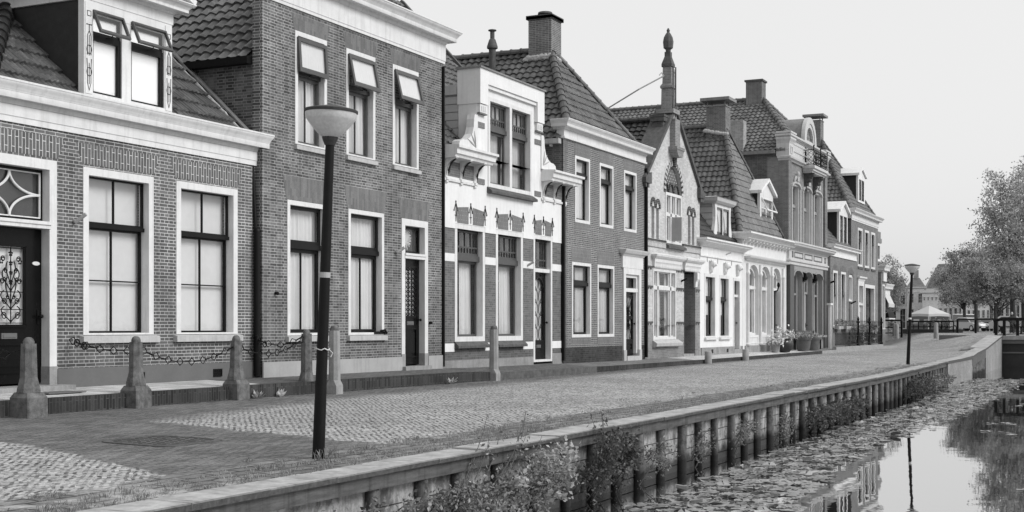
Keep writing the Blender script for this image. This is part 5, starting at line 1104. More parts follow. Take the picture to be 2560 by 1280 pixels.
# ---- low house with three segmental windows
def low_house():
    Y = 14.82; x0, x1 = 67.95, 74.5
    h = thing('terraced_house', 'low brown brick house with three tall arched windows and a white dormer with small pediment', 'house', (x0, Y, .3), 'terraced houses along the quay')
    gf = [(68.55, 69.66), (70.48, 71.72)]; dr = (72.52, 73.64)
    m = M(); wall_front(m, x0, x1, .1, 5.1, Y, [(a, b, 1.4, 4.28) for a, b in gf] + [(*dr, .3, 4.28)])
    for a, b in gf + [dr]: arch_fill(m, a, b, 4.08, 4.27, Y - .001, Y + .24, 10, topz=4.285)
    body(m, x0, x1, Y, 22, .1, 5.4); out('wall', m, 'brick9', h)
    m = M(); m.box(x0 + .05, dr[0], Y - .01, Y + .02, .1, 1.25); out('base_wall', m, 'brick8', h)
    for a, b in gf:
        win(h, Y, a, b, 1.4, 4.28, fw=.12, pd=.16, tr=3.0, cur='full', cm='curtaingrey', bar=.12, fb=.05, sill=SILL(.08, .06, .03, 'white2')); 
        m = M(); arch_band(m, a, b, 4.08, 4.27, .34, Y - .006, Y + .02, 12); out('brick_lintel', m, 'brick3', h)
        m = M(); m.box(a, b, Y - .3, Y - .06, 1.24, 1.40); r_ = random.Random(int(a)); p = out('window_box', m, 'curtaingrey', h); m = M(); leaves(m, [(r_.uniform(a, b), Y - .18 + r_.gauss(0, .05), 1.47 + r_.random() * .22) for _ in range(70)], .12, r_); out('foliage', m, 'leafdark', p)
    m = M(); arch_band(m, dr[0], dr[1], 4.08, 4.27, .34, Y - .006, Y + .02, 12); out('brick_lintel', m, 'brick3', h)
    m = M(); frame_box(m, *dr, .35, 4.2, Y + .03, Y + .25, .14, 0); m.box(dr[0], dr[1], Y + .05, Y + .25, 2.75, 2.85); out('door_frame', m, 'white', h)
    m, g = M(), M(); grid_sash(m, g, dr[0] + .14, dr[1] - .14, 2.85, 4.06, Y + .14, w=.05); fl = out('fanlight', m, 'white', h); out('pane', g, 'glass', fl); m = M(); m.box(dr[0], dr[1], Y + .28, Y + .29, 2.8, 4.2); out('backing', m, 'soil_dark_room', fl)
    door_leaf(h, dr[0] + .14, dr[1] - .14, .42, 2.75, Y + .16, mat='sashgrey', letter=False)
    m = M(); cornice(m, x0 + .0, x1 - .02, Y + .2, Y - .03, [(.02, 5.0), (.02, 5.1), (0, 5.11), (0, 5.36)]); cornice(m, x0, x1 - .02, Y + .3, Y - .03, crown(5.36, 5.6, .3)); out('cornice', m, 'white2', h, 50)
    m = M(); slope(m, (x0, Y + .05, 5.52), (x1, Y + .05, 5.52), (x1, 17.2, 8.3), (x0, 17.2, 8.3), seed=71); m.quad((x0, 17.2, 8.3), (x1, 17.2, 8.3), (x1, 22, 5.5), (x0, 22, 5.5))
    for xx in (x0 + .01, x1 - .01): gable_close(m, xx, [(Y + .06, 5.3), (17.2, 8.3), (22, 5.3)])
    rf = out('roof', m, 'tile3', h); m = M(); ridge(m, (x0, 17.2, 8.32), (x1, 17.2, 8.32)); out('ridge_tiles', m, 'tile3', rf)
    f = Y + .38; a, b = 71.75, 73.95
    m = M(); m.prismx([(f + .09, 5.6), (f + .09, 7.62), (17.0, 7.62), (17, 7.4)], a + .03, b - .03); dm = out('dormer', m, 'slate', h)
    m = M(); frame_box(m, a, b, 5.72, 7.6, f - .02, f + .1, .2, .1); m.box(72.75, 72.95, f - .01, f + .1, 5.8, 7.4); m.prism([(a, 7.6), (b, 7.6), ((a + b) / 2, 8.05)], f - .02, f + .1); out('dormer_front', m, 'white', dm)
    ms, mg = M(), M(); grid_sash(ms, mg, a + .2, 72.75, 5.82, 7.4, f + .0, 1, 2, w=.06); grid_sash(ms, mg, 72.95, b - .2, 5.82, 7.4, f + .0, 1, 2, w=.06); out('sash', ms, 'sash', dm); out('pane', mg, 'glass', dm)
    m = M(); m.box(a + .2, b - .2, f + .06, f + .066, 5.8, 7.4); out('blind', m, 'interior', dm)  # dark room-coloured sheet stands in for the unlit attic behind the panes
    m = M(); c = (a + b) / 2
    for xx in (a - .25, b + .25): m.prism([(xx, 7.55), (c, 8.1), (c, 8.24), (xx, 7.7)], f - .15, 17.2)
    out('dormer_roof', m, 'white2', dm)
    m = M(); m.tube((72.9, Y - .02, 2.62), (72.9, Y - .3, 2.75), .04); out('flag_holder', m, 'iron', h)
    return h
low_house()

# ---- corner house with the hip and dormer at the top
def corner_house():
    Y = 15.1; x0, x1 = 74.52, 82.5
    h = thing('terraced_house', 'last brick house before the bridge with three upper windows, wide shop window and roof dormer', 'house', (x0, Y, .3), 'terraced houses along the quay')
    up = [(76.35, 77.70), (78.36, 79.66), (80.3, 81.55)]
    dr = (76.35, 78.1, .3, 4.0); sw_ = (78.3, 81.4, .45, 3.85)
    m = M(); wall_front(m, x0, x1, .1, 7.4, Y, [(a, b, 4.82, 7.03) for a, b in up] + [dr, sw_]); out('wall', m, 'brick9', h)
    m = M(); body(m, x0, x1, Y + .001, 27, .1, 7.6); out('side_wall', m, 'brick4s', h)
    for a, b in up:
        win(h, Y, a, b, 4.82, 7.03, fw=.14, pd=.13, tr=6.3, cur='full', cm='curtaingrey', fb=.12, lo=(2, 1)); flat_arch(h, 'soldier4', Y, a, b, 7.05, 7.34, .06)
        m = M(); m.box(a - .02, b + .02, Y - .05, Y + .0, 4.68, 4.8); out('sill', m, 'darkstone', h)
    m = M(); frame_box(m, *dr[:2], .35, 4.0, Y - .03, Y + .2, .28, 0); cornice(m, 76.25, 78.2, Y + .02, Y - .04, [(0, 4.0), (.02, 4.1), (.12, 4.16), (.12, 4.24), (.02, 4.26)]); m.box(dr[0] + .28, dr[1] - .28, Y, Y + .2, 2.6, 2.72); out('door_frame', m, 'white', h)
    door_leaf(h, dr[0] + .28, dr[1] - .28, .42, 2.6, Y + .14, mat='curtaingrey', letter=False); m, g = M(), M(); grid_sash(m, g, dr[0] + .28, dr[1] - .28, 2.72, 3.72, Y + .12, w=.05); fl = out('fanlight', m, 'white', h); out('pane', g, 'glass', fl); m = M(); m.box(76.6, 77.8, Y + .26, Y + .27, 2.6, 3.8); out('backing', m, 'soil_dark_room', fl)
    m = M(); frame_box(m, *sw_[:2], .5, 3.85, Y - .03, Y + .3, .2, .2); w = out('window', m, 'white', h); ms, mg = M(), M(); grid_sash(ms, mg, sw_[0] + .2, sw_[1] - .2, .7, 3.65, Y + .2, 2, 3, w=.1, mw=.14); out('sash', ms, 'sash', w); out('pane', mg, 'glass', w)
    m = M(); curtain(m, 79.2, 80.9, Y + .6, .8, 2.2, seed=90); out('curtain', m, 'curtain', w, 60); flat_arch(h, 'soldier4', Y, 78.25, 81.45, 3.9, 4.2, .05)
    m = M(); cornice(m, x0, x1 + .02, Y + .2, Y - .03, [(0, 7.34), (0, 7.42), (.02, 7.43), (.02, 7.68)]); cornice(m, x0, x1, Y + .3, Y - .03, crown(7.68, 7.98, .32)); out('cornice', m, 'white', h, 50)
    rf = hip_roof(h, x0, x1, Y, 7.75, 7.9, 78.2, 17.65, 12.45, 27, 'tile3', 81)
    chimney(h, 77.8, 78.6, 17.55, 18.35, 11.6, 13.5, cap='raised')
    f = Y + .42; a, b = 78.5, 80.5
    m = M(); m.prismx([(f + .09, 8.5), (f + .09, 10.3), (16.9, 10.3), (16.7, 10.1)], a + .03, b - .03); dm = out('dormer', m, 'slate', h)
    m = M(); frame_box(m, a, b, 8.7, 10.3, f - .02, f + .1, .25, .12); m.prism([(a, 10.3), (b, 10.3), ((a + b) / 2, 10.62)], f - .02, f + .1); m.box(79.44, 79.56, f, f + .1, 8.8, 10.1); out('dormer_front', m, 'white2', dm)
    ms, mg = M(), M(); grid_sash(ms, mg, a + .25, 79.44, 8.82, 10.05, f + .0, w=.06); grid_sash(ms, mg, 79.56, b - .25, 8.82, 10.05, f + .0, w=.06); out('sash', ms, 'sash', dm); out('pane', mg, 'glass', dm); m = M(); m.box(a + .2, b - .2, f + .06, f + .066, 8.8, 10.1); out('blind', m, 'interior', dm)  # the sheet behind these panes is coloured dark like an unlit room
    m = M(); c = (a + b) / 2
    for xx in (a - .2, b + .2): m.prism([(xx, 10.24), (c, 10.68), (c, 10.82), (xx, 10.38)], f - .12, 17.0)
    out('dormer_roof', m, 'white2', dm)
    return h
corner_house()

# ---- two houses round the corner, seen only as a sliver
def end_house(x0, x1, Y, zc, label, awn):
    h = thing('terraced_house', label, 'house', (x0, Y, .5), 'terraced houses along the quay')
    m = M(); wall_front(m, x0, x1, .2, zc - .2, Y, [(x0 + .5, x0 + 1.4, 1.2, zc - 1.2)]); body(m, x0, x1, Y, 24, .2, zc); out('wall', m, 'brick9', h)
    m = M(); m.box(x0 + .4, x1, Y - .1, Y - .001, zc - 1.0, zc - .4); out('frieze', m, 'white2', h)
    for a in (x0 + .5,): win(h, Y, a, a + .9, 1.2, zc - 1.2, fw=.12, cur='full', cm='curtaingrey')
    m = M(); cornice(m, x0, x1, Y + .3, Y - .05, crown(zc - .4, zc + .05, .32)); out('cornice', m, 'white2', h, 50)
    m = M(); slope(m, (x0, Y + .05, zc), (x1, Y + .05, zc), (x1, Y + 2.5, zc + 3), (x0, Y + 2.5, zc + 3), seed=int(x0)); m.quad((x0, Y + 2.5, zc + 3), (x1, Y + 2.5, zc + 3), (x1, 24, zc), (x0, 24, zc))
    for xx in (x0 + .01, x1 - .01): gable_close(m, xx, [(Y + .06, zc - .1), (Y + 2.5, zc + 3), (24, zc - .1)])
    out('roof', m, 'tile3', h)
    return h
h = end_house(89.6, 91.2, 16.2, 5.4, 'small house past the corner with a flat topped dormer behind the last tall house', 0)
m = M(); m.box(89.9, 91.1, 16.6, 18.2, 5.7, 7.0); dm = out('dormer', m, 'slate', h); m = M(); m.box(89.7, 91.3, 16.45, 18.4, 7.0, 7.3); m.box(89.8, 91.2, 16.5, 18.3, 7.3, 7.75); out('dormer_roof', m, 'zinc', dm); m = M(); frame_box(m, 89.9, 91.1, 5.7, 7.0, 16.5, 16.6, .2); out('dormer_front', m, 'white2', dm)
h = end_house(95.0, 97.6, 17.1, 4.35, 'low shop house with a striped awning near the bridge', 1)
def awning(x0, x1, Y, z0, z1, d):
    m = M(); n = 12
    for i in range(n): a, b = x0 + (x1 - x0) * i / n, x0 + (x1 - x0) * (i + 1) / n; m.add([(a, Y, z1), (b, Y, z1), (b, Y - d, z0), (a, Y - d, z0), (a, Y, z1 - .03), (b, Y, z1 - .03), (b, Y - d, z0 - .03), (a, Y - d, z0 - .03)], [(0, 3, 2, 1), (4, 5, 6, 7), (3, 7, 6, 2)])
    m.box(x0, x1, Y - d - .02, Y - d, z0 - .25, z0); return m
out('awning', awning(95.2, 97.4, 17.08, 3.0, 3.85, .4), 'curtaingrey', h)
# ---- folding canopy (dark, quarter round) in front of the shop
fan = thing('fan_awning', 'dark quarter round folding awning with pale ribs beside the low shop house', 'awning', (96, 17, 1.5))
m = M(); pts = []
for k in range(7): t = R(15 * k); pts.append([(x, 17.3 - .85 * math.cos(t), 1.95 + .88 * math.sin(t)) for x in (94.0, 96.4)])
for k in range(6): m.quad(pts[k][0], pts[k][1], pts[k + 1][1], pts[k + 1][0])
m.add([(94.0, 17.3, 1.95)] + [p[0] for p in pts], [tuple(range(8))]); m.add([(96.4, 17.3, 1.95)] + [p[1] for p in pts], [tuple(range(8))[::-1]]); out('canopy', m, 'darkwood', fan)
m = M()
for p in pts[::2]: m.tube((93.97, 17.3, 1.95), (93.97, p[0][1], p[0][2]), .018)
m.bar((94.0, 16.45, 1.93), (96.4, 16.45, 1.93), .04, .08); m.tube((94.1, 17.3, .6), (94.1, 17.3, 2.0), .03); out('frame', m, 'curtain', fan)
# ------------------------------------------------------------------ ground, road, pavement
def sm(t): t = max(0, min(1, t)); return t * t * (3 - 2 * t)
def tab(x, T):
    if x <= T[0][0]: return T[0][1]
    for (a, p), (b, q) in zip(T, T[1:]):
        if x <= b: return p + (q - p) * (x - a) / (b - a)
    return T[-1][1]
EDGE = [(-40, 6.62), (20, 6.58), (38, 6.6), (46, 6.85), (53.7, 7.15), (62, 7.22), (68.7, 7.36), (80, 7.72), (90, 8.2)]
edge = lambda x: tab(x, EDGE)
def zroad(x, y):
    b = max(0, (min(y, 16) - 7) / 6.9) * tab(x, [(18, .135), (29, .095)])
    t = max(0, min(1, (x - (80 + (y - 7.7) * 3.0) + 20) / 20)); return b + (.9 - b) * (t * t * (1.9 - .9 * t))
zkerb = lambda x: tab(x, [(-20, .36), (19, .355), (27.4, .335), (27.6, .27), (34, .25), (35, .235), (46, .215), (82, .23)])
zfac = lambda x: tab(x, [(-20, .42), (20, .42), (27, .40), (34, .345), (40, .30), (47, .33), (82, .31)])

def roadmat():
    q = N('brick paving'); p = q.pos(); X, Y, Z = [q.n('SeparateXYZ', {0: p}).outputs[i] for i in range(3)]
    jit = q.ramp(q.noise(p, 2.2, 4, .6), .25, .75, -.22, .22)
    def brk(rot, w, r, ms, c1, c2, mo):
        v = q.n('Mapping', {'Vector': p, 'Rotation': (0, 0, R(rot))}).outputs[0]
        v = q.n('VectorMath', {0: v, 1: q.n('Combine' + 'XYZ', {0: q.ramp(q.noise(p, 2.6, 3), 0, 1, -.06, .06), 1: q.ramp(q.noise(p, 3.1, 3), 0, 1, -.06, .06)}).outputs[0]}, operation='ADD').outputs[0]
        t = q.n('TexBrick', {'Vector': v, 'Color1': (0, 0, 0, 1), 'Color2': (1, 1, 1, 1), 'Mortar': (.5, .5, .5, 1), 'Scale': 1.0, 'Mortar Size': ms, 'Mortar Smooth': .3, 'Brick Width': w, 'Row Height': r})
        val = q.n('RGBToBW', {0: t.outputs[0]}).outputs[0]
        return q.mixf(t.outputs['Fac'], q.ramp(val, .1, .9, c1, c2), mo), t.outputs['Fac']
    la, fa = brk(52, .21, .08, .006, .33, .48, .24); lb, fb = brk(-38, .21, .075, .020, .92, 1.08, .10)
    gate = q.ramp(q.noise(p, 11, 3, .7), .40, .60)
    light = q.math('MULTIPLY', la, q.mixf(gate, lb, 1.0))
    dash = q.math('MULTIPLY', fb, q.math('SUBTRACT', 1, gate))
    dark, fd = brk(4, .21, .062, .009, .11, .20, .035)
    big, fc = brk(2, .34, .19, .022, .13, .22, .05)
    l1 = q.math('MULTIPLY', q.ramp(q.math('ADD', q.math('SUBTRACT', X, q.math('MULTIPLY_ADD', Y, .167, 11.68)), jit), -.06, .06),
                q.ramp(q.math('ADD', q.math('SUBTRACT', q.math('MINIMUM', q.math('MULTIPLY_ADD', X, .035, 12.0), q.math('MULTIPLY_ADD', X, .16, 9.68)), Y), jit), -.35, .35))
    l2 = q.ramp(q.math('SUBTRACT', q.math('MULTIPLY_ADD', Y, .39, 6.27), q.math('SUBTRACT', X, jit)), -.05, .05)
    L = q.math('MAXIMUM', l1, l2)
    c = q.mixf(L, dark, light)
    cob = q.ramp(q.math('ADD', Y, jit), 8.0, 7.86)
    fade = q.ramp(X, 26, 44, 1, .35); cob = q.math('MULTIPLY', cob, fade)
    c = q.mixf(cob, c, big)
    sand = q.math('MULTIPLY', q.ramp(q.noise(p, 1.7, 5, .65), .46, .58), q.ramp(q.math('ADD', q.math('MULTIPLY', X, .8), q.math('MULTIPLY', Y, .45)), 11.4, 9.6))
    c = q.mixf(q.math('MULTIPLY', sand, .75), c, .46)
    dust = q.math('MULTIPLY', q.ramp(q.noise(p, .9, 5, .7), .5, .72), .35); c = q.mixf(dust, c, .27)
    c = q.math('MULTIPLY', c, q.ramp(q.noise(p, .35, 4, .6), .3, .7, .82, 1.16)); c = q.math('MULTIPLY', c, q.ramp(q.noise(p, 26, 4, .75), .25, .75, .62, 1.38))
    lw = q.ramp(q.noise(q.n('Mapping', {'Vector': p, 'Rotation': (0, 0, R(40)), 'Scale': (3, 14, 1)}).outputs[0], 1.6, 3, .6), .60, .68)
    c = q.math('MULTIPLY', c, q.math('SUBTRACT', 1, q.math('MULTIPLY', q.math('MULTIPLY', lw, L), .75)))
    q.color(c); q.set(Roughness=.85); q.b.inputs['Specular IOR Level'].default_value = .25
    hgt = q.mixf(cob, q.mixf(L, q.math('SUBTRACT', 1, fd), q.math('SUBTRACT', 1, q.math('MAXIMUM', fa, dash))), q.math('SUBTRACT', 1, fc))
    q.bump(q.math('ADD', hgt, q.math('MULTIPLY', q.noise(p, 30, 3), .5)), .7, .012)
    return q.m
MT['road'] = roadmat()
def pavemat(name, w, r, c1, c2, mo, ms=.008, rot=0):
    q = N(name); p = q.pos(); v = q.n('Mapping', {'Vector': p, 'Rotation': (0, 0, R(rot))}).outputs[0]
    t = q.n('TexBrick', {'Vector': v, 'Color1': (0, 0, 0, 1), 'Color2': (1, 1, 1, 1), 'Mortar': (.5, .5, .5, 1), 'Scale': 1.0, 'Mortar Size': ms, 'Brick Width': w, 'Row Height': r}); t.offset = .5 if w > .25 and r < .2 or w < .25 else 0
    c = q.mixf(t.outputs['Fac'], q.ramp(q.n('RGBToBW', {0: t.outputs[0]}).outputs[0], .1, .9, c1, c2), mo)
    c = q.math('MULTIPLY', c, q.ramp(q.noise(p, 1.4, 4, .65), .3, .7, .78, 1.15)); c = q.math('MULTIPLY', c, q.ramp(q.noise(p, 30, 3), .3, .7, .85, 1.15))
    q.color(c); q.set(Roughness=.85); q.bump(q.math('SUBTRACT', 1, t.outputs['Fac']), .5, .008); return q.m
MT['paveslab'] = pavemat('pale paving slabs', .30, .30, .44, .56, .12, .009)
MT['pavebrick'] = pavemat('dark paving bricks', .21, .065, .08, .14, .05, rot=3)
MT['pavemid'] = pavemat('grey paving', .21, .065, .14, .22, .09, rot=3)
MT['ground'] = plain('ground', .16, .9, .2, .8)
# road sheet
xs = sorted(set([-40, -20, -8, 0] + list(np.arange(2, 58, 2.0)) + list(np.arange(58, 124, 1.0))))
us = [0, .35, 1, 2, 3, 4, 5, 6, 6.6, 6.95, 8.2, 10, 13, 17, 24, 40]
m = M()
m.v = [(x, edge(x) + .30 + u, zroad(x, edge(x) + .30 + u)) for x in xs for u in us]
n = len(us); m.f = [(i * n + k, (i + 1) * n + k, (i + 1) * n + k + 1, i * n + k + 1) for i in range(len(xs) - 1) for k in range(n - 1)]
tag(out('road', m, 'road', smooth=180), kind='structure')
m = M(); m.quad((122, -1000, .86), (2200, -1000, .86), (2200, 1400, .86), (122, 1400, .86)); m.quad((-400, 47, .1), (122, 47, .1), (122, 1400, .86), (-400, 1400, .1))
m.quad((86, -600, .84), (122, -600, .86), (122, 10, .86), (86, 10, .84)); m.quad((-400, -600, .0), (86, -600, .0), (86, -1.2, .0), (-400, -1.2, .0)); m.quad((-400, -1.2, -2.2), (90, -1.2, -2.2), (90, -1.2, 0), (-400, -1.2, 0)); m.quad((-400, 8, -2.4), (90, 8, -2.4), (90, -2, -2.4), (-400, -2, -2.4)); m.quad((86, 0, -2.4), (86, 12, -2.4), (86, 12, .84), (86, 0, .84))
tag(out('ground', m, 'ground'), kind='structure')
KY = 13.9
def pavement(xa, xb, mat, kmat, name, kname):
    n = max(2, int((xb - xa) / 1.0)); m, k = M(), M()
    m.sheet(n, 2, lambda u, v: (lerp(xa, xb, u), lerp(KY + .10, 15.5, v), lerp(zkerb(lerp(xa, xb, u)), zfac(lerp(xa, xb, u)), v)))
    tag(out(name, m, mat), kind='structure')
    k.loft([[(lerp(xa, xb, i / n), KY, -.2), (lerp(xa, xb, i / n), KY, zkerb(lerp(xa, xb, i / n)) + .004), (lerp(xa, xb, i / n), KY + .12, zkerb(lerp(xa, xb, i / n)) + .006), (lerp(xa, xb, i / n), KY + .12, -.2)] for i in range(n + 1)])
    tag(out(kname, k, kmat), kind='structure')
pavement(-12, 18.9, 'paveslab', 'curbsoldier', 'pavement', 'kerb')
pavement(18.9, 27.5, 'pavebrick', 'curbsoldier', 'pavement', 'kerb')
pavement(27.5, 34.1, 'pavebrick', 'darkstone', 'pavement', 'kerb')
pavement(34.1, 43.4, 'pavemid', 'curbsoldier', 'pavement', 'kerb')
pavement(43.4, 62, 'paveslab', 'curb', 'pavement', 'kerb')
pavement(62, 82.5, 'pavemid', 'stone', 'pavement', 'kerb')
m = M(); m.box(14.25, 15.0, 14.35, 14.75, .385, .40); tag(out('door_mat', m, 'plinthdark'), 'dark rectangular mat set in the pale slabs before the diamond fanlight door', 'door mat')
# manhole cover
MT['manhole'] = pavemat('cast iron cover', .10, .10, .06, .17, .012, .022, 45)
hl = thing('manhole_cover', 'patterned iron manhole cover with worn rim set flush in the dark road bricks', 'manhole cover', (11.75, 10.1, .06))
sup = lambda k, t, dz: (lambda x, y: (x, y, zroad(x, y) + dz))(11.75 + k * (abs(math.cos(t)) ** .35) * math.copysign(1, math.cos(t)), 10.1 + k * (abs(math.sin(t)) ** .35) * math.copysign(1, math.sin(t)))
ts = [i * math.pi / 16 for i in range(32)]
m = M(); m.loft([[sup(.45, t, dz) for t in ts] for dz in (-.03, .008)]); out('cover', m, 'manhole', hl)
m = M(); m.loft([[sup(k, t, dz) for t in ts] for k, dz in ((.455, -.02), (.455, .012), (.53, .012), (.53, -.02))]); out('rim', m, 'darkstone', hl)
# ------------------------------------------------------------------ water
def watermat():
    q = N('canal water'); p = q.pos(); q.color(q.math('ADD', .012, 0.0)); q.set(Roughness=.015, IOR=1.33)
    q.b.inputs['Specular IOR Level'].default_value = .5
    q.t.nodes.remove(q.b); d = q.n('BsdfDiffuse', {0: (.012, .012, .012, 1)}); g = q.n('BsdfGlossy', {0: (.95, .95, .95, 1), 'Roughness': .012}); 
    h = q.math('ADD', q.noise(q.n('Mapping', {'Vector': p, 'Scale': (1.0, 1.6, 1)}).outputs[0], 1.3, 3, .5), q.math('MULTIPLY', q.noise(p, 7, 2), .12))
    b = q.n('Bump', {'Height': h, 'Strength': .028, 'Distance': .05}); [q.t.links.new(b.outputs[0], s_) for s_ in (g.inputs['Normal'],)]
    mx = q.n('MixShader', {0: q.schlick(.55), 1: d.outputs[0], 2: g.outputs[0]}); q.t.links.new(mx.outputs[0], q.o.inputs[0]); return q.m
MT['water'] = watermat(); ZW = -.93
m = M(); m.quad((-400, -1.2, ZW), (86, -1.2, ZW), (86, 9, ZW), (-400, 9, ZW)); tag(out('water', m, 'water'), kind='structure')
# ------------------------------------------------------------------ quay wall
qw = thing('quay_wall', 'long quay wall with pale coping slabs, weathered timber beam and wooden piles along the canal', 'quay wall', (10, 6.6, -.93))
ztop = lambda x: tab(x, [(58, .0), (62, .04), (64, .15), (68.7, .3), (80, .84)])
x = -2.0; r_ = random.Random(11)
while x < 53.6:
    L = r_.choice((.95, 1.0, 1.0, 1.05)); j = r_.uniform(-.02, .02); e0, e1 = edge(x), edge(x + L); t = r_.uniform(-.008, .008)
    m = M(); z1 = .012 + t; m.loft([[(xx, e + j, -.045), (xx, e + j, z1 - .012), (xx, e + j + .012, z1), (xx, e + j + .42, z1 + .004), (xx, e + j + .42, -.045)] for xx, e in ((x, e0), (x + L - .008, e1))])
    out('coping_slab', m, 'coping', qw); x += L
def strip(xa, xb, y0, y1, za, zb, mat, name, n=None, zf=None):
    n = n or max(1, int((xb - xa) / 3)); m = M(); zf = zf or (lambda x: 0)
    m.loft([[(xx, edge(xx) + y0, za), (xx, edge(xx) + y0, zb + zf(xx)), (xx, edge(xx) + y1, zb + zf(xx)), (xx, edge(xx) + y1, za)] for xx in [lerp(xa, xb, i / n) for i in range(n + 1)]]); return out(name, m, mat, qw)
x = -2.0
while x < 53:
    L = min(r_.uniform(4.6, 5.6), 53.7 - x); strip(x, x + L - .012, .06, .16, -.19 + r_.uniform(-.008, .008), -.05, 'timber', 'beam'); x += L
for k in range(4): strip(-2, 53.7, .20, .26, -.19 - .21 * (k + 1), -.19 - .21 * k - .014 + (0 if k else .1), 'plank', 'retaining_board', 18)
strip(-2, 53.7, .34, .5, -2.2, -.1, 'soil_dark_room', 'backfill', 18)
x = 8.0
while x < 53.5:
    if not (9.2 < x < 9.9):
        rr = r_.uniform(.062, .08); e = edge(x) + .15; m = M(); ln = r_.uniform(-.02, .02)
        m.loft([[(x + ln * (z + 2) + (rr + .006 * math.sin(k * 2 + x)) * math.cos(k * .698), e + (rr + .006 * math.sin(k * 3 + x)) * math.sin(k * .698), z) for k in range(9)] for z in (-2.0, -1.2, -.6, -.198)]); out('pile', m, 'pile', qw, 60)
    x += r_.uniform(.82, 1.02)
# brick lengths and the short piled bay before the bridge
strip(53.7, 62, .0, .45, -2.2, -.005, 'quaybrick', 'brick_section', 6, lambda x: ztop(x)); strip(53.6, 62, -.03, .5, -.08, .03, 'coping', 'brick_coping', 6, ztop)
m = M(); m.loft([[(xx, edge(xx) - .01, za(xx)), (xx, edge(xx) - .01, zb(xx)), (xx, edge(xx) + .3, zb(xx)), (xx, edge(xx) + .3, za(xx))] for xx, za, zb in [(v, (lambda x: ztop(x) - .45), (lambda x: ztop(x) - .06)) for v in (62.1, 65, 68.6)]]); out('beam', m, 'timber', qw)
strip(62, 68.7, .3, .5, -2.2, -.1, 'soil_dark_room', 'backfill', 3, ztop)
for k in range(9): xx = 62.5 + k * .72; m = M(); m.lathe(xx, edge(xx) + .14, [(.13, -2), (.13, ztop(xx) - .46)], 9); out('pile', m, 'pile', qw, 60)
m = M(); m.loft([[(xx, edge(xx) - .04, ztop(xx) - .07), (xx, edge(xx) - .04, ztop(xx) + .02), (xx, edge(xx) + .5, ztop(xx) + .03), (xx, edge(xx) + .5, ztop(xx) - .07)] for xx in (62, 64, 66.5, 68.7)]); out('brick_coping', m, 'coping', qw)
m = M(); m.loft([[(xx, edge(xx) + .0, -2.2), (xx, edge(xx) + .0, ztop(xx) - .06), (xx, edge(xx) + 1.2, ztop(xx) - .06), (xx, edge(xx) + 1.2, -2.2)] for xx in (68.7, 72, 76, 80.2)]); out('brick_section', m, 'quaybrick', qw)
m = M(); m.loft([[(xx, edge(xx) - .05, ztop(xx) - .06), (xx, edge(xx) - .05, ztop(xx) + .03), (xx, edge(xx) + .75, ztop(xx) + .05), (xx, edge(xx) + .75, ztop(xx) - .06)] for xx in (68.7, 72, 76, 80.3)]); out('brick_coping', m, 'coping', qw)
# ------------------------------------------------------------------ bridge
br = thing('bridge', 'low dark bridge with heavy wooden hand rail closing off the canal', 'bridge', (81, 4, .0))
m = M(); m.box(80.25, 86, -4, 7.9, .62, .86); out('deck', m, 'stone', br); m = M(); m.box(80.6, 86, -4, 7.74, -2.2, .62); out('abutment', m, 'slate', br)
m = M(); m.box(80.4, 80.599, -4, 7.74, .40, .60); m.box(80.5, 80.599, -4, 7.74, -.16, -.08); out('girder', m, 'plinthdark', br)
for y in (8.06, 7.62, 6.9, 6.1, 4.6, 3.1, 1.6, 0, -2): m = M(); m.box(80.32, 80.48, y - .08, y + .08, .5 if y > 8 else .86, 1.72); out('rail_post', m, 'darkwood', br)
m = M(); m.box(80.28, 80.52, -3.9, 7.75, 1.72, 1.88); m.bar((80.4, 7.75, 1.8), (80.5, 8.2, 1.68), .2, .14); out('hand_rail', m, 'darkwood', br)
m = M()
for y in np.arange(-3, 7.4, .8): m.tube((80.4, y, .9), (80.4, y + .8, 1.7), .012, n=4); m.tube((80.4, y + .8, .9), (80.4, y, 1.7), .012, n=4)
m.bar((80.4, -3.9, 1.3), (80.4, 7.5, 1.3), .03, .03); out('wire_panel', m, 'iron', br)
# ------------------------------------------------------------------ lamps
def lamp(x, y, z, label, cap_light, sticker):
    t = thing('street_lamp', label, 'street lamp', (x, y, z), 'street lamps on the quay')
    t.rotation_euler = (R(2.35), R(.25), 0)
    m = M(); P_ = lambda r, h: (r, z + h)
    m.lathe(x, y, [P_(.064, -.05), P_(.062, .6), P_(.060, .601), P_(.054, 2.0), P_(.046, 3.24)], 16); out('pole', m, 'pipe', t, 40)
    m = M(); m.lathe(x, y, [P_(.052, 3.20), P_(.075, 3.25), P_(.085, 3.285), P_(.05, 3.30)], 18); out('collar', m, 'lampdark', t, 50)
    m = M(); m.lathe(x, y, [P_(.08, 3.28), P_(.12, 3.31), P_(.19, 3.385), P_(.245, 3.455), P_(.258, 3.475), P_(.262, 3.53), P_(.1, 3.531)], 28); out('lamp_shade', m, 'lampglass', t, 40)
    m = M(); m.lathe(x, y, [P_(.262, 3.528), P_(.274, 3.532), P_(.276, 3.555), P_(.26, 3.562), P_(.16, 3.585), P_(.06, 3.605), P_(.005, 3.61)], 28); out('lamp_cap', m, 'lampdark', t, 40)
    if sticker:
        m = M(); m.lathe(x, y, [P_(.0535, sticker), P_(.0565, sticker), P_(.056, sticker + .055), P_(.053, sticker + .055)], 16); out('sticker', m, 'midpaint' if cap_light else 'white', t)
    if cap_light:
        m = M(); m.path([(x + .072 * math.cos(a), y + .072 * math.sin(a), z + 1.12 + .01 * math.sin(a * 5)) for a in [i * .45 for i in range(14)]], .007, 4, True); m.path([(x + .07, y - .03, z + 1.12), (x + .1, y - .06, z + 1.08), (x + .08, y - .05, z + 1.04)], .006, 4); out('string', m, 'curtaingrey', t)
    return t
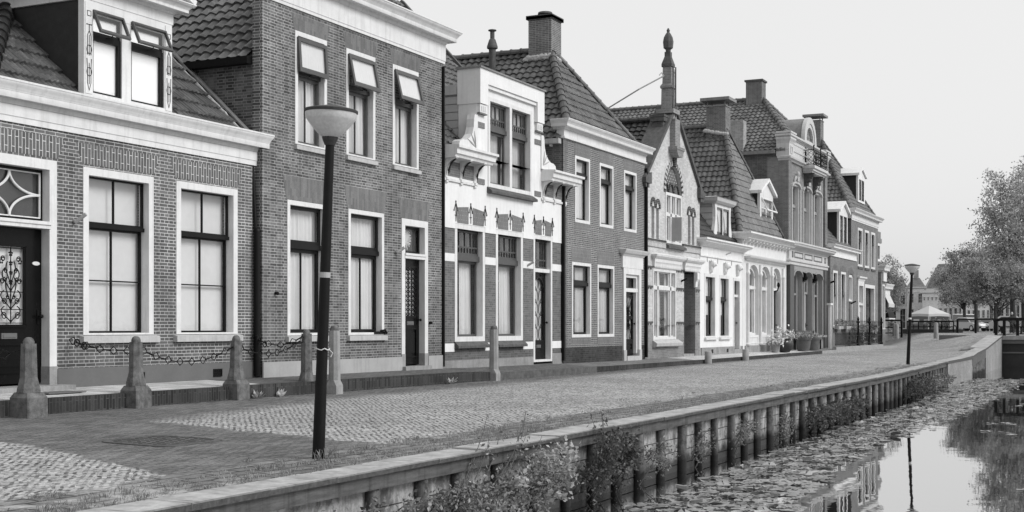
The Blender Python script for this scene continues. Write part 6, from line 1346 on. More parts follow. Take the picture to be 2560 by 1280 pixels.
lamp(11.28, 7.67, zroad(11.28, 7.67), 'tall leaning lamp post with a string tied round it before the dark brick house', 1, 1.85)
lamp(48.7, 7.86, zroad(48.7, 7.86), 'distant lamp post with a white sticker on its pole at the canal edge', 0, 1.62)
# ------------------------------------------------------------------ bollards and chains
def octa(x, y, r, z, sq): return [(x + r * (1 if abs(math.cos(t)) < .01 else 1) * math.cos(t) * k, y + r * math.sin(t) * k, z) for t, k in [(math.pi / 8 + i * math.pi / 4, 1 / math.cos(math.pi / 8)) for i in range(8)]]
def sq8(x, y, r, z, c): return [(x + r * a, y + r * b, z) for a, b in ((1, c), (c, 1), (-c, 1), (-1, c), (-1, -c), (-c, -1), (c, -1), (1, -c))]
def bollard(x, y, z, label, base=True, s=1.0):
    t = thing('stone_bollard', label, 'bollard', (x, y, z), 'stone bollards along the pavement')
    m = M(); h0 = 0
    if base:
        m.loft([sq8(x, y, .185 * s, z - .1, .9), sq8(x, y, .18 * s, z + .27, .9), sq8(x, y, .145 * s, z + .34, .8)]); out('plinth', m, 'post', t); m = M(); h0 = .34
    m.loft([octa(x, y, .155 * s, z + h0, 0), octa(x, y, .15 * s, z + h0 + .05, 0), octa(x, y, .128 * s, z + h0 + .13, 0), octa(x, y, .112 * s, z + h0 + .2, 0), octa(x, y, .10 * s, z + 1.0, 0)]); out('shaft', m, 'post', t)
    m = M(); m.lathe(x, y, [(.075 * s, z + 1.0), (.075 * s, z + 1.03), (.06 * s, z + 1.065), (.035 * s, z + 1.085), (.004, z + 1.09)], 14); out('cap', m, 'post', t, 50); return t
def stop_post(x, y, z, H, label):
    t = thing('stone_bollard', label, 'bollard', (x, y, z), 'stone bollards along the pavement')
    m = M(); m.loft([sq8(x, y, .115, z - .1, .95), sq8(x, y, .115, z + .16, .95), sq8(x, y, .10, z + .26, .45), sq8(x, y, .092, z + H - .1, .45)]); out('shaft', m, 'stone', t)
    m = M(); m.lathe(x, y, [(.088, z + H - .1), (.085, z + H - .06), (.06, z + H - .015), (.004, z + H)], 14); out('cap', m, 'post', t, 50); return t
bollard(13.28, 13.74, .13, 'weathered bollard with broad base in front of the diamond fanlight door', s=1.0)
bollard(15.52, 13.86, .13, 'weathered bollard in front of the blind window beside the diamond fanlight door', s=.94)
bollard(17.98, 13.88, .13, 'weathered bollard in front of the blind window next to the dark downpipe', s=.92)
bollard(20.24, 14.02, .355, 'short weathered bollard on the pavement directly behind the near lamp post', base=False, s=.9).scale = (1, 1, .88)
stop_post(20.50, 13.58, .12, 1.27, 'tall pale stone post close beside the near lamp post')
stop_post(27.62, 13.86, .11, 1.29, 'tall pale stone post before the house with white plaster and banded brick')
def stub(x, y, label):
    m = M(); z = zroad(x, y) + .12; m.lathe(x, y, [(.12, z - .3), (.125, z + .28), (.11, z + .30), (.004, z + .305)], 16); o = out('stone_stub', m, 'stone', smooth=50); tag(o, label, 'bollard', 'stub bollards at the kerb')
stub(43.85, 13.75, 'round stone stub at the kerb before the gabled house porch'); stub(48.5, 13.75, 'round stone stub at the kerb before the low white stuccoed house')
def chain(pts, label, rings=True):
    A, B, sag = Vector(pts[0]), Vector(pts[1]), pts[2]; n = max(6, int((B - A).length / .135)); o = M()
    cv = [A.lerp(B, i / n) - Vector((0, 0, sag * 4 * (i / n) * (1 - i / n))) for i in range(n + 1)]
    for i in range(n):
        p, q = cv[i], cv[i + 1]; d = (q - p); L = d.length; d.normalize(); c = (p + q) / 2
        up = Vector((0, 0, 1)); s_ = d.cross(up).normalized(); up = s_.cross(d)
        if i % 2 == 0:
            k = .052; pl = [c + d * L * .62, c + d * .012 + up * k, c + up * k * 1.3, c - d * .012 + up * k, c - d * L * .62, c - d * .012 - up * k, c - up * k * 1.3, c + d * .012 - up * k]
            o.path([c + d * L * .6, c + up * .06, c - d * L * .6, c - up * .06], .009, 5, True)
        else: o.path([c + d * (L * .62) * math.cos(t) + (s_ * .016) * math.sin(t) for t in [j * .628 for j in range(10)]], .009, 5, True)
    if rings:
        for i in (1, 2): c = A.lerp(B, .12 * i) - Vector((0, 0, sag * .9 * (i * .5))); o.path([c + Vector((.055 * math.cos(t), 0, .055 * math.sin(t))) for t in [j * .5236 for j in range(12)]], .011, 5, True)
    ob = out('chain', o, 'iron', smooth=60); tag(ob, label, 'chain', 'iron chains between the bollards')
chain(((15.55, 15.22, 1.16), (15.52, 13.96, 1.0), .06), 'iron chain from the wall beside the blind window to its bollard')
chain(((15.62, 13.86, 1.02), (17.88, 13.88, 1.02), .22), 'iron chain hanging between the two bollards before the blind windows', False)
chain(((18.08, 13.9, 1.02), (20.16, 14.02, 1.16), .20), 'iron chain from the downpipe side bollard to the short bollard behind the lamp', False)
chain(((20.2, 15.2, 1.18), (20.22, 14.1, 1.18), .16), 'iron chain from the wall at the downpipe to the short bollard behind the lamp')
chain(((11.4, 15.2, 1.1), (13.2, 13.8, 1.05), .2), 'iron chain reaching the broad based bollard in front of the black door')
# ------------------------------------------------------------------ pots, bench, fence in front of the shops
def pot(x, y, z, prof, mat, leafm, label, flower, seed, n=160, hh=.32, rr=.26):
    t = thing('flower_pot', label, 'flower pot', (x, y, z), 'flower pots at the shopfront'); r_ = random.Random(seed)
    m = M(); m.lathe(x, y, [(r, z + h_) for r, h_ in prof], 20); out('pot', m, mat, t, 40); zt = z + prof[-1][1]
    m = M(); leaves(m, [(x + r_.gauss(0, rr * .6), y + r_.gauss(0, rr * .6), zt + abs(r_.gauss(.02, hh * .45))) for _ in range(n)], .13, r_); out('foliage', m, leafm, t)
    if flower: m = M(); leaves(m, [(x + r_.gauss(0, rr * .75), y + r_.gauss(0, rr * .75), zt + .05 + abs(r_.gauss(.05, hh * .5))) for _ in range(150)], .10, r_, .9); out('blossom', m, 'flower', t)
P1 = [(.2, 0), (.30, .12), (.37, .3), (.36, .45), (.30, .55), (.33, .58), (.28, .58)]; P2 = [(.26, 0), (.30, .2), (.34, .5), (.37, .5), (.38, .6), (.33, .6)]
pot(56.75, 14.35, .26, P1, 'pot', 'leaf', 'round dark pot full of white flowers beside the arched shop door', True, 1, 220, .4, .36)
pot(55.75, 14.5, .27, [(.16, 0), (.2, .3), (.22, .32), (.19, .32)], 'plinthstone', 'leaf', 'small grey pot tucked behind the round pot of white flowers', True, 2, 120, .3, .24)
pot(59.95, 14.3, .26, P2, 'pot2', 'leafdark', 'dark tapered pot with low green plants nearer the white flowers', False, 3, 150, .22, .3)
pot(61.75, 14.3, .26, P2, 'pot2', 'leafdark', 'dark tapered pot with low green plants nearer the white standing post', False, 4, 150, .22, .3)
b = thing('bench', 'wooden bench along the grey shopfront behind the dark flower pots', 'bench', (62.5, 14.7, .3))
m = M()
for k in range(3): m.box(60.6, 64.6, 14.5 + k * .12, 14.6 + k * .12, .74, .78)
out('seat', m, 'timber', b); m = M()
for k in range(2): m.box(60.6, 64.6, 14.88, 14.92, .9 + k * .16, 1.02 + k * .16)
out('backrest', m, 'timber', b)
for xx in (60.8, 64.4): m = M(); m.box(xx - .04, xx + .04, 14.5, 14.56, .28, .74); m.box(xx - .04, xx + .04, 14.86, 14.92, .28, 1.16); m.box(xx - .04, xx + .04, 14.56, 14.86, .66, .735); out('leg', m, 'darkwood', b)
m = M(); m.box(66.1, 66.22, 14.4, 14.52, .25, 2.45); m.box(65.9, 66.42, 14.36, 14.56, 2.45, 2.53); tag(out('standing_post', m, 'white2'), 'slim white post with a flat cap beside the low brown brick house', 'post')
fe = thing('iron_fence', 'black iron railing with spear tops enclosing the front of the low brown house', 'fence', (71, 14.0, .3))
m = M(); m.box(65.2, 77.8, 13.93, 14.07, .1, .36); out('kerb_stone', m, 'stone', fe)
for i, xx in enumerate((70.9, 74.0, 77.6)):
    m = M(); m.lathe(xx, 14.0, [(.09, .36), (.09, .46), (.06, .5), (.055, 1.55), (.085, 1.58), (.085, 1.64), (.05, 1.68), (.07, 1.78), (.02, 1.9), (.004, 1.94)], 12); out('fence_post', m, 'iron', fe, 50)
m = M()
for z in (.48, .98 if 0 else .9, 1.42): m.bar((65.3, 14.0, z), (77.6, 14.0, z), .03, .03)
out('rail', m, 'iron', fe); m = M(); k = 0; xx = 65.3
while xx < 77.5:
    hh = 1.62 if k % 2 == 0 else .98; m.tube((xx, 14.0, .44), (xx, 14.0, hh), .011, n=5); m.loft([[(xx + .02 * math.cos(t), 14.0 + .02 * math.sin(t), hh) for t in (0, 1.57, 3.14, 4.71)], [(xx + .003 * math.cos(t), 14 + .003 * math.sin(t), hh + .1) for t in (0, 1.57, 3.14, 4.71)]]); xx += .17; k += 1
out('bars', m, 'iron', fe)
def shrub(x0, x1, y0, y1, z0, z1, n, label, mat='leafdark', seed=0, size=.13, name='hedge_plant', cat='shrub', group=None):
    r_ = random.Random(seed); t = thing(name, label, cat, ((x0 + x1) / 2, (y0 + y1) / 2, z0), group); m = M()
    cl = [(r_.uniform(x0, x1), r_.uniform(y0, y1), r_.uniform(z0, z1)) for _ in range(max(6, n // 40))]
    leaves(m, [(c[0] + r_.gauss(0, .12), c[1] + r_.gauss(0, .1), c[2] + r_.gauss(0, .1)) for c in cl for _ in range(40)], size, r_); out('foliage', m, mat, t)
    m = M()
    for c in cl: m.path([((x0 + x1) / 2 + r_.uniform(-.2, .2) * (x1 - x0), (y0 + y1) / 2, z0), ((c[0] + (x0 + x1) / 2) / 2, (c[1] + (y0 + y1) / 2) / 2, (c[2] + z0) / 2 + .1), c], [.012, .01, .004], 4)
    out('stem', m, 'stem', t); return t
shrub(71.2, 73.4, 14.15, 14.5, .35, 1.25, 500, 'dark clipped shrub behind the iron railing of the low brown house', seed=5, size=.16)
shrub(74.4, 77.2, 14.15, 14.5, .35, 1.5, 700, 'taller dark shrub behind the iron railing before the corner house', seed=6, size=.16)
# ------------------------------------------------------------------ beyond the bridge
CA, SA = math.cos(YAW), math.sin(YAW)
def at(px, Z): return Vector((Z * CA + (px - 1280) / 3300 * Z * SA, Z * SA - (px - 1280) / 3300 * Z * CA))
zat = lambda py, Z: EYE - (py - 817) * Z / 3300
def wood_post(px, Z, z0, z1, r, label):
    p = at(px, Z); m = M(); m.lathe(p.x, p.y, [(r * 1.15, z0), (r, z1 - .06), (r * .8, z1), (.005, z1 + .02)], 12); tag(out('wooden_post', m, 'stone', smooth=50), label, 'bollard', 'posts closing the street to traffic')
wood_post(2340, 83, .62, 1.62, .13, 'thick leaning stone post standing alone in the road before the terrace')
wood_post(2242, 86, .60, 1.55, .13, 'stone post nearest the kerb in front of the dark wooden frame')
wood_post(2236, 93, .7, 1.6, .12, 'stone post standing just behind the kerbside one by the wooden frame')
wood_post(2249, 97, .75, 1.6, .13, 'stone post close to the end upright of the dark wooden frame')
def rail_fence(p, q, z0, z1, n, label, name='wooden_railing', bars=0, sag=.14, mat='darkwood'):
    t = thing(name, label, 'railing', (p.x, p.y, z0), 'dark wooden railings near the bridge'); d = (q - p)
    for i in range(n + 1): c = p + d * i / n; m = M(); m.box(c.x - sag / 2, c.x + sag / 2, c.y - sag / 2, c.y + sag / 2, z0 - .2, z1 - .001); out('rail_post', m, mat, t)
    m = M(); m.bar((p.x, p.y, z1 + .05), (q.x, q.y, z1 + .05), .16, .12); out('hand_rail', m, mat, t)
    if bars:
        m = M()
        for k in range(bars): z = z0 + .12 + (z1 - z0 - .2) * k / max(1, bars); m.bar((p.x, p.y, z), (q.x, q.y, z), .05, .07)
        out('cross_rail', m, mat, t)
    return t
rail_fence(at(2199, 93), at(2254, 93), .8, 1.76, 1, 'dark wooden frame like railing across the side street mouth', bars=2)
rail_fence(at(2394, 97), at(2487, 92), .86, 1.84, 2, 'dark railing of stout posts between terrace and bridge')
rail_fence(at(2268, 104), at(2384, 101), .95, 1.72, 4, 'dark terrace railing below the big parasol', bars=2, sag=.08)
p = at(2268, 105); q = at(2390, 102); m = M(); m.bar((p.x, p.y, 1.0), (q.x, q.y, 1.0), 2.2, .34); tag(out('terrace_deck', m, 'slate'), 'low dark terrace platform under the parasol', 'terrace')
for i, (px, w_) in enumerate(((2335, 1.0), (2362, .5))): c = at(px, 102.6); shrub(c.x - .3, c.x + .3, c.y - w_ * .5, c.y + w_ * .5, 1.2, 1.85, 320, ('bushy planter on the terrace railing left of its gap', 'small planter at the far end of the terrace railing')[i].replace('left of its gap', 'below the parasol'), seed=20 + i, size=.15, name='planter', cat='planter')
c = at(2236, 95); shrub(c.x - .2, c.x + .2, c.y - .3, c.y + .3, .8, 1.75, 200, 'potted plant standing inside the dark wooden frame', seed=25, size=.13, name='potted_plant', cat='plant')
pa = at(2323, 120); t = thing('parasol', 'large square pale parasol with short valance over the terrace', 'parasol', (pa.x, pa.y, .9))
u = Vector((math.cos(.9), math.sin(.9))); v = Vector((-u.y, u.x)); m = M(); zc = 2.55; cor = []
for k in range(8): a = [(1, 0), (1, 1), (0, 1), (-1, 1), (-1, 0), (-1, -1), (0, -1), (1, -1)][k]; w_ = pa + u * a[0] * 1.28 + v * a[1] * 1.28; cor.append((w_.x, w_.y, zc - (.05 if a[0] and a[1] else 0)))
top = (pa.x, pa.y, 3.28)
for k in range(8): m.add([cor[k], cor[(k + 1) % 8], top], [(0, 1, 2)]); a, b_ = cor[k], cor[(k + 1) % 8]; m.quad((a[0], a[1], a[2] - .22), (b_[0], b_[1], b_[2] - .22), b_, a)
out('canopy', m, 'canvas', t); m = M(); m.tube((pa.x, pa.y, .9), (pa.x, pa.y, 3.3), .05)
out('pole', m, 'canvas', t)
for k in (1, 3, 5, 7): m = M(); m.tube((cor[k][0], cor[k][1], .9), (cor[k][0], cor[k][1], zc - .05), .045); out('corner_pole', m, 'canvas', t)
c0, c1 = at(2272, 123), at(2372, 122); m = M(); m.bar((c0.x, c0.y, 1.75), (c1.x, c1.y, 1.75), .06, 1.3); tag(out('wind_screen', m, 'plinthdark'), 'grey wind screen closing the back of the terrace under the parasol', 'screen')
for i, px in enumerate((2290, 2316, 2345)):
    c = at(px, 119); t = thing('terrace_chair', ('terrace chair under the parasol nearest the lamp post', 'terrace chair in the middle under the parasol', 'terrace chair under the parasol nearest the railing gap')[i], 'chair', (c.x, c.y, 1.15), 'chairs on the terrace')
    m = M(); m.box(c.x - .25, c.x + .25, c.y - .25, c.y + .25, 1.6, 1.64); out('seat', m, 'curtaingrey', t); m = M(); m.box(c.x + .2, c.x + .24, c.y - .25, c.y + .25, 1.7, 2.05); out('backrest', m, 'curtaingrey', t)
    for dx in (-.22, .22):
        for dy in (-.22, .22): m = M(); m.box(c.x + dx - .02, c.x + dx + .02, c.y + dy - .02, c.y + dy + .02, 1.15, 1.6); out('leg', m, 'iron', t)
# ---- cars
def car(px, Z, head, mat, label, van=False, name='parked_car'):
    p = at(px, Z); z0 = .9; t = thing(name, label, 'van' if van else 'car', (p.x, p.y, z0), 'cars parked beyond the bridge')
    ca_, sa_ = math.cos(head), math.sin(head); T = lambda x, y, z: (p.x + x * ca_ - y * sa_, p.y + x * sa_ + y * ca_, z0 + z)
    L, Wd = (2.5, .95) if van else (2.05, .86)
    if van: low = [(-L, .35), (L, .35), (L, .9), (L - .1, 1.1), (L - .55, 1.25), (-L, 1.25)]; cab = [(L - .6, 1.25), (L - 1.15, 2.1), (-L + .1, 2.2), (-L + .02, 1.25)]
    else: low = [(-L, .3), (L, .3), (L + .03, .55), (L - .1, .74), (L - .9, .92), (-L + .3, .98), (-L, .85)]; cab = [(L - .95, .92), (L - 1.7, 1.42), (-L + 1.0, 1.46), (-L + .2, .97)]
    def loftx(prof, w0, w1, zs):
        mm = M(); n = len(prof); z_lo = min(q[1] for q in prof); z_hi = max(q[1] for q in prof); wd = lambda z: w0 + (w1 - w0) * (z - z_lo) / (z_hi - z_lo)
        mm.loft([[T(x * .97, s_ * (wd(z) - .0), z * .98 + .01) for x, z in prof] if abs(s_) == 1 else [T(x, s_ * wd(z), z) for x, z in prof] for s_ in (-1, -.9, .9, 1)]); return mm
    out('body', loftx(low, Wd, Wd * .98, 0), mat, t, 40); out('cabin', loftx(cab, Wd * .94, Wd * .74, 0), mat, t, 40)
    g = M(); s = .02
    (xa, za), (xb, zb), (xc, zc_), (xd, zd) = cab; wl, wh = Wd * .9, Wd * .72
    g.add([T(xa + .03, -wl * .9, za + .04), T(xa + .03, wl * .9, za + .04), T(xb + .06, wh * .9, zb - .05), T(xb + .06, -wh * .9, zb - .05)], [(0, 1, 2, 3)])
    g.add([T(xd - .03, wl * .9, zd + .05), T(xd - .03, -wl * .9, zd + .05), T(xc - .05, -wh * .9, zc_ - .06), T(xc - .05, wh * .9, zc_ - .06)], [(0, 1, 2, 3)])
    for s_ in (-1, 1): g.add([T(xa - .2, s_ * (wl + .05), za + .05), T(xd + .25, s_ * (wl + .05), zd + .04), T(xc + .12, s_ * (wh + .07), zc_ - .09), T(xb - .08, s_ * (wh + .07), zb - .09)], [(0, 1, 2, 3)])
    out('windows', g, 'carglass', t)
    for sx in (-1, 1):
        for sy in (-1, 1):
            q = Vector(T(sx * (L - .75), sy * (Wd - .12), .32)); ax = Vector((-sa_, ca_, 0)) * .12 * sy; w_ = M(); w_.tube(q - ax, q + ax, .32, n=16); wh_ = out('wheel', w_, 'rubber', t); w_ = M(); w_.tube(q + ax, q + ax * 1.05, .2, n=12); out('rim', w_, 'chrome', wh_)
    for sy in (-1, 1): q = T(L - .04, sy * .6, .68); w_ = M(); w_.ball(q, .1, .16, .09, 10, 6); out('headlight', w_, 'white', t)
    w_ = M(); w_.obox(T(L + .02, 0, .42), Vector((ca_, sa_, 0)) * .06, Vector((-sa_, ca_, 0)) * .7, (0, 0, .1)); w_.obox(T(-L - .0, 0, .45), Vector((ca_, sa_, 0)) * .06, Vector((-sa_, ca_, 0)) * .75, (0, 0, .1)); out('bumper', w_, 'rubber', t)
    w_ = M(); w_.obox(T(L + .085, 0, .43), Vector((ca_, sa_, 0)) * .006, Vector((-sa_, ca_, 0)) * .26, (0, 0, .055)); out('number_plate', w_, 'white2', t)
    return t
toc = math.atan2(-SA, -CA)
car(2424, 138, toc + .35, 'carsilver', 'light car seen from the front parked behind the dark railing under the trees'); car(2456, 142, toc - .2, 'cardark', 'dark car parked beside the light one behind the railing')
car(2532, 120, toc + 1.2, 'carsilver', 'pale car standing side on behind the bridge hand rail'); car(2414, 175, toc + .1, 'carwhite', 'tall white van parked farther back behind the light car', True, 'parked_van')
# ---- person sitting behind the bridge rail
pp = at(2529, 88)
def person():
    t = thing('person', 'person in dark clothes sitting behind the bridge hand rail', 'person', (pp.x, pp.y, .9)); z = .9
    S_ = [((0, 0, .62), .15), ((0, 0, .85), .14), ((0, 0, 1.05), .17), ((0, 0, 1.17), .07), ((0, 0, 1.27), .085), ((0, 0, 1.38), .09), ((-.02, .2, 1.08), .06), ((-.1, .27, .85), .048), ((-.28, .2, .78), .038), ((-.02, -.2, 1.08), .06), ((-.1, -.27, .85), .048), ((-.28, -.2, .78), .038),
          ((-.25, .12, .6), .085), ((-.45, .13, .55), .065), ((-.47, .13, .1), .04), ((-.60, .13, .06), .04), ((-.25, -.12, .6), .085), ((-.45, -.13, .55), .065), ((-.47, -.13, .1), .04), ((-.60, -.13, .06), .04)]
    E_ = [(0, 1), (1, 2), (2, 3), (3, 4), (4, 5), (2, 6), (6, 7), (7, 8), (2, 9), (9, 10), (10, 11), (0, 12), (12, 13), (13, 14), (14, 15), (0, 16), (16, 17), (17, 18), (18, 19)]
    me = bpy.data.meshes.new('body'); me.from_pydata([v for v, r in S_], E_, []); o = bpy.data.objects.new('body', me); COL.objects.link(o); o.parent = t; me.materials.append(MT['cloth'])
    o.modifiers.new('skin', 'SKIN'); o.modifiers.new('sub', 'SUBSURF').levels = 2; o.modifiers['sub'].render_levels = 2
    for i, (v, r) in enumerate(S_): me.skin_vertices[0].data[i].radius = (r, r)
    me.skin_vertices[0].data[0].use_root = True
    m = M(); m.ball((pp.x - .015, pp.y, z + 1.34), .1, .085, .12, 12, 8); m.ball((pp.x - .11, pp.y, z + 1.33), .02, .015, .02, 6, 4); out('face', m, 'skin', t, 180); m = M(); m.ball((pp.x + .02, pp.y, z + 1.38), .105, .098, .11, 12, 8); out('hair', m, 'hair', t, 180)
    t.rotation_euler = (0, 0, R(30))
    b = thing('seat_block', 'low dark seat under the person behind the bridge rail', 'seat', (pp.x, pp.y, .9)); m = M(); m.box(pp.x - .2, pp.x + .3, pp.y - .8, pp.y + .8, 1.34, 1.40); out('seat', m, 'darkwood', b)
    for dy in (-.6, .6): m = M(); m.box(pp.x - .15, pp.x + .25, pp.y + dy - .05, pp.y + dy + .05, .86, 1.34); out('leg', m, 'darkwood', b)
person()
# ---- houses across the square
def far_house(pxa, pxb, Z, yeave, ytop, label, wallm, roofm, rows, nwin, ang=.12, gf='white2', depth=9, roof='hip', cornice_h=.7, chim=None):
    a = at(pxa, Z); b = at(pxb, Z); d = (b - a); Wd = d.length * .955; d.normalize(); a_ = math.atan2(d.y, d.x) + ang - .30
    ze = zat(yeave, Z); zt = zat(ytop, Z); z0 = .86
    t = thing('townhouse', label, 'house', (a.x, a.y, z0), 'houses across the square beyond the bridge'); t.rotation_euler = (0, 0, a_); ORG[t.name] = (0, 0, z0)
    hs = []
    for (za, zb, q) in rows:
        for i in range(nwin): c = Wd * (i + .5) / nwin; w_ = Wd / nwin * q; hs.append((c - w_ / 2, c + w_ / 2, zat(za, Z), zat(zb, Z)))
    hs = [(p, q, min(r, s_), max(r, s_)) for p, q, r, s_ in hs]
    m = M(); wall_front(m, 0, Wd, z0 - .2, ze, 0, hs); body(m, 0, Wd, 0, depth, z0 - .2, ze); out('wall', m, wallm, t)
    for p, q, r, s_ in hs: win(t, 0, p, q, r, s_, fw=.09 * (q - p), pd=.06, lo=(2, 3), fm='white', sm='white', cur=None, sw=.05 * (q - p), proud=.03)
    m = M(); m.box(0, Wd, .45, .47, z0, ze - .1); out('backing', m, 'soil_dark_room', t)
    m = M(); cornice(m, 0, Wd, .3, -.03, [(.0, ze - cornice_h), (.02, ze - cornice_h + .01), (.02, ze - .25), (.3, ze - .08), (.3, ze)]); out('cornice', m, 'white2', t, 50)
    m = M()
    if roof == 'hip': m.add([(-.2, -.2, ze), (Wd + .2, -.2, ze), (Wd * .72, 3.2, zt), (Wd * .3, 3.2, zt), (-.2, depth, ze), (Wd + .2, depth, ze), (Wd * .72, depth - 3, zt), (Wd * .3, depth - 3, zt)], [(0, 1, 2, 3), (1, 5, 6, 2), (4, 0, 3, 7), (3, 2, 6, 7), (5, 4, 7, 6)])
    else: m.add([(-.2, -.2, ze), (Wd + .2, -.2, ze), (Wd + .2, 4, zt), (-.2, 4, zt), (-.2, depth, ze), (Wd + .2, depth, ze)], [(0, 1, 2, 3), (3, 2, 5, 4), (0, 3, 4), (1, 5, 2)])
    rf = out('roof', m, roofm, t)
    if chim is not None: m = M(); m.box(Wd * chim - .35, Wd * chim + .35, 3.4, 4.1, zt - .6, zt + 1.1); out('chimney', m, 'chimneylight', rf)
    return t
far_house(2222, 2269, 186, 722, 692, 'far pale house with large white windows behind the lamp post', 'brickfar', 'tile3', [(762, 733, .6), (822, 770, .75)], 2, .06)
far_house(2269, 2311, 182, 718, 693, 'far pale house with crossed white windows and hipped roof beside the parasol', 'brickfar', 'tile2', [(758, 733, .55), (822, 772, .6)], 2, .0, chim=.5)
far_house(2306, 2345, 176, 730, 722, 'far low pale brick building with dentil cornice above the parasol', 'brickfar', 'zinc', [(752, 738, .4), (790, 772, .5)], 4, .0)
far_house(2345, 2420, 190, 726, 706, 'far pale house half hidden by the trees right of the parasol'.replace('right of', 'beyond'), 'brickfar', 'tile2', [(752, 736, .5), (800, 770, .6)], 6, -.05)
far_house(2318, 2425, 206, 722, 658, 'large far house with tall dark roof rising above the low brick building', 'brickfar', 'tile2', [(770, 735, .4)], 5, .05)
far_house(2404, 2476, 186, 738, 712, 'far row house with white fronts seen below the tree crowns', 'brickfar', 'tile2', [(765, 742, .5), (815, 775, .6)], 6, 0)
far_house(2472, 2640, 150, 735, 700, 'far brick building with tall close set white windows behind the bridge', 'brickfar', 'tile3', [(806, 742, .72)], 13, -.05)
# ------------------------------------------------------------------ trees
def blob_leaves(m, blobs, n, size, r_, asp=.7):
    tot = sum(b[3] * b[4] * b[5] for b in blobs) ; cl = []
    for (x, y, z, rx, ry, rz) in blobs:
        k = max(4, int(n * (rx * ry * rz) / tot / 26))
        for _ in range(k):
            d = Vector((r_.gauss(0, 1), r_.gauss(0, 1), r_.gauss(0, 1))).normalized(); f = r_.uniform(.35, 1.0) ** .55
            c = Vector((x + d.x * rx * f, y + d.y * ry * f, z + d.z * rz * f)); cl.append(c); s_ = r_.uniform(.6, 1.25) * size * 1.5
            leaves(m, [(c.x + r_.gauss(0, s_), c.y + r_.gauss(0, s_), c.z + r_.gauss(0, s_ * .6)) for _ in range(26)], size, r_, asp, .5)
    return cl
def tree(px, Z, blobs, n, size, label, mat='leaf', trunk=.2, seed=1, z0=.88, fork=2.6):
    """blobs: (dx along the camera's right in metres, depth offset, z, rx, ry, rz)"""
    p = at(px, Z); r_ = random.Random(seed); t = thing('tree', label, 'tree', (p.x, p.y, z0), 'trees along the canal beyond the bridge')
    B = []
    for dx, dd, z, rx, ry, rz in blobs: B.append((p.x + dx * SA + dd * CA, p.y - dx * CA + dd * SA, z, rx, rx, rz))
    m = M(); cl = blob_leaves(m, B, n, size, r_); out('crown', m, mat, t)
    m = M(); m.path([(p.x, p.y, z0 - .2), (p.x + .05, p.y, z0 + 1), (p.x, p.y + .06, z0 + fork), (p.x + .1, p.y, z0 + fork + 1.6)], [trunk * 1.3, trunk, trunk * .85, trunk * .55], 9)
    for c in r_.sample(cl, min(len(cl), 26)):
        b0 = Vector((p.x + .03, p.y + .03, z0 + fork + r_.uniform(-.3, 1.4))); md = b0.lerp(c, .5) + Vector((r_.gauss(0, .2), r_.gauss(0, .2), .35)); m.path([b0, b0.lerp(md, .5), md, c], [trunk * .4, trunk * .28, trunk * .17, .02], 5)
    out('trunk', m, 'bark', t, 60); return t
tree(2533, 104, [(.1, 0, 8.2, 2.6, 2.6, 3.6), (-1.3, .3, 11.6, 1.15, 1.2, 2.4), (-2.0, .2, 9.6, 1.1, 1.2, 1.3), (1.2, 0, 12.0, 1.5, 1.4, 2.6), (-1.0, -.5, 6.2, 2.0, 2, 1.8), (-1.5, 0, 13.3, .55, .6, 1.0), (-.4, 0, 12.2, .8, .7, .9), (2.0, 0, 13.2, .8, .8, 1.2)], 19494, 0.180, 'tallest tree, its loose pointed top reaching far above the bridge', 'leaf', .24, 1)
tree(2612, 100, [(0, 0, 9, 3, 3, 4.2), (-1, 0, 12.4, 1.4, 1.2, 2), (0, 0, 5.5, 2.6, 2.6, 2)], 15390, 0.180, 'broad tree behind the bridge cut by the photo edge'.replace('photo edge', 'picture side'), 'leaf', .24, 2)
tree(2441, 128, [(0, 0, 6.4, 2.4, 2.4, 2.4), (-1.6, 0, 7.6, 1.5, 1.5, 1.5), (1.6, 0, 7.2, 1.6, 1.6, 1.9), (-.3, 0, 8.9, 1.1, 1, 1.1), (-1.5, -.4, 5.0, 1.5, 1.5, 1.1)], 14364, 0.187, 'rounded tree standing just behind the light parked car', 'leafdark', .2, 3)
tree(2500, 132, [(0, 0, 6.0, 3.0, 3, 2.8), (1, 0, 8.3, 2, 2, 2.2), (-1.5, 0, 4.6, 1.6, 1.6, 1.1)], 12312, 0.202, 'dark tree between the rounded tree and the tallest tree', 'leafdark', .25, 4)
tree(2412, 150, [(-1.0, 0, 6.2, 2.2, 2.2, 1.9), (-2.6, 0, 7.3, 1.1, 1, .9), (.6, 0, 5.2, 1.8, 1.8, 1.6), (-3.4, 0, 6.6, .6, .6, .5), (-1.6, 0, 4.6, 1.4, 1.2, .9)], 10773, 0.194, 'spreading tree with thin side branches over the far dark roof', 'leafdark', .2, 5, fork=2.2)
tree(2490, 98, [(-.6, 0, 4.4, 1.5, 1.5, 1.3), (.9, 0, 4.9, 1.4, 1.4, 1.4), (-1.6, 0, 5.4, 1.2, 1.2, 1.1), (2.1, 0, 4.3, 1.2, 1.2, 1.2)], 13338, 0.158, 'low pale leaved tree in front of the tall ones by the bridge', 'leaflight2', .16, 6, fork=1.4)
tree(2560, 108, [(0, 0, 5.5, 2.2, 2.2, 2.0), (1.2, 0, 7, 1.6, 1.6, 1.7)], 10260, 0.173, 'tree with dense low crown over the pale car'.replace('over', 'above'), 'leaf', .2, 7, fork=2.2)
tree(2205, 108, [(.0, 0, 4.2, 1.7, 1.7, 1.7), (.5, 0, 5.9, .9, .9, 1.0), (.7, 0, 3.2, 1.0, 1.0, .8), (1.0, 0, 4.7, 1.0, 1, 1.3), (.6, 0, 6.3, .8, .8, .9)], 9747, 0.144, 'small dense tree behind the low shop house with the awning', 'leaf', .15, 8, fork=1.2)
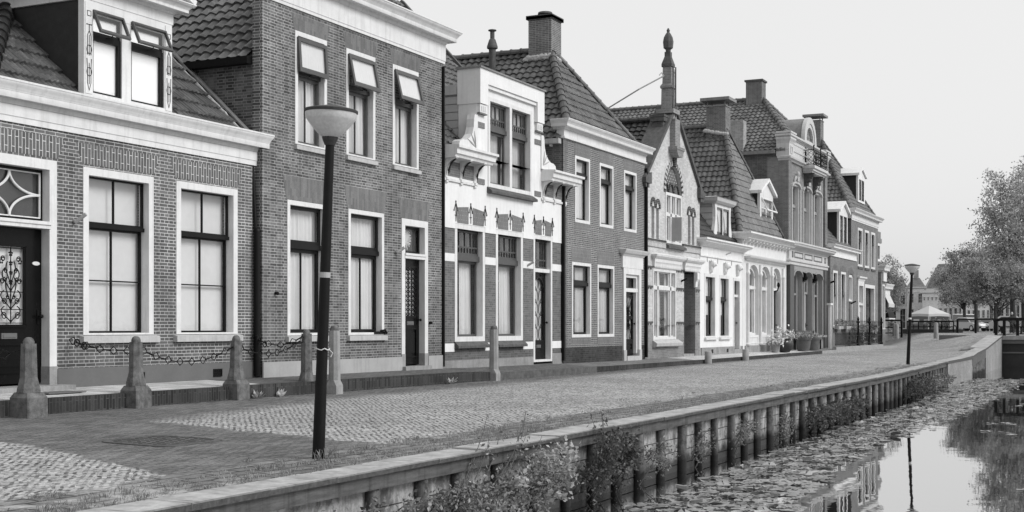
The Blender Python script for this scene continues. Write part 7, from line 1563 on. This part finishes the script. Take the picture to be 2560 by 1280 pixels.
# ------------------------------------------------------------------ plants on the quay wall
def bank_plant(x0, x1, zt, n, label, mat='bank', seed=0, size=.075, sprawl=.35, tall=(), flowers=0, leafz=-.75, group='plants growing on the quay wall'):
    r_ = random.Random(seed); yb = edge((x0 + x1) / 2); t = thing('wall_plant', label, 'plant', ((x0 + x1) / 2, yb, ZW), group)
    ms, ml, mf = M(), M(), M(); ns = max(6, int((x1 - x0) * 13))
    for s_ in range(ns):
        x = r_.uniform(x0, x1); p0 = Vector((x, edge(x) + r_.uniform(-.02, .14), r_.uniform(ZW - .05, -.45))); cx = (x0 + x1) / 2
        tip = Vector((x + r_.gauss(.1, .22), edge(x) - r_.uniform(.0, sprawl), lerp(p0.z, zt, r_.uniform(.35, 1.0)))); mid = p0.lerp(tip, .5) + Vector((r_.gauss(0, .08), -r_.uniform(0, sprawl * .4), r_.uniform(.02, .14)))
        pts = [p0, p0.lerp(mid, .5) + Vector((0, -.03, .04)), mid, tip]; ms.path(pts, [.009, .007, .006, .003], 4)
        for _ in range(n // ns):
            k = r_.random() ** .7; q = (p0.lerp(mid, k * 2) if k < .5 else mid.lerp(tip, k * 2 - 1)); leaves(ml, [q + Vector((r_.gauss(0, .05), r_.gauss(-.02, .055), r_.gauss(0, .05)))], size * .74, r_, .6, .6)
    for (xa, xb, zb, dy) in tall:
        p0 = Vector((xa, edge(xa) - .02, -.6)); tip = Vector((xb, edge(xb) + dy, zb)); md = p0.lerp(tip, .55) + Vector((-.08, -.16, .06)); C = [p0.lerp(md, k / 6).lerp(md.lerp(tip, k / 6), k / 6) for k in range(7)]
        ms.path(C, [.009 - .001 * k for k in range(7)], 5)
        for k in range(34): f = r_.uniform(.1, 1) * 6; i = min(5, int(f)); q = C[i].lerp(C[i + 1], f - i); leaves(ml, [q + Vector((r_.gauss(0, .03), r_.gauss(0, .03), r_.gauss(0, .03)))], size * .72, r_, .5, .2)
    for f in range(flowers):
        x = r_.uniform(x0 + .2, x1); c = Vector((x, edge(x) - r_.uniform(.05, sprawl), r_.uniform(-.72, zt - .02)))
        for _ in range(26): leaves(mf, [c + Vector((r_.gauss(0, .075), r_.gauss(0, .06), r_.gauss(0, .045)))], .06, r_, .75, 1.2)
    out('stem', ms, 'stem', t); out('foliage', ml, mat, t)
    if flowers: out('pale_leaf', mf, 'leaflight', t)
    return t
bank_plant(9.7, 11.9, -.36, 1250, 'dark leafy growth hanging on the wall below the near lamp post', 'bank', 1, .075, .35)
bank_plant(11.7, 13.9, -.25, 2890, 'large bramble with long bare shoots reaching above the coping', 'bank', 2, .07, .5, tall=((12.0, 13.35, .36, .2), (12.5, 13.8, .2, .25), (12.9, 14.6, .33, .3), (13.2, 15.0, .3, .5), (12.2, 13.0, .12, .0), (12.8, 14.2, .1, .1), (13.3, 14.4, .05, .0), (12.6, 13.5, .02, -.1)), flowers=12)
bank_plant(13.5, 14.7, -.05, 1190, 'pale leaved shoots lit against the timber beam', 'leaflight', 3, .065, .35, flowers=16)
bank_plant(15.5, 16.9, -.04, 3400, 'dense dark bush bulging over the beam with one tall tuft', 'bankdark', 4, .07, .4, tall=((16.0, 16.15, .28, -.05), (16.1, 16.3, .22, .0), (16.0, 16.05, .2, .05)))
bank_plant(17.9, 18.6, -.5, 391, 'thin creeper on the boards right after the dense dark bush'.replace('right after', 'following'), 'bank', 5, .06, .2)
bank_plant(20.2, 20.8, -.45, 289, 'creeper on the boards halfway along the piled wall', 'bank', 6, .06, .15)
bank_plant(22.5, 23.2, -.32, 442, 'hanging creeper between two piles before the water lilies thicken', 'bank', 7, .06, .18)
bank_plant(25.6, 26.3, -.6, 340, 'low tuft at the waterline beside the big far bush', 'bank', 8, .07, .2)
bank_plant(27.6, 32.0, -.40, 3400, 'wide bush covering several piles along the middle of the wall', 'bankdark', 9, .085, .55)
bank_plant(41.0, 44.6, -.28, 2890, 'tall wild bush on the wall below the distant lamp post', 'bankdark', 10, .10, .6)
bank_plant(46.5, 52.0, -.5, 1700, 'scattered greenery on the wall before the pale brick section', 'bank', 11, .10, .5)
# ------------------------------------------------------------------ weeds and grass on the quay
r_ = random.Random(21); m = M()
def tuft(x, y, k, h):
    z = zroad(x, y) + .002
    for _ in range(k):
        a = r_.random() * 6.283; L = h * r_.uniform(.5, 1.2); bx, by = x + r_.gauss(0, .035), y + r_.gauss(0, .03); ln = r_.uniform(.2, .9) * L; w_ = .002 + .002 * r_.random(); c, s_ = math.cos(a), math.sin(a)
        m.add([(bx - s_ * w_, by + c * w_, z), (bx + s_ * w_, by - c * w_, z), (bx + c * ln * .5 + s_ * w_ * .7, by + s_ * ln * .5 - c * w_ * .7, z + L * .7), (bx + c * ln, by + s_ * ln, z + L)], [(0, 1, 2), (0, 2, 3)])
for _ in range(1100):
    x = 5 + 45 * r_.random() ** 1.6; y = edge(x) + .42 + abs(r_.gauss(.0, .42)); tuft(x, y, r_.randint(9, 22), r_.uniform(.015, .055))
for _ in range(90): x = r_.uniform(11.6, 18); tuft(x, 7.75 + r_.gauss(0, .16), 12, r_.uniform(.02, .055))
for x in (11.15, 11.3, 11.42): tuft(x, 7.58, 16, .12)
tag(out('grass', m, 'grass'), 'tufts of dry grass and weeds between the paving stones along the quay', 'grass', kind='stuff')
for i, (x, y, lb) in enumerate(((18.45, 13.8, 'small broad leaved weed at the kerb foot beside the weathered bollards'), (19.1, 13.8, 'small weed at the kerb foot just before the near lamp post'), (25.4, 13.8, 'lone weed growing from the kerb below the lattice glass door'))):
    t = thing('weed', lb, 'weed', (x, y, .13), 'weeds at the foot of the kerb'); mm = M(); rr = random.Random(i)
    for k in range(14):
        a = rr.random() * 6.283; L = rr.uniform(.1, .2); p = Vector((x, y, .12)); q = p + Vector((math.cos(a) * L, math.sin(a) * L * .6 - .04, rr.uniform(.06, .17))); w_ = (q - p).cross(Vector((0, 0, 1))).normalized() * .03; mm.add([p, p.lerp(q, .6) + w_, q, p.lerp(q, .6) - w_], [(0, 1, 2, 3)])
    out('leaf', mm, 'leaf', t)
# ------------------------------------------------------------------ water lilies
r_ = random.Random(5)
def pad_mesh(kind, r):
    m = M(); n = 20; a0 = .22; pts = []
    for i in range(n + 1): a = a0 + (6.283 - 2 * a0) * i / n; pts.append((r * math.cos(a) * 1.0, r * .86 * math.sin(a), .004 + (.015 * r_.random())))
    if kind == 'flat': m.add([(-.03, 0, .006)] + pts, [(0, i + 1, i + 2) for i in range(n)])
    elif kind == 'curl': m.add([(-.03, 0, .006)] + [(x, y, .006 + max(0, x + r * .1) ** 2 * .32 / r) for x, y, z in pts], [(0, i + 1, i + 2) for i in range(n)])
    else:
        rows = []
        for v in range(5): rows.append([((u - .5) * r * 1.5, (v / 4 - .5) * r * 1.2 * (1 - (2 * u - 1) ** 2 * .8), .01 + .55 * r * abs(v / 4 - .5) * 1.6 + r * .25 * u) for u in [i / 8 for i in range(9)]])
        m.add([p for row in rows for p in row], [(v * 9 + i, v * 9 + i + 1, (v + 1) * 9 + i + 1, (v + 1) * 9 + i) for v in range(4) for i in range(8)])
    return m
def lily_region():
    x = 9 + 52 * r_.random() ** 1.35; y1 = edge(x) - tab(x, [(12, .75), (17, .6), (24, .35), (32, .15)]); y0 = tab(x, [(9, 4.5), (16, 4.05), (19, 4.4), (22, 4.75), (27, 4.9), (31, 4.65), (35, 4.4), (45, 4.5), (60, 5.0)]); u = r_.random(); y = y1 + (y0 - y1) * u ** .8 + (r_.gauss(0, .12) if u > .85 else 0)
    return x, min(y, y1)
protos = []
for i in range(12):
    kind = 'flat' if i < 6 else ('curl' if i < 9 else 'fold'); me = bpy.data.meshes.new('lily_pad'); pm = pad_mesh(kind, r_.uniform(.085, .14)); me.from_pydata(pm.v, [], pm.f); me.materials.append(MT['lily']); me.polygons.foreach_set('use_smooth', [True] * len(me.polygons)); protos.append((me, kind))
spots = sorted([lily_region() for _ in range(4600)], key=lambda p: p[0] ** 2 + p[1] ** 2); keep = []; grid = {}
for x, y in spots:
    k = (int(x / .3), int(y / .3)); near = [q for a in (-1, 0, 1) for b in (-1, 0, 1) for q in grid.get((k[0] + a, k[1] + b), [])]
    if any((x - p) ** 2 + (y - q) ** 2 < .0165 for p, q in near): continue
    grid.setdefault(k, []).append((x, y)); keep.append((x, y))
vis = [p for p in keep if p[0] * .4363 - p[1] * .9 > -1.2 - .0 * p[0] and 13.8 < p[0] * .9 + p[1] * .4363]
first = vis[:290]; rest = vis[290:]
rest += [(x + r_.gauss(0, .3), y + r_.gauss(0, .2)) for x, y in ((30, 2.9), (33, 3.1), (20, 1.4), (27, .9), (41, 3.0), (52, 3.6), (55, 4.0)) for _ in range(5)]
for i, (x, y) in enumerate(first):
    me, kind = protos[r_.choice((0, 1, 2, 3, 4, 5, 0, 1, 2, 3, 4, 5, 0, 1, 2, 3, 4, 5, 6, 7, 8, 6, 7, 9, 10, 11))]; o = bpy.data.objects.new('lily_pad', me); COL.objects.link(o); o.location = (x, y, ZW + .003 + .003 * r_.random()); s_ = r_.uniform(.75, 1.25); o.scale = (s_, s_, s_ * r_.uniform(.6, 1.3)); o.rotation_euler = (r_.gauss(0, .03), r_.gauss(0, .03), r_.random() * 6.28)
    tag(o, {'flat': 'flat water lily leaf floating on the canal beside the piled quay wall', 'curl': 'water lily leaf with one raised edge floating beside the piled quay wall', 'fold': 'folded water lily leaf standing up from the canal near the quay wall'}[kind], 'lily pad', 'water lily leaves on the canal')
m = M()
for x, y in rest:
    me, kind = protos[r_.randrange(12) if r_.random() < .16 else r_.randrange(6)]; a = r_.random() * 6.28; s_ = r_.uniform(.75, 1.2); c, d = math.cos(a) * s_, math.sin(a) * s_; z = ZW + .003 + .003 * r_.random()
    m.add([(x + v.co.x * c - v.co.y * d, y + v.co.x * d + v.co.y * c, z + v.co.z * s_) for v in me.vertices], [tuple(p.vertices) for p in me.polygons])
tag(out('lily_pads', m, 'lily', smooth=180), 'carpet of smaller distant water lily leaves along the quay', 'lily pads', kind='stuff')
for o in list(S.objects):     # leftovers of building
    if o.type == 'EMPTY' and not o.children: bpy.data.objects.remove(o)
